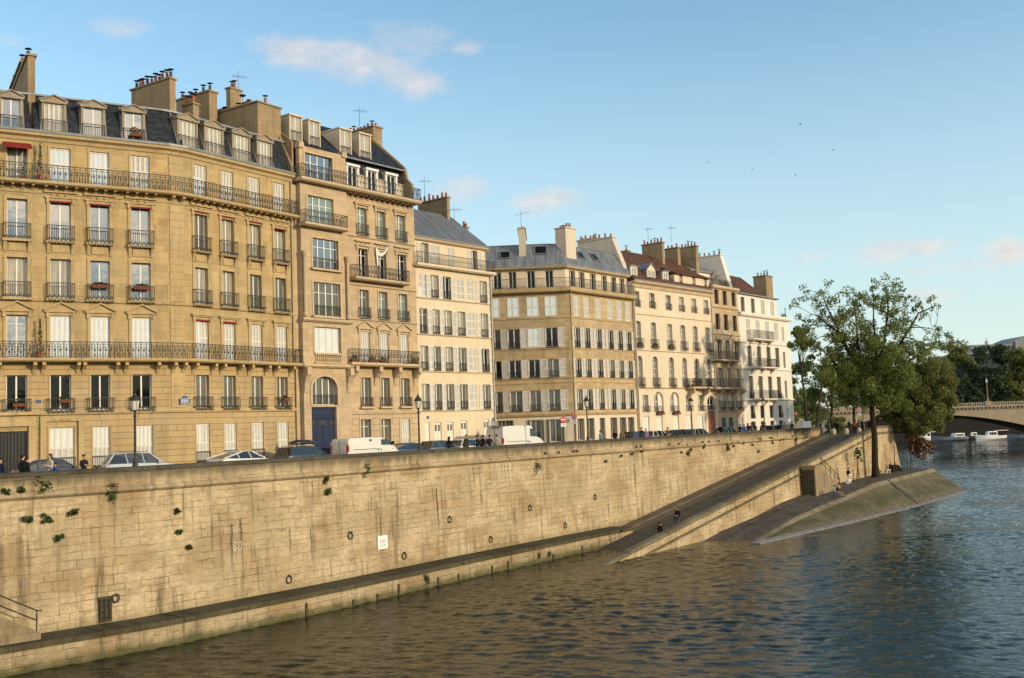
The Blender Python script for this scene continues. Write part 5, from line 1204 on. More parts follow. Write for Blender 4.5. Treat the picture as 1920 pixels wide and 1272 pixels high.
strip('wall_face', M['quay_ramp'], tl, lambda t: [(5.62 if t < 60 else 5.62, -1.2, 4.4 if t > 66 else 0), (5.5, top(t)-.28, 0), (4.95, top(t)-.28, 0), (4.9, -1.2, 4.4 if t > 66 else 0)])
strip('coping', M['coping_ramp'], tl, lambda t: [(5.58, top(t)-.28), (5.58, top(t)-.1), (5.5, top(t)-.02), (5.0, top(t)+.03), (4.86, top(t)-.05), (4.84, top(t)-.28)])
strip('string_moulding', M['coping_ramp'], [t for t in tl if t > -3], lambda t: [(5.5, top(t)-1.0), (5.66, top(t)-.95), (5.66, top(t)-.8), (5.5, top(t)-.76)])
T_ = [5, 9, 13.5, 21.5, 27, 33, 45, 60, 71, 73.5]
zw = [-.5, 0, .45, 1.2, 1.85, 2.4, 2.72, 2.92, 3.05, 3.05]; nr = [10.4, 10.2, 9.4, 9.2, 9.2, 9.2, 9.25, 9.1, 8.9, 5.0]; zr = [-.5, -.2, .12, 1.0, 1.4, 1.75, 2.6, 2.8, 2.9, 2.95]; nwt = [10.5, 10.4, 10.7, 11.3, 11.7, 12.0, 12.5, 12.5, 12.45, 6.]
rng = random.Random(3)
P = []
for i, t in enumerate(T_):
    row = []
    for k in range(7):
        f = k/6; row.append((t, -(4.9+(nr[i]-4.9)*f), zw[i]+(zr[i]-zw[i])*f+(rng.uniform(-.08, .08) if 0 < k < 6 and i < 6 else 0)))
    P.append(row)
P[-1] = [(73.0, -(4.9-2*k/6), 3.0) for k in range(7)]
P.append([(73.5, 2+k*.1, 3.0) for k in range(7)]); 
tag(grid('lower_quay', M['cobble_wet'], P[:9], frQ), kind='structure')
tag(MB().quad((71, -8.9, 2.9), (71, 0, 3.0), (73, 0, 2.9), (73, -5, 2.9)).build('lower_quay_end', M['cobble_wet'], None, frQ), kind='structure')
bk, bu = [], []
for i, t in enumerate(T_[1:9]):
    i += 1; a = (t, -nr[i], zr[i]); dn = nwt[i]-nr[i]; zz = max(zr[i], .05); w = [(f, a[1]-dn*f, zr[i]*(1-f)-.35*f*(zr[i] < .3)) for f in (0, .2, .6, 1., 1.25)]
    bk.append([(t+(1. if t > 70 else 0)*f*1.2, y_, z_ if f <= 1 else -.5) for f, y_, z_ in w]); L = hypot(dn, zr[i]); bu.append([(t, L*(1-f)) for f, _, _ in w])
tag(grid('stone_bank', M['bank'], bk, frQ, uvs=bu), kind='structure')
e = [bk[-1], [(74.5, -2+.0*k, 2.95-k*.8) for k in range(5)]]; e[1] = [(72.5+2.2*f, -1., 2.95*(1-f)) for f in (0, .2, .6, 1, 1.25)]
tag(grid('stone_bank_end', M['bank'], e, frQ, uvs=[[(x_*4, 3-y_) for y_ in range(5)] for x_ in range(2)]), kind='structure')
mb = MB(); uv = []
for i, t in enumerate(T_[1:9]):
    i += 1; y_ = -nr[i]
    for a, b in ((.35, .02), (-.05, .05), (-.5, -.2)):
        mb.v.append((t, y_+a, zr[i]+b if b > 0 else zr[i]+.02-.42*zr[i]/max(1.5, nwt[i]-nr[i])*1.0)); uv.append((t, a+1))
for i in range(7):
    for j in range(2): mb.f.append((i*3+j, i*3+j+1, i*3+3+j+1, i*3+3+j))
tag(mb.build('bank_edge', M['bank_edge'], None, frQ, uv=uv), kind='structure')
mb = MB()
for i in range(1, 8):
    t0, t1 = T_[i], T_[i+1]; f = lambda i: nwt[i]
    mb.hexa([(t0, -f(i)+.25, -.3), (t0, -f(i)-.55, -.3), (t1, -f(i+1)-.55, -.3), (t1, -f(i+1)+.25, -.3), (t0, -f(i)+.25, .12), (t0, -f(i)-.55, .06), (t1, -f(i+1)-.55, .06), (t1, -f(i+1)+.25, .12)])
    if i == 7: break
tag(mb.build('bank_toe', M['toe'], None, frQ), kind='structure')
# steps up the bank and stairs beside the ramp wall
p0 = onz(1682, 899, 2.7); mb = MB()
for i in range(13):
    f = (i+.5)/13; n_ = 9.2+3.2*f; z_ = 2.62*(1-f); mb.box(49.6, 50.4, -n_-.14, -n_+.02, z_-.02, z_+.13)
tag(mb.build('bank_steps', M['door_dark'], None, frQ), 'flight of small dark steps cut into the mossy sloping bank', 'steps')
st = thing('stone_stairs', 'short stone stairs with an iron handrail dropping from the ramp wall to the lower quay', 'stairs', frQ.mat)
mb = MB().box(33, 35, -7.1, -5.63, 1.5, 5.0).box(32.9, 35.05, -7.2, -5.6, 5.0, 5.15)
for i in range(11): mb.box(35.002+i*.5, 35.5+i*.5, -7.1, -5.63, 1.5, 4.7-i*.2)
mb.build('stair_block', M['quay_stair'], st, frQ); MB().box(32.9, 32.998, -7., -5.7, 2.1, 4.75).build('dark_panel', M['post'], st, frQ)  # dark panel covering most of the block's end face
mb = MB().tube((35, -7.05, 5.9), (40.3, -7.05, 3.7), .04).tube((35, -7.05, 5.45), (40.3, -7.05, 3.25), .03)
for i in range(5): t = 35+5.3*i/4; z = 5.9-2.2*i/4; mb.tube((t, -7.05, z-.05), (t, -7.05, z-1.15), .03)
mb.build('handrail', M['iron'], st, frQ)
# stairs at the left edge on the ledge
a_, b_ = Vector(WL[1]), Vector(WL[2]); frS = Fr(WL[2], atan2(b_.y-a_.y, b_.x-a_.x), 0.); frS2 = Fr(WL[2], atan2(WL[3][1]-WL[2][1], WL[3][0]-WL[2][0]), 0.)
us = frS2.u(71, 1185, -.9); s2_ = thing('stone_stairs', 'stone stairs with an iron handrail on the ledge at the lower left corner', 'stairs', frS2.mat)
mb = MB()
for i in range(16): mb.box(us-.35*(i+1), us-.35*i-.002, .75, 2.0, 1.2, 1.45+.19*i)
mb.build('stair_flight', M['quay_stair'], s2_, frS2)
mb = MB().prism([(us, 1.25), (us, 1.55), (us-5.6, 4.65), (us-5.6, 1.25)], .55, .75); mb.build('stair_wall', M['quay_stair'], s2_, frS2)
mb = MB()
for h in (.95, .5): mb.tube((us-.15, .65, 1.6+h), (us-5.6, .65, 4.6+h), .03)
mb.tube((us-.15, .65, 1.5), (us-.15, .65, 2.55), .03).tube((us-.15, .65, 2.55), (us+.1, .65, 2.5), .03)
for i in (1, 2): mb.tube((us-2.2*i, .65, 1.55+1.2*i), (us-2.2*i, .65, 2.5+1.22*i), .03)
mb.build('handrail', M['iron'], s2_, frS2)
# thin dark boxes put in for stains on the ledge face, and iron rings
g = 'dark stain strips on the foot of the ledge'
for i, (px, py) in enumerate(((575, 1148), (663, 1131), (708, 1122), (748, 1109), (822, 1094), (860, 1082), (923, 1068), (953, 1063), (1037, 1041), (1092, 1030))):
    p, a = ledgehit(px, py); h = random.uniform(.25, .6)
    o = MB().box(-.08, .08, -.03, .03, -.6, h).box(-.07, .07, -.04, .03, h, h+.12).build('stain_strip', M['post'], None, None); o.matrix_basis = place(p.x, p.y, 0, a); tag(o, 'dark weedy stain strip flush with the ledge foot at the waterline', 'post', g)
g = 'iron mooring rings on the quay wall'
RL = ['between the left stain streaks and the white notice', 'just under the white notice to its right', 'level with the white notice, right of the black drip stain', 'lowest and farthest left on the wall above the ledge', 'low on the wall above the middle of the ledge', 'high on the wall right of the long drip stain', 'low on the wall near the ledge end', 'highest and farthest right, left of the ramp foot']
for (px, py), l in zip(((656, 1005), (757, 1043), (842, 975), (541, 1087), (919, 1012), (993, 953), (1059, 986), (1115, 933)), RL):
    p, a = wallhit(px, py, .0); mb = MB()
    for i in range(14):
        b0, b1 = 2*pi*i/14, 2*pi*(i+1)/14; mb.tube((.2*cos(b0), -.07, .2*sin(b0)), (.2*cos(b1), -.07, .2*sin(b1)), .035, None, 6)
    mb.box(-.06, .06, -.12, .05, .17, .27); o = mb.build('mooring_ring', M['iron'], None, None); o.matrix_basis = place(p.x, p.y, p.z, a); tag(o, 'black iron mooring ring '+l, 'ring', g)
p, a = wallhit(197, 1157, .0); z0 = 1.3; t = thing('wall_ladder', 'rusty iron ladder recess with a mooring ring above the ledge', 'ladder', place(p.x, p.y, z0, a))
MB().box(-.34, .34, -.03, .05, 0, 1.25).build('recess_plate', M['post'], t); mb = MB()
for x_ in (-.28, -.05, .2): mb.tube((x_, -.07, .1), (x_, -.07, 1.15), .03)
for i in range(4): mb.tube((-.28, -.08, .25+.27*i), (.2, -.08, .25+.27*i), .02)
mb.build('rungs', M['iron'], t); mb = MB()
for i in range(12): b0, b1 = 2*pi*i/12, 2*pi*(i+1)/12; mb.tube((.52+.17*cos(b0), -.08, 1.1+.2*sin(b0)), (.52+.17*cos(b1), -.08, 1.1+.2*sin(b1)), .035)
mb.build('ring', M['iron'], t)
p, a = wallhit(717, 1017, .05); t = thing('notice_board', 'white notice board with red lettering fixed low on the quay wall', 'sign', place(p.x, p.y, p.z, a))
MB().box(-.47, .47, -.04, .03, -.42, .42).build('board', M['notice'], t); mb = MB().box(-.02, .02, -.046, -.039, .22, .3)
for i in range(7): mb.box(-.3+.085*i, -.24+.085*i, -.046, -.039, .06, .13)
for i in range(5): mb.box(-.2+.085*i, -.14+.085*i, -.046, -.039, -.03, .02)
mb.build('red_lettering', M['red'], t); mb = MB()
for k in range(2):
    for i in range(6): mb.box(-.32+.11*i, -.25+.11*i, -.046, -.039, -.18-.12*k, -.13-.12*k)
mb.build('small_lettering', M['shutter_grey'], t)
# painted number 60 (white) on the wall
p, a = wallhit(445, 1024, .02)
def glyph(mb, s, x0, z0, h, y0, y1):
    seg = {'a': (0, 1, 1, 1), 'b': (1, 1, 1, .5), 'c': (1, .5, 1, 0), 'd': (0, 0, 1, 0), 'e': (0, .5, 0, 0), 'f': (0, 1, 0, .5), 'g': (0, .5, 1, .5)}
    for k in {'6': 'afgedc', '0': 'abcdef', '1': 'bc', '8': 'abcdefg', '4': 'fgbc'}[s]:
        xa, za, xb, zb_ = seg[k]; w = h*.55; q = h*.09
        mb.box(x0+min(xa, xb)*w-q, x0+max(xa, xb)*w+q, y0, y1, z0+min(za, zb_)*h-q, z0+max(za, zb_)*h+q)
mb = MB(); glyph(mb, '6', -.28, -.2, .4, -.012, .03); glyph(mb, '0', .05, -.2, .4, -.012, .03); o = mb.build('painted_number', M['faded'], None, None); o.matrix_basis = place(p.x, p.y, p.z, a); tag(o, 'faded white number 60 painted on the quay wall', 'number')
# ------------------------------------------------------------------ far bridge, far bank, boats, distant building
br = thing('stone_bridge', 'pale stone arch bridge with a balustrade crossing the river in the distance', 'bridge', Matrix.Translation((100, 280, 0)))
YB = 280.; zt = 12.42; bx = lambda px: (px-960)/2000*YB-100
def arch_z(x): # three arches
    best = -2.
    for c_ in (bx(1720), bx(1720)-84, bx(1720)+84):
        d_ = abs(x-c_)
        if d_ < 38.5: best = max(best, 9.75-.0051*d_*d_*(1+.00*d_)-max(0, d_-30)*.12)
    return best
mb = MB(); xs = [bx(1720)-150+i*2. for i in range(151)]
for y0_, in ((0,),):
    for a, b in zip(xs, xs[1:]):
        za, zb_ = arch_z(a), arch_z(b)
        mb.quad((a, 0, za), (b, 0, zb_), (b, 0, 11.2), (a, 0, 11.2)); mb.quad((a, 0, za), (a, 14, za), (b, 14, zb_), (b, 0, zb_)); mb.quad((a, 14, za), (a, 14, 11.2), (b, 14, 11.2), (b, 14, zb_))
mb.quad((xs[0], 0, 11.2), (xs[-1], 0, 11.2), (xs[-1], 14, 11.2), (xs[0], 14, 11.2)); mb.build('arches', M['bridge'], br)
MB().box(xs[0], xs[-1], -.5, .02, 11.2, 11.5).box(xs[0], xs[-1], -.15, .15, 12.25, 12.45).box(xs[0], xs[-1], -.15, .15, 11.5, 11.62).build('cornice', M['bridge'], br)
mb = MB(); [mb.box(x_, x_+.35, -.4, -.02, 10.7, 11.19) for x_ in [xs[0]+1.05*i for i in range(285)]]; tag(mb.build('corbels', M['bridge'], br), kind='stuff')
mb = MB(); [mb.box(x_, x_+.3, -.1, .1, 11.63, 12.24) for x_ in [xs[0]+.62*i for i in range(483)]]; tag(mb.build('balusters', M['bridge'], br), kind='stuff')
for c_ in (bx(1845), bx(1572), bx(1620), bx(1720)+42): MB().box(c_-.8, c_+.8, -.3, .3, 11.63, 12.7).build('pedestal', M['bridge'], br)
for c_ in (bx(1720)-42, bx(1720)+42): MB().prism([(c_-3.4, -2), (c_+3.4, -2), (c_+3.4, 3.5), (c_-3.4, 3.5)], -2.5, 16).build('pier', M['bridge'], br)
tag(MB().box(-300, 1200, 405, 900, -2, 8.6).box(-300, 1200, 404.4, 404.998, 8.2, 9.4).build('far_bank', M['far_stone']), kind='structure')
fbld = thing('distant_building', 'grey zinc-roofed building rising behind the far bank trees at the right edge', 'building', Matrix.Translation((250, 500, 8)))
cx_ = lambda px: (px-960)/2000*500-250
zz_ = lambda px, py: ondepth(px, py, 500).z-8
MB().box(cx_(1806), cx_(2010), 0, 40, 0, zz_(1850, 664)).build('walls', M['far_wall'], fbld)
MB().box(cx_(1803), cx_(2010), -1, 41, zz_(1850, 664), zz_(1850, 660)).box(cx_(1826), cx_(1905), 3, 30, zz_(1850, 660)+.01, zz_(1860, 645)).build('roof', M['lead'], fbld)
for i in range(12): x_ = cx_(1832)+i*1.6; link('roof_window', MB().box(x_, x_+.8, 2.8, 2.99, zz_(1850, 658), zz_(1850, 649)).mesh('roof_window', M['glass_dark']), fbld)
for i in range(16):
    for k in range(3): x_ = cx_(1810)+i*3.; link('window', MB().box(x_, x_+1.3, -.1, -.001, zz_(1850, 668)-4-k*4.2, zz_(1850, 668)-1.6-k*4.2).mesh('window', M['glass_dark']), fbld)
MB().prism([(cx_(1905), zz_(1850, 660)), (cx_(2010), zz_(1850, 660)), (cx_(2010), zz_(1960, 640)), (cx_(1935), zz_(1930, 628)), (cx_(1905), zz_(1905, 640))], 6, 30).build('roof_gable', M['lead'], fbld)
for px in (1806, 1860, 1916): x_ = cx_(px); MB().box(x_-.5, x_+.5, 5, 6, zz_(1850, 660), zz_(px, 638)).box(x_-.12, x_+.12, 5.2, 5.4, zz_(px, 638), zz_(px, 632)).build('chimney', M['zinc'], fbld)
def boat(px0, px1, Y, kind, label):
    x0, x1 = (px0-960)/2000*Y, (px1-960)/2000*Y; L = x1-x0; t = thing('moored_boat', label, 'boat', Matrix.Translation(((x0+x1)/2, Y, 0))); hw_ = L*.14 if kind != 'barge' else 2.4; mb = MB(); K = 9
    hull = {'white': 'boat_white', 'barge': 'boat_blue', 'dark': 'boat_dark'}[kind]
    for i in range(K):
        f = i/(K-1); x = -L/2+L*f; w_ = hw_*min(1., (sin(pi*min(.5, f*1.1+.08))) if f < .5 else 1.-max(0, f-.75)*1.2); sh_ = 1.5+.7*(1-f)**3+.15*f
        for y_, z_ in ((-w_*.6, -.4), (-w_, .7), (-w_*1.03, sh_), (w_*1.03, sh_), (w_, .7), (w_*.6, -.4)): mb.v.append((x, y_, z_))
    for i in range(K-1):
        for j in range(6): k = (j+1) % 6; mb.f.append((i*6+j, i*6+6+j, i*6+6+k, i*6+k))
    mb.f += [(5, 4, 3, 2, 1, 0), tuple((K-1)*6+j for j in range(6))]; mb.build('hull', M[hull], t)
    a, b = (-L*.18, L*.12) if kind == 'white' else (L*.1, L*.4); h = 3.2 if kind == 'white' else 2.8
    MB().hexa([(a, -hw_*.75, 1.5), (b, -hw_*.75, 1.5), (b, hw_*.75, 1.5), (a, hw_*.75, 1.5), (a+.5, -hw_*.7, h), (b, -hw_*.7, h), (b, hw_*.7, h), (a+.5, hw_*.7, h)]).build('cabin', M['boat_white'], t)
    n_ = 4
    for i in range(n_): x = a+.7+(b-a-.9)*i/n_; MB().box(x, x+(b-a)/n_*.55, -hw_*.78, -hw_*.7, 1.9, h-.35).build('cabin_window', M['glass_dark'], t)
    if kind == 'white':
        MB().box(b, L*.46, -hw_*.75, hw_*.75, h+.1, h+.25).build('canopy', M['boat_white'], t); mb = MB(); [mb.tube((x, s*hw_*.7, 1.5), (x, s*hw_*.7, h+.1), .05) for x in (b+.3, L*.3, L*.44) for s in (-1, 1)]; mb.build('canopy_posts', M['iron'], t)
    return t
boat(1818, 1879, 372, 'white', 'white cabin boat with a flat canopy moored under the far arch')
boat(1735, 1800, 380, 'barge', 'blue-grey barge moored left of the white cabin boat'); boat(1877, 1950, 366, 'barge', 'dark blue barge moored right of the white cabin boat'); boat(1786, 1822, 384, 'dark', 'low black boat between the barge and the white cabin boat'); boat(1712, 1745, 392, 'white', 'small white boat half hidden by the hanging branches')
# ------------------------------------------------------------------ trees and plants
def limb(mb, a, b, ra, rb, rng, k=4, wob=.06, n=6):
    a, b = Vector(a), Vector(b); L = (b-a).length; pts = []; rs = []
    for i in range(k+1):
        f = i/k; p = a.lerp(b, f); w = wob*L*sin(pi*f)
        pts.append(p+Vector((rng.uniform(-w, w), rng.uniform(-w, w), rng.uniform(-w, w)+.12*L*sin(pi*f)*.5))); rs.append(ra+(rb-ra)*f)
    mb.path(pts, rs, n); return pts
def clump_tree(name, label, cat, base, trunk, limbs, clumps, leafm, barkm, size, dens, rng, group=None):
    """trunk: points with radii; limbs: lists of points with radii; clumps: (centre, radii, density)"""
    root = thing(name, label, cat, Matrix.Translation(base), group); inv = -Vector(base); tb = MB(); sk = []
    for L in [trunk]+limbs:
        tb.path([Vector(p)+inv for p, r in L], [r for p, r in L], 8)
        for (p, r), (q, s) in zip(L, L[1:]):
            for k in range(4): sk.append((Vector(p).lerp(Vector(q), k/4), r+(s-r)*k/4))
    lf = MB(); br_ = MB()
    for c, r, d in clumps:
        c = Vector(c); low = [s for s in sk if s[0].z < c.z+1.6] or sk
        s = min(low, key=lambda s: (s[0]-c).length); rr = min(s[1]*.55, .03+.02*(c-s[0]).length)
        pts = limb(br_, s[0]+inv, c+inv, rr, .02, rng, 3, .05, 5)
        for _ in range(3):
            q = c+inv+Vector((rng.uniform(-1, 1)*r[0], rng.uniform(-1, 1)*r[1], rng.uniform(-.3, 1)*r[2]))*.8; br_.tube(pts[2], q, .022, .01, 4)
        n = max(6, int(d*dens*(r[0]*r[1]*r[2])**(2/3)))
        sub = max(3, int(3+r[0]*2.5))      # a clump is several tufts, so gaps stay open
        for k in range(sub):
            v = Vector((rng.gauss(0, .55), rng.gauss(0, .55), rng.gauss(0, .55))); v = v if v.length < 1 else v.normalized()
            cc = (c.x+inv.x+v.x*r[0], c.y+inv.y+v.y*r[1], c.z+inv.z+v.z*r[2]); k_ = rng.uniform(.35, .62); leaves(lf, cc, (r[0]*k_, r[1]*k_, r[2]*k_), n//sub+1, size, rng, .8)
    tb.build('trunk', M[barkm], root, None); br_.build('branches', M[barkm], root, None); lf.build('crown', M[leafm], root, None); return root
rng = random.Random(11)
def qaz(px, n, z):
    a = azhit(px, 890, tuple(qw(0, n).xy), AQ); return Vector((a[0], a[1], z))
tb_ = qaz(1642, 6.7, 2.85); YT = tb_.y
tp_ = lambda px, py, dy=0.: ondepth(px, py, YT+dy); m_px = YT/2000
z3 = lambda x, y: (1460+x/4.386, 510+y/4.386)
trunk = [(tb_, .55), (tp_(1640.5, 872), .4), (tp_(1640, 820), .36), (tp_(1636, 780), .33), (tp_(1633, 745), .3), (tp_(1630, 720), .27)]
fork = trunk[-1][0]; f2 = trunk[-2][0]
def lim(src, pts, r0, dys=0.):
    out = [(src, r0)]; n = len(pts)
    for i, (x, y) in enumerate(pts): out.append((tp_(*z3(x, y), dys*(i+1)/n), r0*(1-(i+1)/(n+.4))+.03))
    return out
limbs = [lim(fork, [(640, 780), (560, 620), (500, 500), (410, 440), (300, 350)], .24, -2), lim(fork, [(700, 760), (650, 600), (640, 430), (620, 250)], .22, 2), lim(fork, [(790, 760), (860, 640), (880, 480), (900, 300), (890, 150)], .26, .5),
         lim(fork, [(860, 780), (980, 620), (1080, 460), (1150, 340), (1300, 275)], .22, -1), lim(f2, [(850, 860), (1020, 760), (1200, 660), (1330, 560)], .2, 2.5), lim(f2, [(640, 900), (500, 800), (400, 680), (250, 560)], .18, 1.5), lim(fork, [(560, 640), (470, 430), (400, 300), (350, 150)], .16, 3), lim(fork, [(800, 650), (780, 400), (780, 180)], .15, -2.5)]
CLM = [(130, 280, 35, .5), (200, 170, 40, .4), (260, 230, 50, .5), (350, 140, 50, .5), (420, 90, 30, .4), (330, 250, 60, .6), (430, 230, 60, .5), (540, 160, 32, .6), (150, 240, 26, .5), (210, 390, 42, 1), (180, 540, 52, 1.2), (240, 480, 45, .9), (250, 600, 48, 1.2), (120, 590, 36, 1.2), (275, 690, 26, 1.1), (345, 660, 24, .9), (400, 400, 60, .9), (470, 340, 60, .7), (330, 380, 50, .7), (480, 430, 55, .9), (550, 300, 60, .9),
       (620, 190, 40, .9), (690, 200, 50, .9), (720, 270, 50, 1), (770, 100, 32, 1), (785, 180, 38, .9), (900, 110, 55, .8), (990, 90, 28, .9), (945, 180, 55, .8), (880, 270, 70, 1.1), (820, 310, 45, 1.1), (1000, 250, 42, .9), (1025, 160, 18, .8),
       (1090, 220, 32, .8), (1100, 300, 42, .7), (1180, 250, 36, .7), (1235, 230, 36, .7), (1295, 285, 26, .7), (1230, 345, 30, .6), (1165, 380, 30, .7), (1060, 390, 50, 1), (1035, 460, 46, 1), (960, 370, 55, 1),
       (600, 420, 80, 1), (700, 430, 70, .8), (560, 540, 85, 1), (680, 590, 90, 1), (800, 560, 90, 1), (900, 480, 80, 1), (980, 590, 85, 1), (460, 520, 50, .8), (640, 320, 60, .9), (740, 500, 60, .6), (430, 640, 55, .7),
       (1320, 450, 30, .7), (1270, 520, 42, .5), (1395, 520, 38, .5), (1430, 580, 30, .5), (1340, 600, 55, .6), (1230, 600, 55, .6), (1150, 640, 55, .8), (1250, 680, 60, .9),
       (560, 730, 105, 1.3), (700, 740, 110, 1.4), (850, 730, 110, 1.4), (1000, 740, 110, 1.4), (440, 760, 60, .8), (480, 860, 85, 1.1), (400, 850, 40, .7), (640, 870, 110, 1.4), (800, 880, 110, 1.5), (940, 880, 110, 1.5), (540, 970, 70, 1.1), (700, 980, 80, 1.3), (870, 1000, 90, 1.3), (430, 1000, 40, .9), (460, 930, 60, 1), (560, 1040, 55, 1), (640, 960, 70, 1.2), (740, 1030, 60, 1), (880, 1080, 75, 1.2), (960, 1050, 90, 1.3), (820, 980, 80, 1.2), (350, 800, 40, .7), (1010, 960, 90, 1.2)]
cl = []
for x, y, r, d in CLM:
    rm_ = r/4.386*m_px*1.38; dy = rng.uniform(-4.5, 4.5)*(.5 if y > 700 else 1)
    cl.append((tp_(*z3(x, y), dy), (rm_, rm_*1.15, rm_), d*(.55 if y < 480 else .8 if y < 680 else 1)))
clump_tree('poplar_tree', 'tall loose-crowned tree with a bare dark trunk rising from the lower quay', 'tree', tb_, trunk, limbs, cl, 'leaf_poplar', 'bark_dark', .125, 470, rng)
# second tree leaning out over the water at the island tip
YT2 = 138.; t2_ = lambda px, py, dy=0.: ondepth(px, py, YT2+dy); b2 = qw(64, 3.4, ROAD)
C2 = [(1150, 790, 95), (1280, 790, 80), (1350, 830, 75), (1080, 880, 100), (1230, 900, 105), (1370, 910, 60), (1060, 1020, 100), (1190, 1040, 105), (1320, 1030, 80), (1420, 1000, 40), (1000, 1120, 80), (1090, 1160, 95), (1210, 1170, 90), (1320, 1150, 60), (1425, 1120, 42), (1060, 1250, 62), (1150, 1250, 70), (1110, 1320, 52), (1180, 1310, 46), (1250, 1240, 60), (1390, 1180, 36), (1440, 1060, 30), (1150, 1370, 30), (900, 1100, 80), (950, 1200, 70), (880, 1190, 45), (1000, 1250, 55), (985, 1300, 36), (960, 1020, 80)]
cl = [(t2_(*z3(x, y), rng.uniform(-3, 3)), (r/4.386*YT2/2000*1.35,)*3, 1.25) for x, y, r in C2]
clump_tree('riverside_tree', 'dense olive tree spreading low over the water right of the bare trunk', 'tree', b2, [(b2, .34), (b2+Vector((1., 0, 2)), .28), (t2_(*z3(1080, 1060)), .2)], [[(t2_(*z3(1080, 1060)), .16), (t2_(*z3(1280, 860)), .05)], [(t2_(*z3(1080, 1060)), .14), (t2_(*z3(1380, 1050)), .04)], [(t2_(*z3(1080, 1060)), .14), (t2_(*z3(1120, 1300)), .03)]], cl, 'leaf_far2', 'bark_dark', .13, 560, rng)
def blob_tree(name, label, base, h, R, leafm, size, dens, rng, lean=0., ncl=16, group=None, low=.3, barkm='bark', trunkr=.3):
    base = Vector(base); top_ = base+Vector((lean, 0, h*.6)); tr = [(base, trunkr), (base.lerp(top_, .5)+Vector((.2, 0, 0)), trunkr*.75), (top_, trunkr*.4)]; cl = []
    for i in range(ncl):
        a = rng.uniform(0, 2*pi); f = rng.uniform(low, 1); rad = R*sin(pi*min(1, (f-low)/(1-low)*.8+.18))*sqrt(rng.uniform(.1, 1)); r = R*rng.uniform(.28, .46)
        cl.append((base+Vector((lean*f+rad*cos(a), rad*sin(a), h*f-r*.3)), (r, r, r*.85), rng.uniform(.8, 1.3)))
    return clump_tree(name, label, 'tree', base, tr, [], cl, leafm, barkm, size, dens, rng, group)
G_ = lambda px, Y, z=ROAD: Vector(((px-960)/2000*Y, Y, z))
blob_tree('street_tree', 'light green slender tree just right of the white end house', G_(1503, 172), 17.5, 3., 'leaf_light', .17, 240, rng, -.3, 26, low=.06)
blob_tree('street_tree', 'bushy light green tree behind the twin street lamps', G_(1548, 180), 12.5, 4., 'leaf_light', .17, 240, rng, .5, 26, low=.06)
blob_tree('street_tree', 'dark green tree behind the no-parking sign on the island tip', G_(1592, 190), 12.5, 3.8, 'leaf_poplar', .2, 140, rng, 0, 16, low=.35)
lt = MB().path([G_(1521, 168), G_(1530, 168, 12.), ondepth(1545, 680, 168), ondepth(1566, 655, 168)], [.3, .24, .16, .06], 7)
o = thing('leaning_tree', 'bare trunk leaning to the right between the end house and the tall tree', 'tree', Matrix.Translation(G_(1521, 168)))
lt.v = [tuple(Vector(v)-G_(1521, 168)) for v in lt.v]; lt.build('trunk', M['bark'], o)
lv = MB(); [leaves(lv, tuple(ondepth(px, py, 168)-G_(1521, 168)), (1.1, 1.1, .9), 46, .2, rng) for px, py in ((1566, 655), (1553, 668), (1575, 668), (1560, 690), (1582, 690), (1540, 700))]; lv.build('crown', M['leaf_light'], o)
FT = [(1470, 430, 15, 6), (1520, 425, 14, 6), (1575, 420, 15, 6.5), (1625, 428, 14, 6), (1670, 420, 15, 6), (1712, 425, 16, 6.5), (1755, 418, 21, 7), (1795, 432, 28, 8.5), (1832, 420, 26, 8.5), (1872, 440, 28, 9), (1908, 424, 26, 8.5), (1945, 430, 26, 8.5), (1990, 425, 21, 8), (2040, 430, 20, 8), (1815, 414, 12, 6), (1860, 412, 11, 6), (1900, 412, 12, 6), (1772, 412, 12, 5.5), (2100, 428, 20, 8)]
pos = ['far left behind the island trees', 'behind the end house', 'behind the no-parking sign', 'behind the bare trunk', 'behind the leaning olive tree', 'left end of the visible row', 'just left of the grey building', 'in front of the left corner of the grey building', 'in front of the grey building', 'tallest, in front of the grey building', 'under the right part of the grey building', 'at the right edge', 'beyond the right edge', 'farther beyond the right edge', 'low, left of the bridge lamp', 'low, right of the bridge lamp', 'low, near the right edge', 'low, above the bridge end', 'last of the row beyond the frame']
for i, ((px, Y, h, R), l) in enumerate(zip(FT, pos)):
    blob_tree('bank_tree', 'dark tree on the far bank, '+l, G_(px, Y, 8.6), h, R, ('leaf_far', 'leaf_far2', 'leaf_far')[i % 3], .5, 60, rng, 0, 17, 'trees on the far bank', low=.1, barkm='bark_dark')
OB = [(62, -118, 15), (72, -100, 17), (78, -82, 15), (88, -66, 16), (93, -48, 17), (101, -30, 15), (108, -12, 16), (116, 6, 15), (50, -134, 16), (38, -150, 16)]
for i, (x_, y_, h) in enumerate(OB): blob_tree('bank_tree', 'tree on the near opposite bank, behind the viewpoint and outside the frame', (x_, y_, 7.5), h, 7., 'leaf_far', .6, 30, rng, 0, 14, 'trees behind the viewpoint', low=.05, barkm='bark_dark')
tag(MB().box(40, 240, -260, -5, -1, 7.4).build('near_bank', M['far_stone'], None, None, (30, -10, 0)), kind='structure') if False else None
def shrub(name, label, cat, p, r, leafm, n, s, group=None):
    o = leaves(MB(), (0, 0, 0), r, n, s, rng).build(name, M[leafm], None, None, tuple(p)); return tag(o, label, cat, group)
p = ondepth(1722, 834, YT+12); o = thing('rusty_shrub', 'rust-red shrub hanging over the water at the island tip', 'shrub', Matrix.Translation(p))
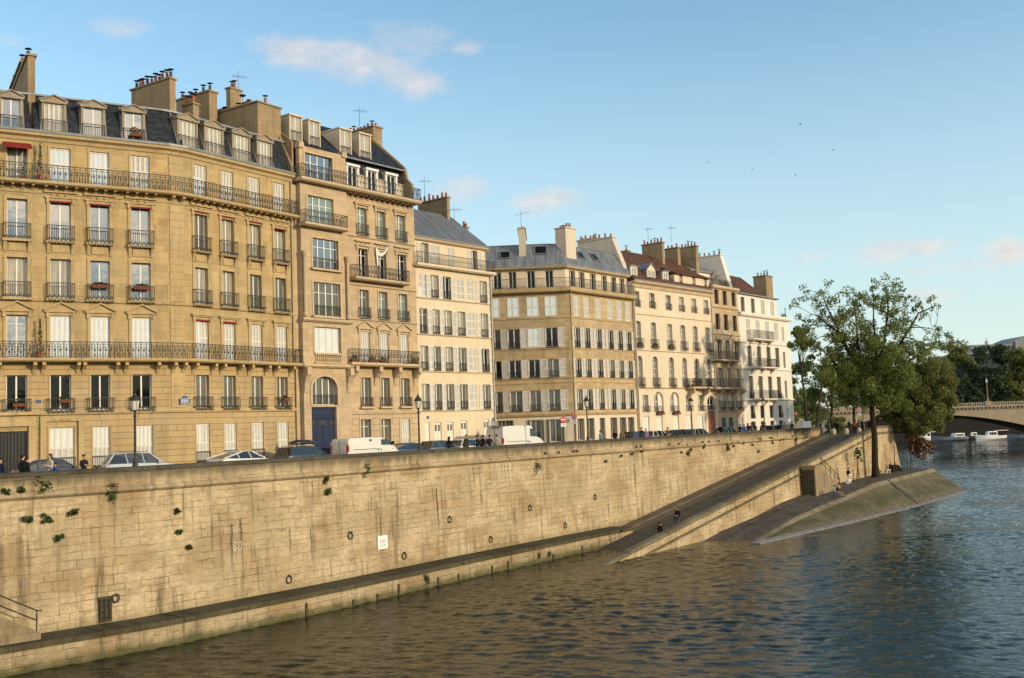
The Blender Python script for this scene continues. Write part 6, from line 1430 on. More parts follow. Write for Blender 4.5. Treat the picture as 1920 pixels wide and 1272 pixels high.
mb = MB(); [leaves(mb, c, (1.0, .9, .9), 130, .2, rng) for c in ((-.5, 0, -.4), (.6, 0, .1), (.2, .3, -1.1), (-.6, 0, .8), (1.3, .2, -.4))]; mb.build('leaves', M['leaf_red'], o); MB().path([(-2, .5, -.5), (0, 0, 0), (1.6, 0, .2)], [.08, .05, .02], 5).build('stems', M['bark'], o)
# saplings on the lower quay
def sapling(label, px, py, z, toppx, toppy, tuft):
    b = qaz(px, 6.5, z); t = ondepth(toppx, toppy, b.y); o = thing('sapling', label, 'sapling', Matrix.Translation(b)); d = t-b
    mb = MB().path([(0, 0, 0), tuple(d*.5+Vector((.05, 0, 0))), tuple(d)], [.07, .05, .02], 5)
    for k in range(6): q = d*(.5+.08*k); mb.tube(tuple(q), tuple(q+Vector((rng.uniform(-.7, .7), rng.uniform(-.5, .5), .5))), .02, .008, 4)
    mb.build('trunk', M['bark'], o)
    for s in (-.35, .35): MB().tube((s, .2, 0), (s*.9, .2, 1.3), .04, None, 5).build('stake', M['bark'], o)
    if tuft: mb = MB(); [leaves(mb, tuple(d*f+Vector((rng.uniform(-.4, .4), 0, 0))), (.55, .5, .5), 26, .17, rng) for f in (.8, .92, 1.02)]; mb.build('crown', M['leaf_red' if tuft == 2 else 'leaf_weed'], o)
sapling('thin staked sapling with a few leaves beside the seated person in white trousers', 1606, 895, 2.7, 1607, 848, 1); sapling('bare leafless sapling between the big trunk and the end of the wall', 1677, 884, 2.9, 1676, 825, 0); sapling('thin bare sapling at the end corner of the wall', 1708, 879, 3., 1707, 836, 0)
# weeds rooted in the masonry
WEED = [(90, 913, .55, 'large star-shaped weed on the moulding near the left edge', 0), (206, 917, .45, 'heart-shaped clump of weed hanging from the moulding left of the silver car', 1), (687, 882, .45, 'two-lobed weed on the moulding below the white van', 0), (611, 899, .28, 'small weed just under the moulding below the wagon', 0), (612, 921, .3, 'small weed on the wall below the weed under the moulding', 0), (1006, 871, .42, 'hanging weed tuft under the moulding below the high white van', 1), (1363, 836, .35, 'weed tuft on the upper wall right of centre', 1), (1289, 850, .3, 'round weed on the wall left of the hanging tuft', 0), (137, 958, .22, 'small weed in a joint of the wall at upper left', 0), (89, 972, .25, 'dark weed tuft below the star-shaped weed', 0), (52, 976, .22, 'dark weed tuft near the left edge', 0), (109, 1010, .2, 'lowest weed tuft on the wall at left', 0), (8, 922, .2, 'weed on the moulding at the left edge', 0), (42, 920, .2, 'weed on the moulding between the left edge and the star-shaped weed', 0), (330, 958, .16, 'small weed in the rough masonry left of centre', 0), (335, 998, .18, 'weed in a hole of the rough masonry', 0), (351, 1025, .18, 'weed in a hole below the rough masonry', 0)]
def weed(px, py, r, label, hang, n=70, cat='weed'):
    p, a = wallhit(px, py, .06); mb = MB(); c = [(0, -.12, 0)]+[(rng.uniform(-r, r)*.8, -.1, rng.uniform(-r, r)*.7-(.5*r if hang else 0)) for _ in range(4)]
    for q in c: leaves(mb, q, (r*.5, .14, r*(.75 if hang else .5)), n//5+4, .075, rng)
    for q in c[1:]: mb.tube((0, 0, 0), q, .015, .008, 4)
    o = mb.build('wall_weed', M['leaf_weed'], None, None); o.matrix_basis = place(p.x, p.y, p.z, a); return tag(o, label, cat, 'weeds growing out of the quay wall')
for w in WEED: weed(*w)
for i in range(26):
    px = rng.uniform(1130, 1500); hb = 845-(px-1140)*.078; py = hb+abs(rng.gauss(4, 9)); weed(px, py, rng.uniform(.1, .19), 'one of the tiny dark weeds dotted along the wall below the moulding at right', rng.random() < .5, 24)
for i, (px, py) in enumerate(((800, 1090), (797, 1082), (1029, 1038), (1010, 1043))):
    p, a = ledgehit(px, py); o = leaves(MB(), (0, -.1, 0), (.14, .1, .28), 40, .07, rng).build('ledge_weed', M['leaf_weed'], None, None); o.matrix_basis = place(p.x, p.y, p.z, a); tag(o, 'small green weed on the ledge face '+('tallest, mid-ledge', 'beside the tall mid-ledge weed', 'right, near the ledge end', 'left of the weed near the ledge end')[i], 'weed', 'weeds on the ledge')
kt = lambda t: min(kz(t), 8.72)
# ------------------------------------------------------------------ vehicles
def paint(name, c): 
    n = N(name, .28, .5); n.col(c); n.b.inputs['Coat Weight'].default_value = .35; n.b.inputs['Coat Roughness'].default_value = .08; return n.m
PAINT = {k: paint('car_'+k, v) for k, v in dict(navy=(.02, .03, .06), silver=(.34, .38, .42), white=(.56, .55, .53), blue=(.03, .06, .12), black=(.012, .012, .014), grey=(.1, .11, .12), teal=(.05, .12, .14), red=(.3, .02, .015), green=(.02, .04, .025), paleblue=(.2, .3, .38), vanwhite=(.53, .515, .47)).items()}
M['car_glass'] = glass('car_glass', (.02, .025, .026), .03, 1.6); M['tyre'] = flat('tyre', (.015, .015, .015), .9, .2, .1); M['rim'] = flat('rim', (.35, .35, .36), .4, .5, .1, 3, .6)
M['lamp_red'] = flat('tail_lamp', (.4, .015, .01), .3, .5, .1); M['lamp_clear'] = flat('head_lamp', (.6, .6, .58), .2, .6, .1)
M['hazard'] = None
def hazard():
    n = N('red_white_stripes', .5, .4); o = n.obj(); x, y, z = n.sep(o); f = n.ma('FRACT', n.ma('MULTIPLY', n.ma('ADD', y, z), 3.6)); n.col(n.mix(n.ma('GREATER_THAN', f, .5), (.55, .03, .02), (.75, .74, .7))); return n.m
M['hazard'] = hazard()
def sharp(o, a=.6): 
    o.data.polygons.foreach_set('use_smooth', [True]*len(o.data.polygons)); o.data.set_sharp_from_angle(angle=a); return o
def wheels(root, L, W, r, xs):
    for x in xs:
        for s in (-1, 1):
            mb = MB(); K = 14
            for i in range(K):
                a, b = 2*pi*i/K, 2*pi*(i+1)/K
                mb.quad((x+r*cos(a), s*(W/2-.2), r+r*sin(a)), (x+r*cos(b), s*(W/2-.2), r+r*sin(b)), (x+r*cos(b), s*W/2, r+r*sin(b)), (x+r*cos(a), s*W/2, r+r*sin(a)))
                mb.quad((x+r*cos(a), s*W/2, r+r*sin(a)), (x+r*cos(b), s*W/2, r+r*sin(b)), (x+r*.6*cos(b), s*(W/2+.01), r+r*.6*sin(b)), (x+r*.6*cos(a), s*(W/2+.01), r+r*.6*sin(a)))
            w = mb.build('wheel', M['tyre'], root); k = MB()
            for i in range(K): a, b = 2*pi*i/K, 2*pi*(i+1)/K; k.quad((x, s*(W/2+.02), r), (x+r*.6*cos(a), s*(W/2+.005), r+r*.6*sin(a)), (x+r*.6*cos(b), s*(W/2+.005), r+r*.6*sin(b)))
            link('rim', k.mesh('rim', M['rim']), w)
SH = dict(hatch=(4.1, 1.76, 1.48, (-.47, -.36, .08, .27), (.95, .92, .72)), suv=(4.45, 1.84, 1.6, (-.47, -.38, .1, .27), (1.0, .98, .82)), sedan=(4.65, 1.82, 1.42, (-.42, -.2, .08, .26), (.92, .9, .72)), wagon=(4.7, 1.85, 1.52, (-.485, -.4, .08, .25), (.97, .95, .76)), coupe=(4.75, 1.9, 1.4, (-.48, -.14, .06, .27), (1.0, .92, .72)))
def car(name, label, kind, col, px, off, fr, roofbox=False, rails=False, scale=1., flip=False):
    L, W, H, (g0, g1, g2, g3), (zr_, zb, zh) = SH[kind]; P = azhit(px, 780, tuple(fr.w(0, off).xy), fr.a)
    t = thing(name, label, 'car', place(P[0], P[1], ROAD, fr.a+(pi if flip else 0))); m_ = PAINT[col]
    st = [(-.5, .84, .42, zr_-.16), (-.485, .93, .3, zr_-.03), (-.42, .99, .25, zr_), (-.2, 1., .24, zb+.02), (.1, 1., .24, zb), (.27, .98, .24, zb-.03), (.4, .95, .25, zh+.05), (.475, .86, .3, zh-.06), (.5, .72, .4, zh-.22)]
    mb = MB()
    for f, w, z0, z1 in st:
        w = w*W/2; x = f*L
        for q in ((-w*.9, z0), (-w, z0+.18), (-w*1.0, z1-.22), (-w*.93, z1-.03), (-w*.8, z1), (w*.8, z1), (w*.93, z1-.03), (w*1.0, z1-.22), (w, z0+.18), (w*.9, z0)): mb.v.append((x, *q))
    K = 10
    for i in range(len(st)-1):
        for j in range(K): k = (j+1) % K; mb.f.append((i*K+j, i*K+k, i*K+K+k, i*K+K+j))
    mb.f += [tuple(range(K-1, -1, -1)), tuple((len(st)-1)*K+j for j in range(K))]; sharp(mb.build('body', m_, t))
    zt = H-.06; wb, wt = W/2*.92, W/2*.74; A = [(g0*L, zr_-.03), (g1*L, zt), ((g1+g2)/2*L, H-.01), (g2*L, zt), (g3*L, zb-.05)]
    gm = MB(); ring = lambda wl, zadd=0: None
    pts = [(x, wb if i in (0, 4) else wt, z) for i, (x, z) in enumerate(A)]
    for s in (-1, 1): 
        for x, w, z in pts: gm.v.append((x, s*w, z))
        for x in (g0*L, g3*L): pass
    gm.f += [(0, 1, 2, 3, 4), (9, 8, 7, 6, 5), (0, 5, 6, 1), (3, 8, 9, 4)]; gm.build('windows', M['car_glass'], t)
    r = MB()
    for i in (1, 2):
        a, b = pts[i], pts[i+1]; r.hexa([(a[0], -wt-.015, a[2]), (b[0], -wt-.015, b[2]), (b[0], wt+.015, b[2]), (a[0], wt+.015, a[2]), (a[0], -wt*.9, a[2]+.045), (b[0], -wt*.9, b[2]+.045), (b[0], wt*.9, b[2]+.045), (a[0], wt*.9, a[2]+.045)])
    for s in (-1, 1):
        for i, j in ((0, 1), (3, 4)): r.tube((pts[i][0], s*(pts[i][1]+.0), pts[i][2]), (pts[j][0], s*(pts[j][1]+.0), pts[j][2]), .05, None, 5)
        for f in (.02, -.2):
            x = f*L; r.tube((x, s*(wb+.0), zb), (x-.03*L, s*(wt+.005), zt), .035, None, 5)
    r.build('roof', m_, t); 
    for s in (-1, 1):
        MB().hexa([(-.505*L, s*W*.3, zr_-.34), (-.47*L, s*W*.3, zr_-.34), (-.46*L, s*W*.47, zr_-.34), (-.49*L, s*W*.44, zr_-.34), (-.505*L, s*W*.3, zr_-.14), (-.47*L, s*W*.3, zr_-.12), (-.44*L, s*W*.475, zr_-.12), (-.488*L, s*W*.44, zr_-.14)]).build('tail_light', M['lamp_red'], t)
        MB().hexa([(.45*L, s*W*.3, zh-.28), (.5*L, s*W*.26, zh-.28), (.48*L, s*W*.42, zh-.28), (.43*L, s*W*.46, zh-.28), (.45*L, s*W*.3, zh-.14), (.49*L, s*W*.26, zh-.16), (.475*L, s*W*.42, zh-.14), (.42*L, s*W*.46, zh-.12)]).build('headlight', M['lamp_clear'], t)
        mb = MB().blob((g3*L-.25, s*(W/2+.07), zb+.02), .09, .11, .075, 8, 5); mb.build('wing_mirror', m_, t, smooth=True)
        if rails: MB().tube((g1*L+.1, s*wt*.92, H+.08), (g2*L-.1, s*wt*.92, H+.07), .025).box(g1*L+.2, g1*L+.28, s*wt*.92-.02, s*wt*.92+.02, H-.02, H+.07).box(g2*L-.3, g2*L-.22, s*wt*.92-.02, s*wt*.92+.02, H-.02, H+.07).build('roof_rail', M['rim'], t)
    MB().box(-.508*L, -.5*L, -.26, .26, .62, .73).build('number_plate', M['notice'], t)
    wheels(t, L, W*.98, .32, (-.31*L, .31*L))
    if roofbox:
        b = MB(); K = 8; S_ = [(-1.05, .3, .1), (-1., .36, .28), (-.5, .42, .4), (.4, .42, .38), (.9, .36, .26), (1.05, .25, .12)]
        for x, w, h in S_:
            for q in ((-w, .06), (-w, h*.55), (-w*.8, h*.95), (0, h+.02), (w*.8, h*.95), (w, h*.55), (w, .06), (0, .04)): b.v.append((x-.35, q[0], H+.1+q[1]*.95))
        for i in range(5):
            for j in range(K): k = (j+1) % K; b.f.append((i*K+j, i*K+k, i*K+K+k, i*K+K+j))
        b.f += [tuple(range(K-1, -1, -1)), tuple(5*K+j for j in range(K))]
        o = b.build('roof_box', PAINT['black'], None, None, None, smooth=True); o.matrix_basis = t.matrix_basis.copy(); tag(o, 'black plastic cargo box strapped on the dark blue wagon roof', 'roof box')
    return t
def van(name, label, px, off, fr, L, W, H, hood, stripes=False):
    P = azhit(px, 780, tuple(fr.w(0, off).xy), fr.a); t = thing(name, label, 'van', place(P[0], P[1], ROAD, fr.a)); m_ = PAINT['vanwhite']; w = W/2; x0, x1 = -L/2, L/2
    prof = [(x0, .35), (x0, .9), (x0+.05, H-.25), (x0+.2, H-.04), (x0+1.2, H), (x1-hood-1.35, H), (x1-hood-1.0, H-.08), (x1-hood+.1, 1.28 if H < 2.2 else 1.35), (x1-.2, 1.02), (x1-.03, .85), (x1, .35)]
    mb = MB(); n = len(prof)
    for s, k in ((-1, 1.), (1, 1.)):
        for x, z in prof: mb.v.append((x, s*w*(1 if z < 1.3 else 1-.1*(z-1.3)/(H-1.3)), z))
    mb.f.append(tuple(range(n))); mb.f.append(tuple(range(2*n-1, n-1, -1)))
    for i in range(n): j = (i+1) % n; mb.f.append((i, n+i, n+j, j))
    mb.build('body', m_, t)
    wz = lambda z, e=.008: w*(1 if z < 1.3 else 1-.1*(z-1.3)/(H-1.3))+e
    b = 1.38 if H < 2.2 else 1.5; tp = min(H-.18, 1.95 if H < 2.2 else 2.2)
    for s in (-1, 1):
        q = [(x1-hood-1.25, b), (x1-hood+.02, b-.02), (x1-hood-.12 - (.0 if H < 2.2 else .05), b+.18), (x1-hood-.78, tp), (x1-hood-1.25, tp)]
        mb = MB(); mb.v = [(x, s*wz(z, .004), z) for x, z in q]+[(x, s*wz(z, .02), z) for x, z in q]; k = len(q); mb.f = [tuple(range(k, 2*k))]+[(i, (i+1) % k, k+(i+1) % k, k+i) for i in range(k)]; mb.build('side_window', M['car_glass'], t)
        mb = MB(); mb.box(x0+.5, x1-hood-1.6, s*wz(1.1, .0)-.006, s*wz(1.1, .0)+.012, 1.08, 1.12); mb.build('slide_rail', M['tyre'], t)
        for dx in (1.34, 1.6): MB().box(x1-hood-dx-.05, x1-hood-dx+.05, s*wz(1.0, 0)-.005, s*wz(1.0, 0)+.02, .95, 1.1).build('door_handle', M['tyre'], t)
        MB().blob((x1-hood-.1, s*(wz(1.5)+.12), 1.5), .08, .12, .16, 8, 5).build('wing_mirror', M['tyre'], t, smooth=True)
        MB().box(x0-.02, x0+.1, s*w-.17 if s > 0 else s*w-.015, s*w+.015 if s > 0 else s*w+.17, .95, 1.45).build('tail_light', M['lamp_red'], t)
        MB().hexa([(x1-.4, s*w*.7, .8), (x1-.06, s*w*.5, .8), (x1-.08, s*w*.88, .8), (x1-.4, s*w*1.01, .8), (x1-.5, s*w*.7, 1.02), (x1-.2, s*w*.5, .98), (x1-.22, s*w*.88, .98), (x1-.55, s*w*1.01, 1.06)]).build('headlight', M['lamp_clear'], t)
    f0, f1 = (x1-hood+.08, b-.02), (x1-hood-.98, H-.14); e = .02
    MB().hexa([(f0[0], -w*.88, f0[1]), (f0[0]+e, -w*.88, f0[1]+e), (f0[0]+e, w*.88, f0[1]+e), (f0[0], w*.88, f0[1]), (f1[0], -w*.8, f1[1]), (f1[0]+e, -w*.8, f1[1]+e), (f1[0]+e, w*.8, f1[1]+e), (f1[0], w*.8, f1[1])]).build('windscreen', M['car_glass'], t)
    MB().box(x0-.015, x0-.001, -.012, .012, .5, H-.15).build('rear_door_gap', M['tyre'], t)
    if stripes:
        MB().box(x0-.02, x0-.002, -w*.98, w*.98, .62, .92).box(x0-.02, x0-.002, -w*.98, -w*.8, .92, 1.6).box(x0-.02, x0-.002, w*.8, w*.98, .92, 1.6).build('hazard_stripes', M['hazard'], t)
        MB().hexa([(x1-.9, -wz(.9)-.01, .75), (x1-.35, -wz(.9)-.01, .75), (x1-.35, -wz(.9)+.01, .75), (x1-.9, -wz(.9)+.01, .75), (x1-.7, -wz(.9)-.01, 1.05), (x1-.4, -wz(.9)-.01, 1.0), (x1-.4, -wz(.9)+.01, 1.0), (x1-.7, -wz(.9)+.01, 1.05)]).build('front_stripes', M['hazard'], t)
        MB().box(x1-hood-2.5, x1-hood-2.25, -wz(1.75)-.002, -wz(1.75)+.01, 1.68, 1.85).build('side_emblem', M['shutter_grey'], t)
    else: MB().box(x0-.14, x0+.5, -w*.6, w*.6, H, H+.05).build('roof_rack', M['tyre'], t)
    MB().box(x0-.02, x0-.002, -.27, .27, .45, .56).build('number_plate', M['notice'], t)
    wheels(t, L, W, .33, (x0+1.05, x1-.95)); return t
car('parked_car', 'dark blue saloon parked at far left in front of the closed wide shutters', 'sedan', 'navy', 101, 4.6, frA)
car('parked_car', 'silver blue estate with a red tail light behind the first street lamp', 'suv', 'silver', 262, 4.8, frA, rails=True)
car('parked_car', 'sleek white low car parked below the shuttered ground floor', 'coupe', 'white', 452, 3.4, frAR)
car('parked_car', 'dark blue wagon carrying a black roof box before the blue door', 'wagon', 'navy', 573, 3.6, frB, roofbox=True, rails=True)
van('delivery_van', 'white utility van with red and white hazard stripes on its rear', 683, 3.8, frB, 5.3, 1.92, 1.98, .55, True)
car('parked_car', 'dark blue fastback car between the striped van and the lamp post', 'coupe', 'blue', 764, 3.0, frB); car('parked_car', 'dark grey hatchback with a red tail light behind the walker in black', 'hatch', 'grey', 824, 3.2, frC); car('parked_car', 'white small car mostly hidden behind the group of walkers', 'hatch', 'white', 878, 3.4, frC)
van('delivery_van', 'tall white high-roof van with a plain grey rear parked at the corner house', 965, 2.6, Fr(tuple(Vector(Dc)-Vector((2, 3))), aDR), 5.9, 2.02, 2.5, .75)
for i, (px, kind, c, l) in enumerate(((1192, 'hatch', 'black', 'black hatchback beside the couple in green and lilac'), (1229, 'hatch', 'white', 'white hatchback right of the lilac coat'), (1250, 'sedan', 'green', 'dark green car behind the solitary walker at the pale house'), (1274, 'hatch', 'blue', 'blue hatchback with a red rear corner, left of the fourth lamp'), (1306, 'hatch', 'paleblue', 'pale car half hidden by the fourth lamp base'), (1360, 'hatch', 'teal', 'teal car barely showing behind the walkers at the narrow house'))): car('parked_car', l, kind, c, px, 3.3, frE if i < 5 else frF)
car('parked_car', 'light blue car parked in front of the white end house', 'hatch', 'paleblue', 1450, 3.3, frG); car('parked_car', 'black car behind the tan walker at the white end house', 'hatch', 'black', 1465, 4.2, frG)
# ------------------------------------------------------------------ street lamps, signs, small furniture
def LL_(px, n=-3.5):
    """point of the pavement line n metres behind the wall face under a pixel column"""
    o = offs(WW, n)
    for p, q in zip(o, o[1:]):
        a = atan2(q[1]-p[1], q[0]-p[0]); h = azhit(px, 790, p, a); f = ((h[0]-p[0])*cos(a)+(h[1]-p[1])*sin(a))/dist(p, q)
        if h[1] > 0 and -.001 <= f <= 1.001: return h, a
    return h, a
M['lamp_glass'] = flat('lantern_glass', (.55, .52, .42), .15, .5, .1); 
def lamp_proto():
    t = thing('street_lamp', 'x', 'street lamp'); mb = MB().lathe([(.3, 0), (.3, .12), (.24, .2), (.22, .55), (.25, .6), (.16, .75), (.13, 1.1), (.09, 1.25), (.065, 1.4), (.055, 3.4), (.08, 3.45), (.08, 3.52), (.05, 3.6), (.06, 3.72), (.16, 3.8)], (0, 0, 0), 10); mb.build('post', M['iron'], t, smooth=False)
    g = MB().lathe([(.15, 3.81), (.25, 4.3)], (0, 0, 0), 6).build('lantern', M['lamp_glass'], t); k = MB()
    for i in range(6): a = 2*pi*i/6; k.tube((.15*cos(a), .15*sin(a), 3.8), (.25*cos(a), .25*sin(a), 4.31), .014, None, 4)
    link('lantern_frame', k.mesh('lantern_frame', M['iron']), g); MB().lathe([(.28, 4.3), (.29, 4.34), (.2, 4.5), (.1, 4.58), (.1, 4.66), (.03, 4.7), (.045, 4.77), (.01, 4.84)], (0, 0, 0), 8).build('lantern_cap', M['iron'], t); return t
lp = lamp_proto(); gl = 'iron street lamps along the quay parapet'
LAMPS = [(253, None, 'nearest black iron street lamp in front of the silver estate car'), (785, None, 'black iron street lamp at the right end of the tall bay-window block'), (1101, None, 'black iron street lamp in front of the corner house shutters'), (1297, None, 'black iron street lamp before the pale arched-window house'), (1433, None, 'black iron street lamp before the white end house'), (1532, 152, 'left one of the twin far street lamps against the bushy tree'), (1546, 150, 'right one of the twin far street lamps against the bushy tree'), (1610, 158, 'street lamp half hidden in leaves above the no-parking sign')]
for i, (px, Y, l) in enumerate(LAMPS):
    if Y: P = ((px-960)/2000*Y, Y)
    else: P = LL_(px)[0]
    mt_ = place(P[0], P[1], ROAD+.12, .3)
    if i == 0: lp.matrix_basis = mt_; o = lp
    else: o = copy_tree(lp, mt_)
    tag(o, l, None, gl)
def disc(mb, c, r, y0, y1, n=16): return mb.prism([(c[0]+r*cos(2*pi*i/n), c[1]+r*sin(2*pi*i/n)) for i in range(n)], y0, y1)
M['sign_red'] = flat('sign_red', (.5, .02, .02), .4, .5, .05); M['sign_grey'] = flat('sign_grey', (.3, .32, .33), .5, .4, .08); M['pole'] = flat('brown_pole', (.08, .055, .035), .6, .3, .2); M['wood'] = flat('wood_post', (.28, .17, .08), .8, .2, .2)
def sign(label, px, Y, py, kind, plate=True, pole='pole', r=.3, a=.35):
    X_ = (ondepth(px, py, Y)); t = thing('road_sign', label, 'sign', place(X_.x, Y, ROAD, a)); h = X_.z-ROAD
    MB().tube((0, .06, 0), (0, .06, h+r*.8), .045, None, 6).build('pole', M[pole], t)
    if kind == 'noentry':
        d = disc(MB(), (0, h), r, -.02, .012).build('disc', M['sign_red'], t); link('bar', MB().box(-r*.7, r*.7, -.03, -.021, h-r*.16, h+r*.16).mesh('bar', M['notice']), d)
    else:
        d = disc(MB(), (0, h), r, -.01, .012).build('disc', M['sign_red'], t); link('blue_field', disc(MB(), (0, h), r*.78, -.02, -.011).mesh('blue_field', M['sign_blue']), d)
        link('bar', MB().hexa([(-r*.6, -.026, h+r*.42), (-r*.44, -.026, h+r*.58), (-r*.44, -.021, h+r*.58), (-r*.6, -.021, h+r*.42), (r*.44, -.026, h-r*.58), (r*.6, -.026, h-r*.42), (r*.6, -.021, h-r*.42), (r*.44, -.021, h-r*.58)]).mesh('bar', M['sign_red']), d)
    if plate:
        q = MB().box(-r*.85, r*.85, -.01, .012, h-r*2.2, h-r*1.2).build('plate', M['notice' if kind == 'noentry' else 'sign_grey'], t); k = MB()
        for i in range(2): k.box(-r*.6, r*.6, -.016, -.0105, h-r*(1.5+.4*i)-.02, h-r*(1.5+.4*i)+.02)
        link('lettering', k.mesh('lettering', M['shutter_grey']), q)
    return t
sign('red no-entry sign with a white plate below, at the street corner', 1056, 100, 787, 'noentry'); sign('round no-parking sign over a grey plate beside the corner house drainpipe', 1076.5, 103, 782, 'noparking'); sign('round no-parking sign on a wooden post at the top of the ramp', 1611, 146, 768.5, 'noparking', True, 'wood', .36); sign('small red road sign at the right corner of the white end house', 1490.5, 152, 775, 'noentry', False, 'pole', .32)
plaque(bD, fl, fl.u(1062, 789), fl.v(1062, 789), .62, .38)
P = G_(1501.5, 146); t = thing('utility_cabinet', 'white utility cabinet with double doors behind the parapet end', 'cabinet', place(P.x, P.y, ROAD, .5)); MB().box(-.8, .8, -.3, .3, .1, 1.75).box(-.84, .84, -.34, .34, 1.75, 1.82).box(-.75, .75, -.26, .26, 0, .1).build('cabinet_body', M['notice'], t); MB().box(-.74, -.03, -.33, -.301, .2, 1.68).build('cabinet_door', M['notice'], t); MB().box(.03, .74, -.33, -.301, .2, 1.68).build('cabinet_door', M['notice'], t)
for i, px in enumerate((1566, 1577, 1590, 1600)): 
    P = qw(61.8+.4*i, -.6+1.5*i); o = MB().lathe([(.3, 0), (.32, .25), (.27, .55), (.16, .72), (.03, .78)], (0, 0, 0), 10).build('stone_bollard', M['chimney_white'], None, None, (P.x, P.y, ROAD)); tag(o, 'rounded pale stone bollard closing the top of the ramp', 'bollard', 'bollards at the top of the ramp')
b = qaz(1664, 6.4, 2.95); t = thing('stone_bench', 'low pale bench between the big trunk and the bare sapling', 'bench', place(b.x, b.y, 2.92, AQ)); MB().box(-.8, .8, -.2, .2, .38, .46).build('seat', M['chimney_white'], t); [MB().box(x-.1, x+.1, -.17, .17, 0, .38).build('leg', M['chimney_white'], t) for x in (-.55, .55)]
b = qaz(1671, 6.0, 2.95); o = MB().prism([(-.25, 0), (.25, 0), (.2, .85), (-.15, .95)], -.2, .2).build('dark_bag', M['tyre'], None, None, (b.x, b.y, 2.97)); tag(o, 'tall dark bag standing at the foot of the wall by the bare sapling', 'bag')
b = qaz(1685, 6.1, 2.97); o = MB().prism([(-.5, 0), (.5, 0), (.0, .7), (-.4, .8)], -.3, .3).build('dark_bag', M['tyre'], None, None, (b.x, b.y, 2.97)); tag(o, 'slumped dark bag right of the bare sapling at the wall end', 'bag')
# lamp column on the far bridge, birds
P = Vector((bx(1845)+100, 280, 12.7)); t = thing('bridge_lamp', 'tall reddish lamp column on the far bridge parapet', 'street lamp', Matrix.Translation(P)); MB().lathe([(.3, 0), (.25, .6), (.14, .9), (.11, 4.6), (.2, 4.7), (.1, 4.8)], (0, 0, 0), 8).build('post', M['rust'] if 'rust' in M else M['wood'], t); MB().lathe([(.15, 4.82), (.3, 5.4), (.1, 5.7), (.02, 6.)], (0, 0, 0), 8).build('lantern', M['lamp_glass'], t)
M['pigeon'] = flat('pigeon_feathers', (.05, .05, .055), .85, .2, .15, 5)
def bird(px, py, Y, s, a):
    p = ondepth(px, py, Y); mb = MB().blob((0, 0, 0), s*.5, s*.14, s*.12, 6, 4); mb.quad((-s*.1, 0, 0), (s*.2, 0, 0), (s*.05, -s*.9, s*.35), (-s*.15, -s*.8, s*.3)).quad((-s*.1, 0, 0), (s*.2, 0, 0), (s*.05, s*.9, s*.3), (-s*.15, s*.8, s*.25))
    o = mb.build('bird', M['tyre'], None, None); o.matrix_basis = place(p.x, p.y, p.z, a); return tag(o, 'tiny dark bird gliding in the open sky at right', 'bird', 'birds in the sky')
for i, (px, py) in enumerate(((1500, 233.5), (1450, 287), (1411, 318), (1491, 329), (1328, 305), (1562, 282))): bird(px, py, 140, .3 if i else .36, i*1.1)
for i, (px, py) in enumerate(((1023, 850), (1048, 848), (1076, 846), (1082.5, 845), (1194, 837), (1202, 837), (1255, 833), (1273, 832), (1318, 829), (1330, 828), (1348, 827))):
    p, a = wallhit(px, py, .14); mb = MB().blob((0, 0, .1), .15, .08, .085, 8, 5).blob((.12, 0, .2), .05, .045, .05, 6, 4).tube((-.1, 0, .1), (-.26, 0, .06), .05, .03, 5).tube((.02, .03, .05), (.02, .03, 0), .01).tube((.02, -.03, .05), (.02, -.03, 0), .01)
    o = mb.build('pigeon', M['pigeon'], None, None); o.matrix_basis = place(p.x, p.y, 7.87, a+(pi if i % 3 == 0 else 0)); tag(o, 'dark pigeon perched on the moulding of the quay wall', 'pigeon', 'pigeons on the quay wall')
# ------------------------------------------------------------------ people
def mk(name, c, r=.85): return flat(name, c, r, .2, .15, 5)
CLOTH = {k: mk('cloth_'+k, v) for k, v in dict(black=(.012, .012, .014), navy=(.018, .022, .045), blue=(.05, .1, .2), beige=(.42, .36, .27), white=(.62, .6, .56), grey=(.12, .12, .12), denim=(.05, .075, .13), tan=(.24, .17, .1), olive=(.06, .055, .03), green=(.02, .05, .045), lilac=(.34, .22, .45), orange=(.42, .13, .03), red=(.25, .03, .03), royal=(.03, .08, .35), brown=(.1, .06, .035), teal=(.1, .2, .24)).items()}
M['skin'] = mk('skin', (.42, .25, .17), .6); M['hair_dark'] = mk('hair_dark', (.018, .012, .008)); M['hair_brown'] = mk('hair_brown', (.07, .04, .02)); M['hair_grey'] = mk('hair_grey', (.22, .2, .18)); M['shoe'] = mk('shoe', (.02, .018, .016)); 0
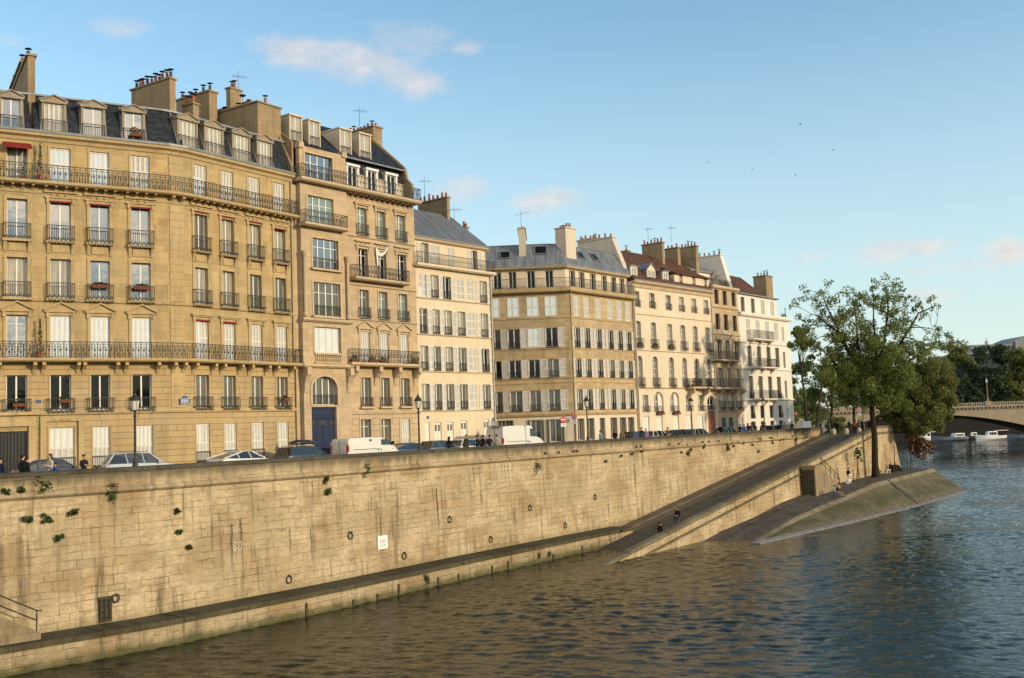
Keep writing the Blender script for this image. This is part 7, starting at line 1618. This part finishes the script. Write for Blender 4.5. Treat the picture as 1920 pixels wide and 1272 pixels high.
def person_mesh(pose, coat):
    V = []; E = []
    def v(p, r): V.append((Vector(p), r)); return len(V)-1
    def ch(i, pts, tag_):
        for p, r in pts: j = v(p, r); E.append((i, j, tag_)); i = j
        return i
    sit = pose.startswith('sit'); zb = -.45 if sit else 0.; lean = {'lean': .28, 'bend': .16}.get(pose, .0) + (.14 if sit else 0)
    F = lambda x, y, z: (x, y-lean*max(0, z-.95), z)      # person faces -y
    pv = v(F(0, 0, .96), .135); c1 = ch(pv, [(F(0, 0, 1.14), .125 if not coat else .15), (F(0, .0, 1.34), .155)], 1)
    nk = ch(c1, [(F(0, .0, 1.47), .075)], 1); hd = ch(nk, [(F(0, -.015, 1.53), .052), (F(0, -.03, 1.6), .085), (F(0, -.025, 1.665), .098), (F(0, -.01, 1.735), .06)], 0)
    ch(hd-1, [(F(0, -.135, 1.635), .018)], 0)
    for s in (-1, 1):
        st_ = {'walk': .2*s, 'stand': .03*s}.get(pose, .04*s)
        if sit:
            h = ch(pv, [((s*.1, -.03, .94), .1), ((s*.13, -.42, .93+(.05 if pose == 'sit2' else 0)), .068)], 2); a = ch(h, [((s*.13, -.46 if pose == 'sit' else -.62, .72), .055), ((s*.12, -.44 if pose == 'sit' else -.78, .54), .042)], 2)
            ch(a, [((s*.13, -.6 if pose == 'sit' else -.92, .5), .036)], 3)
        else:
            h = ch(pv, [((s*.09, 0, .9), .105), ((s*.1, -st_*.5-.02, .5), .066), ((s*.1, -st_+.03, .1), .045)], 2); ch(h, [((s*.11, -st_-.1, .04), .038)], 3)
        if pose == 'walk': el, wr = (s*.25, .06+.1*s, 1.14), (s*.25, -.08+.18*s, .93)
        elif pose in ('phone', 'sit', 'sit2'): el, wr = (s*.25, -.03, 1.12), (s*.1, -.25, 1.17 if pose == 'phone' else 1.05)
        elif pose == 'lean': el, wr = (s*.26, -.2, 1.14), (s*.14, -.42, 1.06)
        elif pose == 'akimbo': el, wr = (s*.4, .08, 1.16), (s*.19, -.02, 1.02)
        else: el, wr = (s*.25, .03, 1.13), (s*.25, -.04, .9)
        sh_ = ch(c1, [(F(s*.18, .0, 1.39), .068)], 1); fo = ch(sh_, [(F(*el), .052), (F(*wr), .036)], 1)
        d = (Vector(F(*wr))-Vector(F(*el))).normalized(); hp = Vector(F(*wr))+d*.07; ha = ch(fo, [(tuple(hp), .036)], 0)
        sd = d.cross(Vector((0, 1, 0))).normalized() if abs(d.y) < .9 else Vector((1, 0, 0))
        for k in range(4): q = hp+sd*(.024*(k-1.5)); e1 = q+d*(.045+.008*(1 if k in (1, 2) else 0)); ch(ha, [(tuple(e1), .009), (tuple(e1+d*.025+Vector((0, -.012, 0))), .008)], 0)
        ch(fo, [(tuple(Vector(F(*wr))+d*.05+sd*(-.045*s)), .01), (tuple(Vector(F(*wr))+d*.08+sd*(-.05*s)), .009)], 0)
    bm = bmesh.new(); sl = bm.verts.layers.skin.verify(); bv = []
    for p, r in V: q = bm.verts.new((p.x, p.y, p.z+zb)); q[sl].radius = (r, r*.82 if r > .12 else r); bv.append(q)
    bv[0][sl].use_root = True
    for i, j, _ in E: bm.edges.new((bv[i], bv[j]))
    me = bpy.data.meshes.new('sk'); bm.to_mesh(me); bm.free(); o = bpy.data.objects.new('sk', me); COL.objects.link(o); o.modifiers.new('s', 'SKIN'); o.modifiers.new('u', 'SUBSURF').levels = 1
    dg = bpy.context.evaluated_depsgraph_get(); r = bpy.data.meshes.new_from_object(o.evaluated_get(dg)); bpy.data.objects.remove(o); r.materials.clear()
    segs = [(V[i][0]+Vector((0, 0, zb)), V[j][0]+Vector((0, 0, zb)), t, V[j][1]) for i, j, t in E]; mi = []
    for p in r.polygons:
        c = p.center; best = 9; bt_ = 1
        for a, b, t, rad in segs:
            e = b-a; f = max(0, min(1, (c-a).dot(e)/max(1e-9, e.length_squared))); dd = (a+e*f-c).length-rad
            if dd < best: best, bt_ = dd, t
        z = c.z-zb
        if coat and bt_ == 2 and z > .62 and not sit: bt_ = 1
        mi.append(bt_)
    for _ in range(4): r.materials.append(M['skin'])
    r.polygons.foreach_set('material_index', mi); r.polygons.foreach_set('use_smooth', [True]*len(r.polygons)); r.update(); return r, zb, lean
PM = {}
def person(label, P, a, pose='stand', top='black', leg='denim', hair='hair_dark', h=1.72, coat=False, long=False, extra=None, z=None, group=None):
    if (pose, coat) not in PM: PM[(pose, coat)] = person_mesh(pose, coat)
    r, zb, lean = PM[(pose, coat)]; me = r.copy(); me.name = 'person'; me.materials[0] = M['skin']; me.materials[1] = CLOTH[top]; me.materials[2] = CLOTH[leg]; me.materials[3] = M['shoe']
    s = h/1.78; o = bpy.data.objects.new('person', me); COL.objects.link(o); zz = z if z is not None else (P[2] if len(P) > 2 else ROAD+.12)
    o.matrix_basis = place(P[0], P[1], zz, a) @ Matrix.Scale(s, 4); tag(o, label, 'person', group); ROOTM[o.name] = Matrix.Identity(4)
    hy = -lean*(1.66-.95); mb = MB().blob((0, hy+.012, 1.685+zb), .102, .112, .098, 10, 6)
    if long: mb.blob((0, hy+.06, 1.55+zb), .1, .075, .17, 8, 5)
    hr = mb.mesh('hair', M[hair], smooth=True); q = bpy.data.objects.new('hair', hr); COL.objects.link(q); q.parent = o
    for sx in (-1, 1): pass
    f = MB().blob((-.036, hy-.118, 1.66+zb), .014, .008, .009, 6, 4).blob((.036, hy-.118, 1.66+zb), .014, .008, .009, 6, 4).box(-.028, .028, hy-.124, hy-.108, 1.592+zb, 1.6+zb); q = bpy.data.objects.new('face', f.mesh('face', M['hair_dark'])); COL.objects.link(q); q.parent = o
    e = MB().blob((-.1, hy-.02, 1.65+zb), .015, .03, .035, 6, 4).blob((.1, hy-.02, 1.65+zb), .015, .03, .035, 6, 4); q = bpy.data.objects.new('ears', e.mesh('ears', M['skin'])); COL.objects.link(q); q.parent = o
    if coat and not pose.startswith('sit'): c = MB().lathe([(.2, .55), (.19, .8), (.16, .98), (.165, 1.1)], (0, -.0, 0), 10); q = bpy.data.objects.new('coat', c.mesh('coat', CLOTH[top], smooth=True)); COL.objects.link(q); q.parent = o
    if extra == 'pack': b = MB().blob((0, .2, 1.25+zb), .15, .11, .22, 8, 5); q = bpy.data.objects.new('backpack', b.mesh('backpack', CLOTH['black'], smooth=True)); COL.objects.link(q); q.parent = o
    return o
wq = lambda px, n=-4.2: (*LL_(px, n)[0], ROAD+.12 if n > -4.8 else ROAD)
R = AQ; toward = {'r': R+pi/2, 'l': R-pi/2, 'c': R, 'b': R+pi}    # walking right, left, facing river, facing houses
PP = [(2, -6, 'l', 'stand', 'navy', 'denim', 'dark navy walker cut off by the left edge of the photo', {}), (42, -4.5, 'r', 'stand', 'black', 'black', 'bare-headed person in black at far left, taller of the dark pair', {}), (51, -4.0, 'r', 'stand', 'black', 'black', 'shorter person in black at far left, in front of the dark pair', dict(h=1.62)), (94, -4.0, 'l', 'phone', 'beige', 'denim', 'woman in a pale top with dark hair in front of the dark blue saloon', dict(long=True)), (157, -6.5, 'c', 'phone', 'black', 'black', 'man in black looking down at his hands by the ground-floor railing', {}),
      (841, -4.2, 'r', 'walk', 'black', 'black', 'lone walker in a long black coat before the grey hatchback', dict(coat=True, long=True)), (873, -4.2, 'l', 'stand', 'olive', 'black', 'tall person in a long dark coat left of the group of walkers', dict(coat=True, h=1.82)), (894, -4.6, 'r', 'walk', 'navy', 'green', 'leftmost of the group by the tall van, navy jacket', {}), (903, -4.2, 'r', 'bend', 'black', 'black', 'black-clad walker in the middle of the group by the tall van', {}), (917, -4.4, 'r', 'walk', 'navy', 'navy', 'walker in dark blue behind the rear of the tall van', dict(extra='pack')), (930, -4.4, 'r', 'walk', 'beige', 'tan', 'walker in beige in front of the grey rear of the tall van', {}),
      (1125, -4., 'b', 'akimbo', 'teal', 'denim', 'person in a blue-grey shirt with hands on hips right of the third lamp', dict(hair='hair_brown')), (1152, -4., 'r', 'phone', 'black', 'black', 'person in black in front of the barred ground-floor windows', dict(hair='hair_brown')), (1165, -4., 'l', 'stand', 'tan', 'olive', 'woman in brown beside a leaning bicycle', dict(hair='hair_brown', long=True)), (1202, -4.2, 'l', 'stand', 'green', 'navy', 'person in a dark green coat next to the lilac coat', dict(coat=True, h=1.82, hair='hair_brown')), (1210, -4.0, 'r', 'stand', 'lilac', 'lilac', 'woman in a lilac coat on the quay pavement', dict(coat=True, hair='hair_grey')), (1248, -4.2, 'c', 'lean', 'brown', 'black', 'solitary person in brown leaning on the parapet at the pale house', {}),
      (1338, -4., 'c', 'lean', 'olive', 'black', 'person in dark green leaning on the parapet left of the narrow house', {}), (1350, -4., 'l', 'stand', 'black', 'black', 'person in black before the blue-green doors', dict(h=1.85)), (1387, -4., 'r', 'stand', 'black', 'black', 'leftmost of the dark crowd before the white end house', {}), (1395, -4.4, 'l', 'stand', 'royal', 'black', 'person with a bright blue jacket in the dark crowd', dict(h=1.66)), (1402, -4., 'r', 'stand', 'black', 'black', 'dark-haired woman in black in the middle of the crowd', dict(long=True, h=1.8)), (1408, -4.3, 'l', 'stand', 'brown', 'black', 'person in dark brown in the middle of the crowd', dict(h=1.8)), (1415, -4., 'r', 'stand', 'navy', 'denim', 'person in navy right of the dark crowd', {}), (1425, -4., 'c', 'lean', 'black', 'black', 'person in black leaning on the parapet left of the fifth lamp', {}), (1434, -4.2, 'r', 'stand', 'black', 'black', 'person in black directly behind the fifth lamp post', {}), (1471, -4.2, 'l', 'stand', 'tan', 'tan', 'person in a tan coat in front of the black car', dict(coat=True, hair='hair_brown')), (1484, -4.2, 'r', 'bend', 'black', 'black', 'person in black stooping beside the white utility cabinet', {}), (1529, -4., 'c', 'stand', 'navy', 'black', 'person in navy at the foot of the left twin lamp', {}), (1533.5, -3.9, 'l', 'stand', 'white', 'white', 'person in white at the foot of the left twin lamp', dict(h=1.6))]
for px, n, d, pose, top, leg, l, kw in PP:
    if px < 1520: P = wq(px, n)
    else: P = (*G_(px, 134 if False else 141).xy, ROAD)
    person(l, P, toward[d], pose, top, leg, **kw)
P = LL_(104, -3.9)[0]; person('child in a bright blue jacket walking beside the woman in the pale top', (*P, ROAD+.12), toward['l'], 'walk', 'royal', 'denim', h=1.25)
for px, Y, d, pose, top, leg, l, kw in ((1560, 140, 'r', 'stand', 'black', 'black', 'dark figure standing at the end of the parapet', {}), (1583, 139, 'l', 'stand', 'black', 'grey', 'person in black standing at the top of the ramp, left of the group', dict(h=1.8)), (1594, 138.5, 'r', 'lean', 'orange', 'black', 'person in an orange jacket sitting astride at the ramp top', {}), (1601, 139, 'l', 'stand', 'grey', 'beige', 'person in grey and beige trousers at the ramp top', dict(h=1.78)), (1606, 140, 'l', 'stand', 'navy', 'black', 'tallest person in navy by the wooden sign post', dict(h=1.86)), (1622, 139, 'r', 'stand', 'black', 'black', 'person in black left of the big trunk at the ramp top', {}), (1630, 140, 'l', 'stand', 'brown', 'black', 'person in dark brown beside the big trunk at the ramp top', {})): person(l, (*G_(px, Y).xy, ROAD), toward[d], pose, top, leg, **kw)
q = qw(4.6, 4.25); person('hooded person in black standing on the ramp near its foot', (q.x, q.y, rz(4.6)), toward['r'], 'stand', 'black', 'black', h=1.62, coat=True); q = qw(6.6, 4.9); person('woman with long dark hair in black sitting on the ramp coping', (q.x, q.y, kt(6.6)+.06), toward['l'], 'sit', 'black', 'black', long=True)
b = qaz(1590, 6.6, 2.6); t = thing('low_bench', 'low white bench under the person in white trousers', 'bench', place(b.x, b.y, 2.62, AQ)); MB().box(-.45, .45, -.2, .2, .34, .46).build('seat', M['notice'], t); [MB().box(x-.06, x+.06, -.16, .16, 0, .34).build('leg', M['notice'], t) for x in (-.35, .35)]
person('person in a black top and white trousers sitting on the low white seat', (b.x, b.y, 3.1), toward['r']-.5, 'sit', 'black', 'white')
b = onz(1565, 936, 1.72); person('person in a pale blue jacket sitting on the bank edge, left of a pair', (b.x, b.y, 1.86), toward['c'], 'sit2', 'teal', 'grey'); person('person in black with tan trousers sitting on the bank edge, right of a pair', (b.x+.45, b.y+.62, 1.9), toward['c']-.2, 'sit2', 'black', 'tan', hair='hair_brown')
# bicycle
P = wq(1176, -4.4); t = thing('bicycle', 'bicycle leaning beside the woman in brown', 'bicycle', place(P[0], P[1], P[2], R+.1))
for x in (-.52, .52):
    w = MB().ring((x, 0, .34), .32, .022, -.02, .02, 18).build('wheel', M['tyre'], t); k = MB(); [k.tube((x, 0, .34), (x+.31*cos(a), 0, .34+.31*sin(a)), .004, None, 3) for a in [pi*i/6 for i in range(12)]]; link('spokes', k.mesh('spokes', M['rim']), w)
MB().tube((-.52, 0, .34), (-.1, 0, .34), .018).tube((-.52, 0, .34), (-.2, 0, .78), .016).tube((-.1, 0, .34), (-.24, 0, .9), .02).tube((-.1, 0, .34), (.36, 0, .82), .02).tube((-.21, 0, .78), (.34, 0, .86), .02).tube((.52, 0, .34), (.34, 0, .95), .018).build('frame', M['door_dark'], t)
MB().blob((-.26, 0, .93), .13, .07, .035, 8, 4).build('saddle', M['tyre'], t); MB().tube((.33, -.28, 1.), (.33, .28, 1.), .015).tube((.34, 0, .93), (.33, 0, 1.), .015).build('handlebar', M['iron'], t)
# ------------------------------------------------------------------ light, sky, view
SUN_AZ, SUN_EL = radians(-25), radians(14)
to_sun = Vector((cos(SUN_AZ)*cos(SUN_EL), sin(SUN_AZ)*cos(SUN_EL), sin(SUN_EL)))
sun = bpy.data.lights.new('sun', 'SUN'); sun.energy = 2.35; sun.angle = radians(.5); sun.color = (1, .8, .52)
so = bpy.data.objects.new('sun', sun); COL.objects.link(so); so.rotation_euler = to_sun.to_track_quat('Z', 'Y').to_euler(); so.location = (60, -40, 60)
W_ = bpy.data.worlds.new('World'); S.world = W_; W_.use_nodes = True; nt = W_.node_tree
class WN(N):
    def __init__(s, t): s.t = t
wn = WN(nt); bg = nt.nodes['Background']
sky = wn.add('ShaderNodeTexSky', None, sky_type='NISHITA', sun_disc=False, sun_elevation=SUN_EL, sun_rotation=pi/2-SUN_AZ, altitude=50, air_density=1.0, dust_density=.25, ozone_density=1.6)
gd = wn.add('ShaderNodeTexCoord').outputs['Generated']; x, y, z = wn.sep(gd)
az = wn.ma('ARCTAN2', x, y); el = wn.ma('ARCSINE', z)
nz = wn.noise(wn.xyz(wn.ma('MULTIPLY', az, 9.), wn.ma('MULTIPLY', el, 17.), 1.3), 1.6, 8, .6)
nz2 = wn.noise(wn.xyz(wn.ma('MULTIPLY', az, 9.), wn.ma('MULTIPLY', el, 17.), 7.3), 4.5, 5, .6)
tot = None; dark = None
CL = [(600, 100, 120, 40, .85), (700, 128, 110, 40, .8), (775, 75, 80, 34, .7), (770, 150, 80, 30, .7), (872, 90, 40, 16, .7), (862, 350, 62, 32, .65), (1040, 378, 85, 28, .7), (228, 48, 50, 18, .4), (18, 78, 30, 14, .45),
      (1655, 470, 62, 28, .9), (1745, 466, 75, 22, .75), (1880, 476, 60, 28, 1.), (1520, 480, 42, 14, .5), (1745, 552, 62, 15, .45), (1850, 494, 95, 16, .75), (1720, 505, 60, 14, .6)]
for cx, cy, w, h, a in CL:
    r = ray(cx, cy).normalized(); a0, e0 = atan2(r.x, r.y), math.asin(r.z); wa, we = w/2000*1.1/cos(e0), h/2000*1.15
    dx = wn.ma('DIVIDE', wn.ma('SUBTRACT', az, a0), wa); dy = wn.ma('DIVIDE', wn.ma('SUBTRACT', el, e0), we)
    q = wn.ma('ADD', wn.ma('MULTIPLY', dx, dx), wn.ma('MULTIPLY', dy, dy)); mval = wn.ma('SUBTRACT', 1., q)
    mval = wn.ma('ADD', mval, wn.ma('MULTIPLY', wn.ma('SUBTRACT', nz, .5), 3.2)); mval = wn.ma('MULTIPLY', wn.smooth(mval, .0, 1.5), a)
    tot = mval if tot is None else wn.ma('MAXIMUM', tot, mval)
tot = wn.ma('MULTIPLY', tot, wn.ramp(nz2, [(.2, .75), (.7, 1.)]))
lum = wn.ramp(nz2, [(.3, (2.95, 2.6, 2.5)), (.7, (3.8, 3.35, 3.1))])
skyc = sky.outputs[0]
skyc = wn.mix(1., skyc, (.9, 1.02, .97), 'MULTIPLY')
skyc = wn.mix(wn.ma('MULTIPLY', wn.smooth(el, .42, -.02), 
    .74), skyc, (2.62, 3.0, 3.1))   # thin evening haze low in the sky
back = wn.ma('MULTIPLY', wn.smooth(wn.ma('ABSOLUTE', az), 1.75, 2.1), wn.ma('MULTIPLY', wn.smooth(el, .02, .12), wn.smooth(el, .95, .6)))   # bright evening clouds behind the viewer
back = wn.ma('MULTIPLY', back, wn.ramp(wn.noise(wn.xyz(wn.ma('MULTIPLY', az, 7.), wn.ma('MULTIPLY', el, 15.), 3.), 1.6, 6, .62), [(.4, 0.), (.58, 1.)]))
skyc = wn.mix(back, skyc, (11., 9.6, 7.6))
c = wn.mix(tot, skyc, lum)
wn.put(bg.inputs['Color'], c); bg.inputs['Strength'].default_value = .15
vs = S.view_settings; vs.view_transform = 'Standard'; vs.look = 'None'; vs.gamma = 1; vs.use_curve_mapping = False; vs.exposure = .75
S.cycles.max_bounces = 6; S.cycles.diffuse_bounces = 3; S.cycles.glossy_bounces = 3; S.cycles.transmission_bounces = 2; S.cycles.use_denoising = True
S.cycles.caustics_reflective = False; S.cycles.caustics_refractive = False
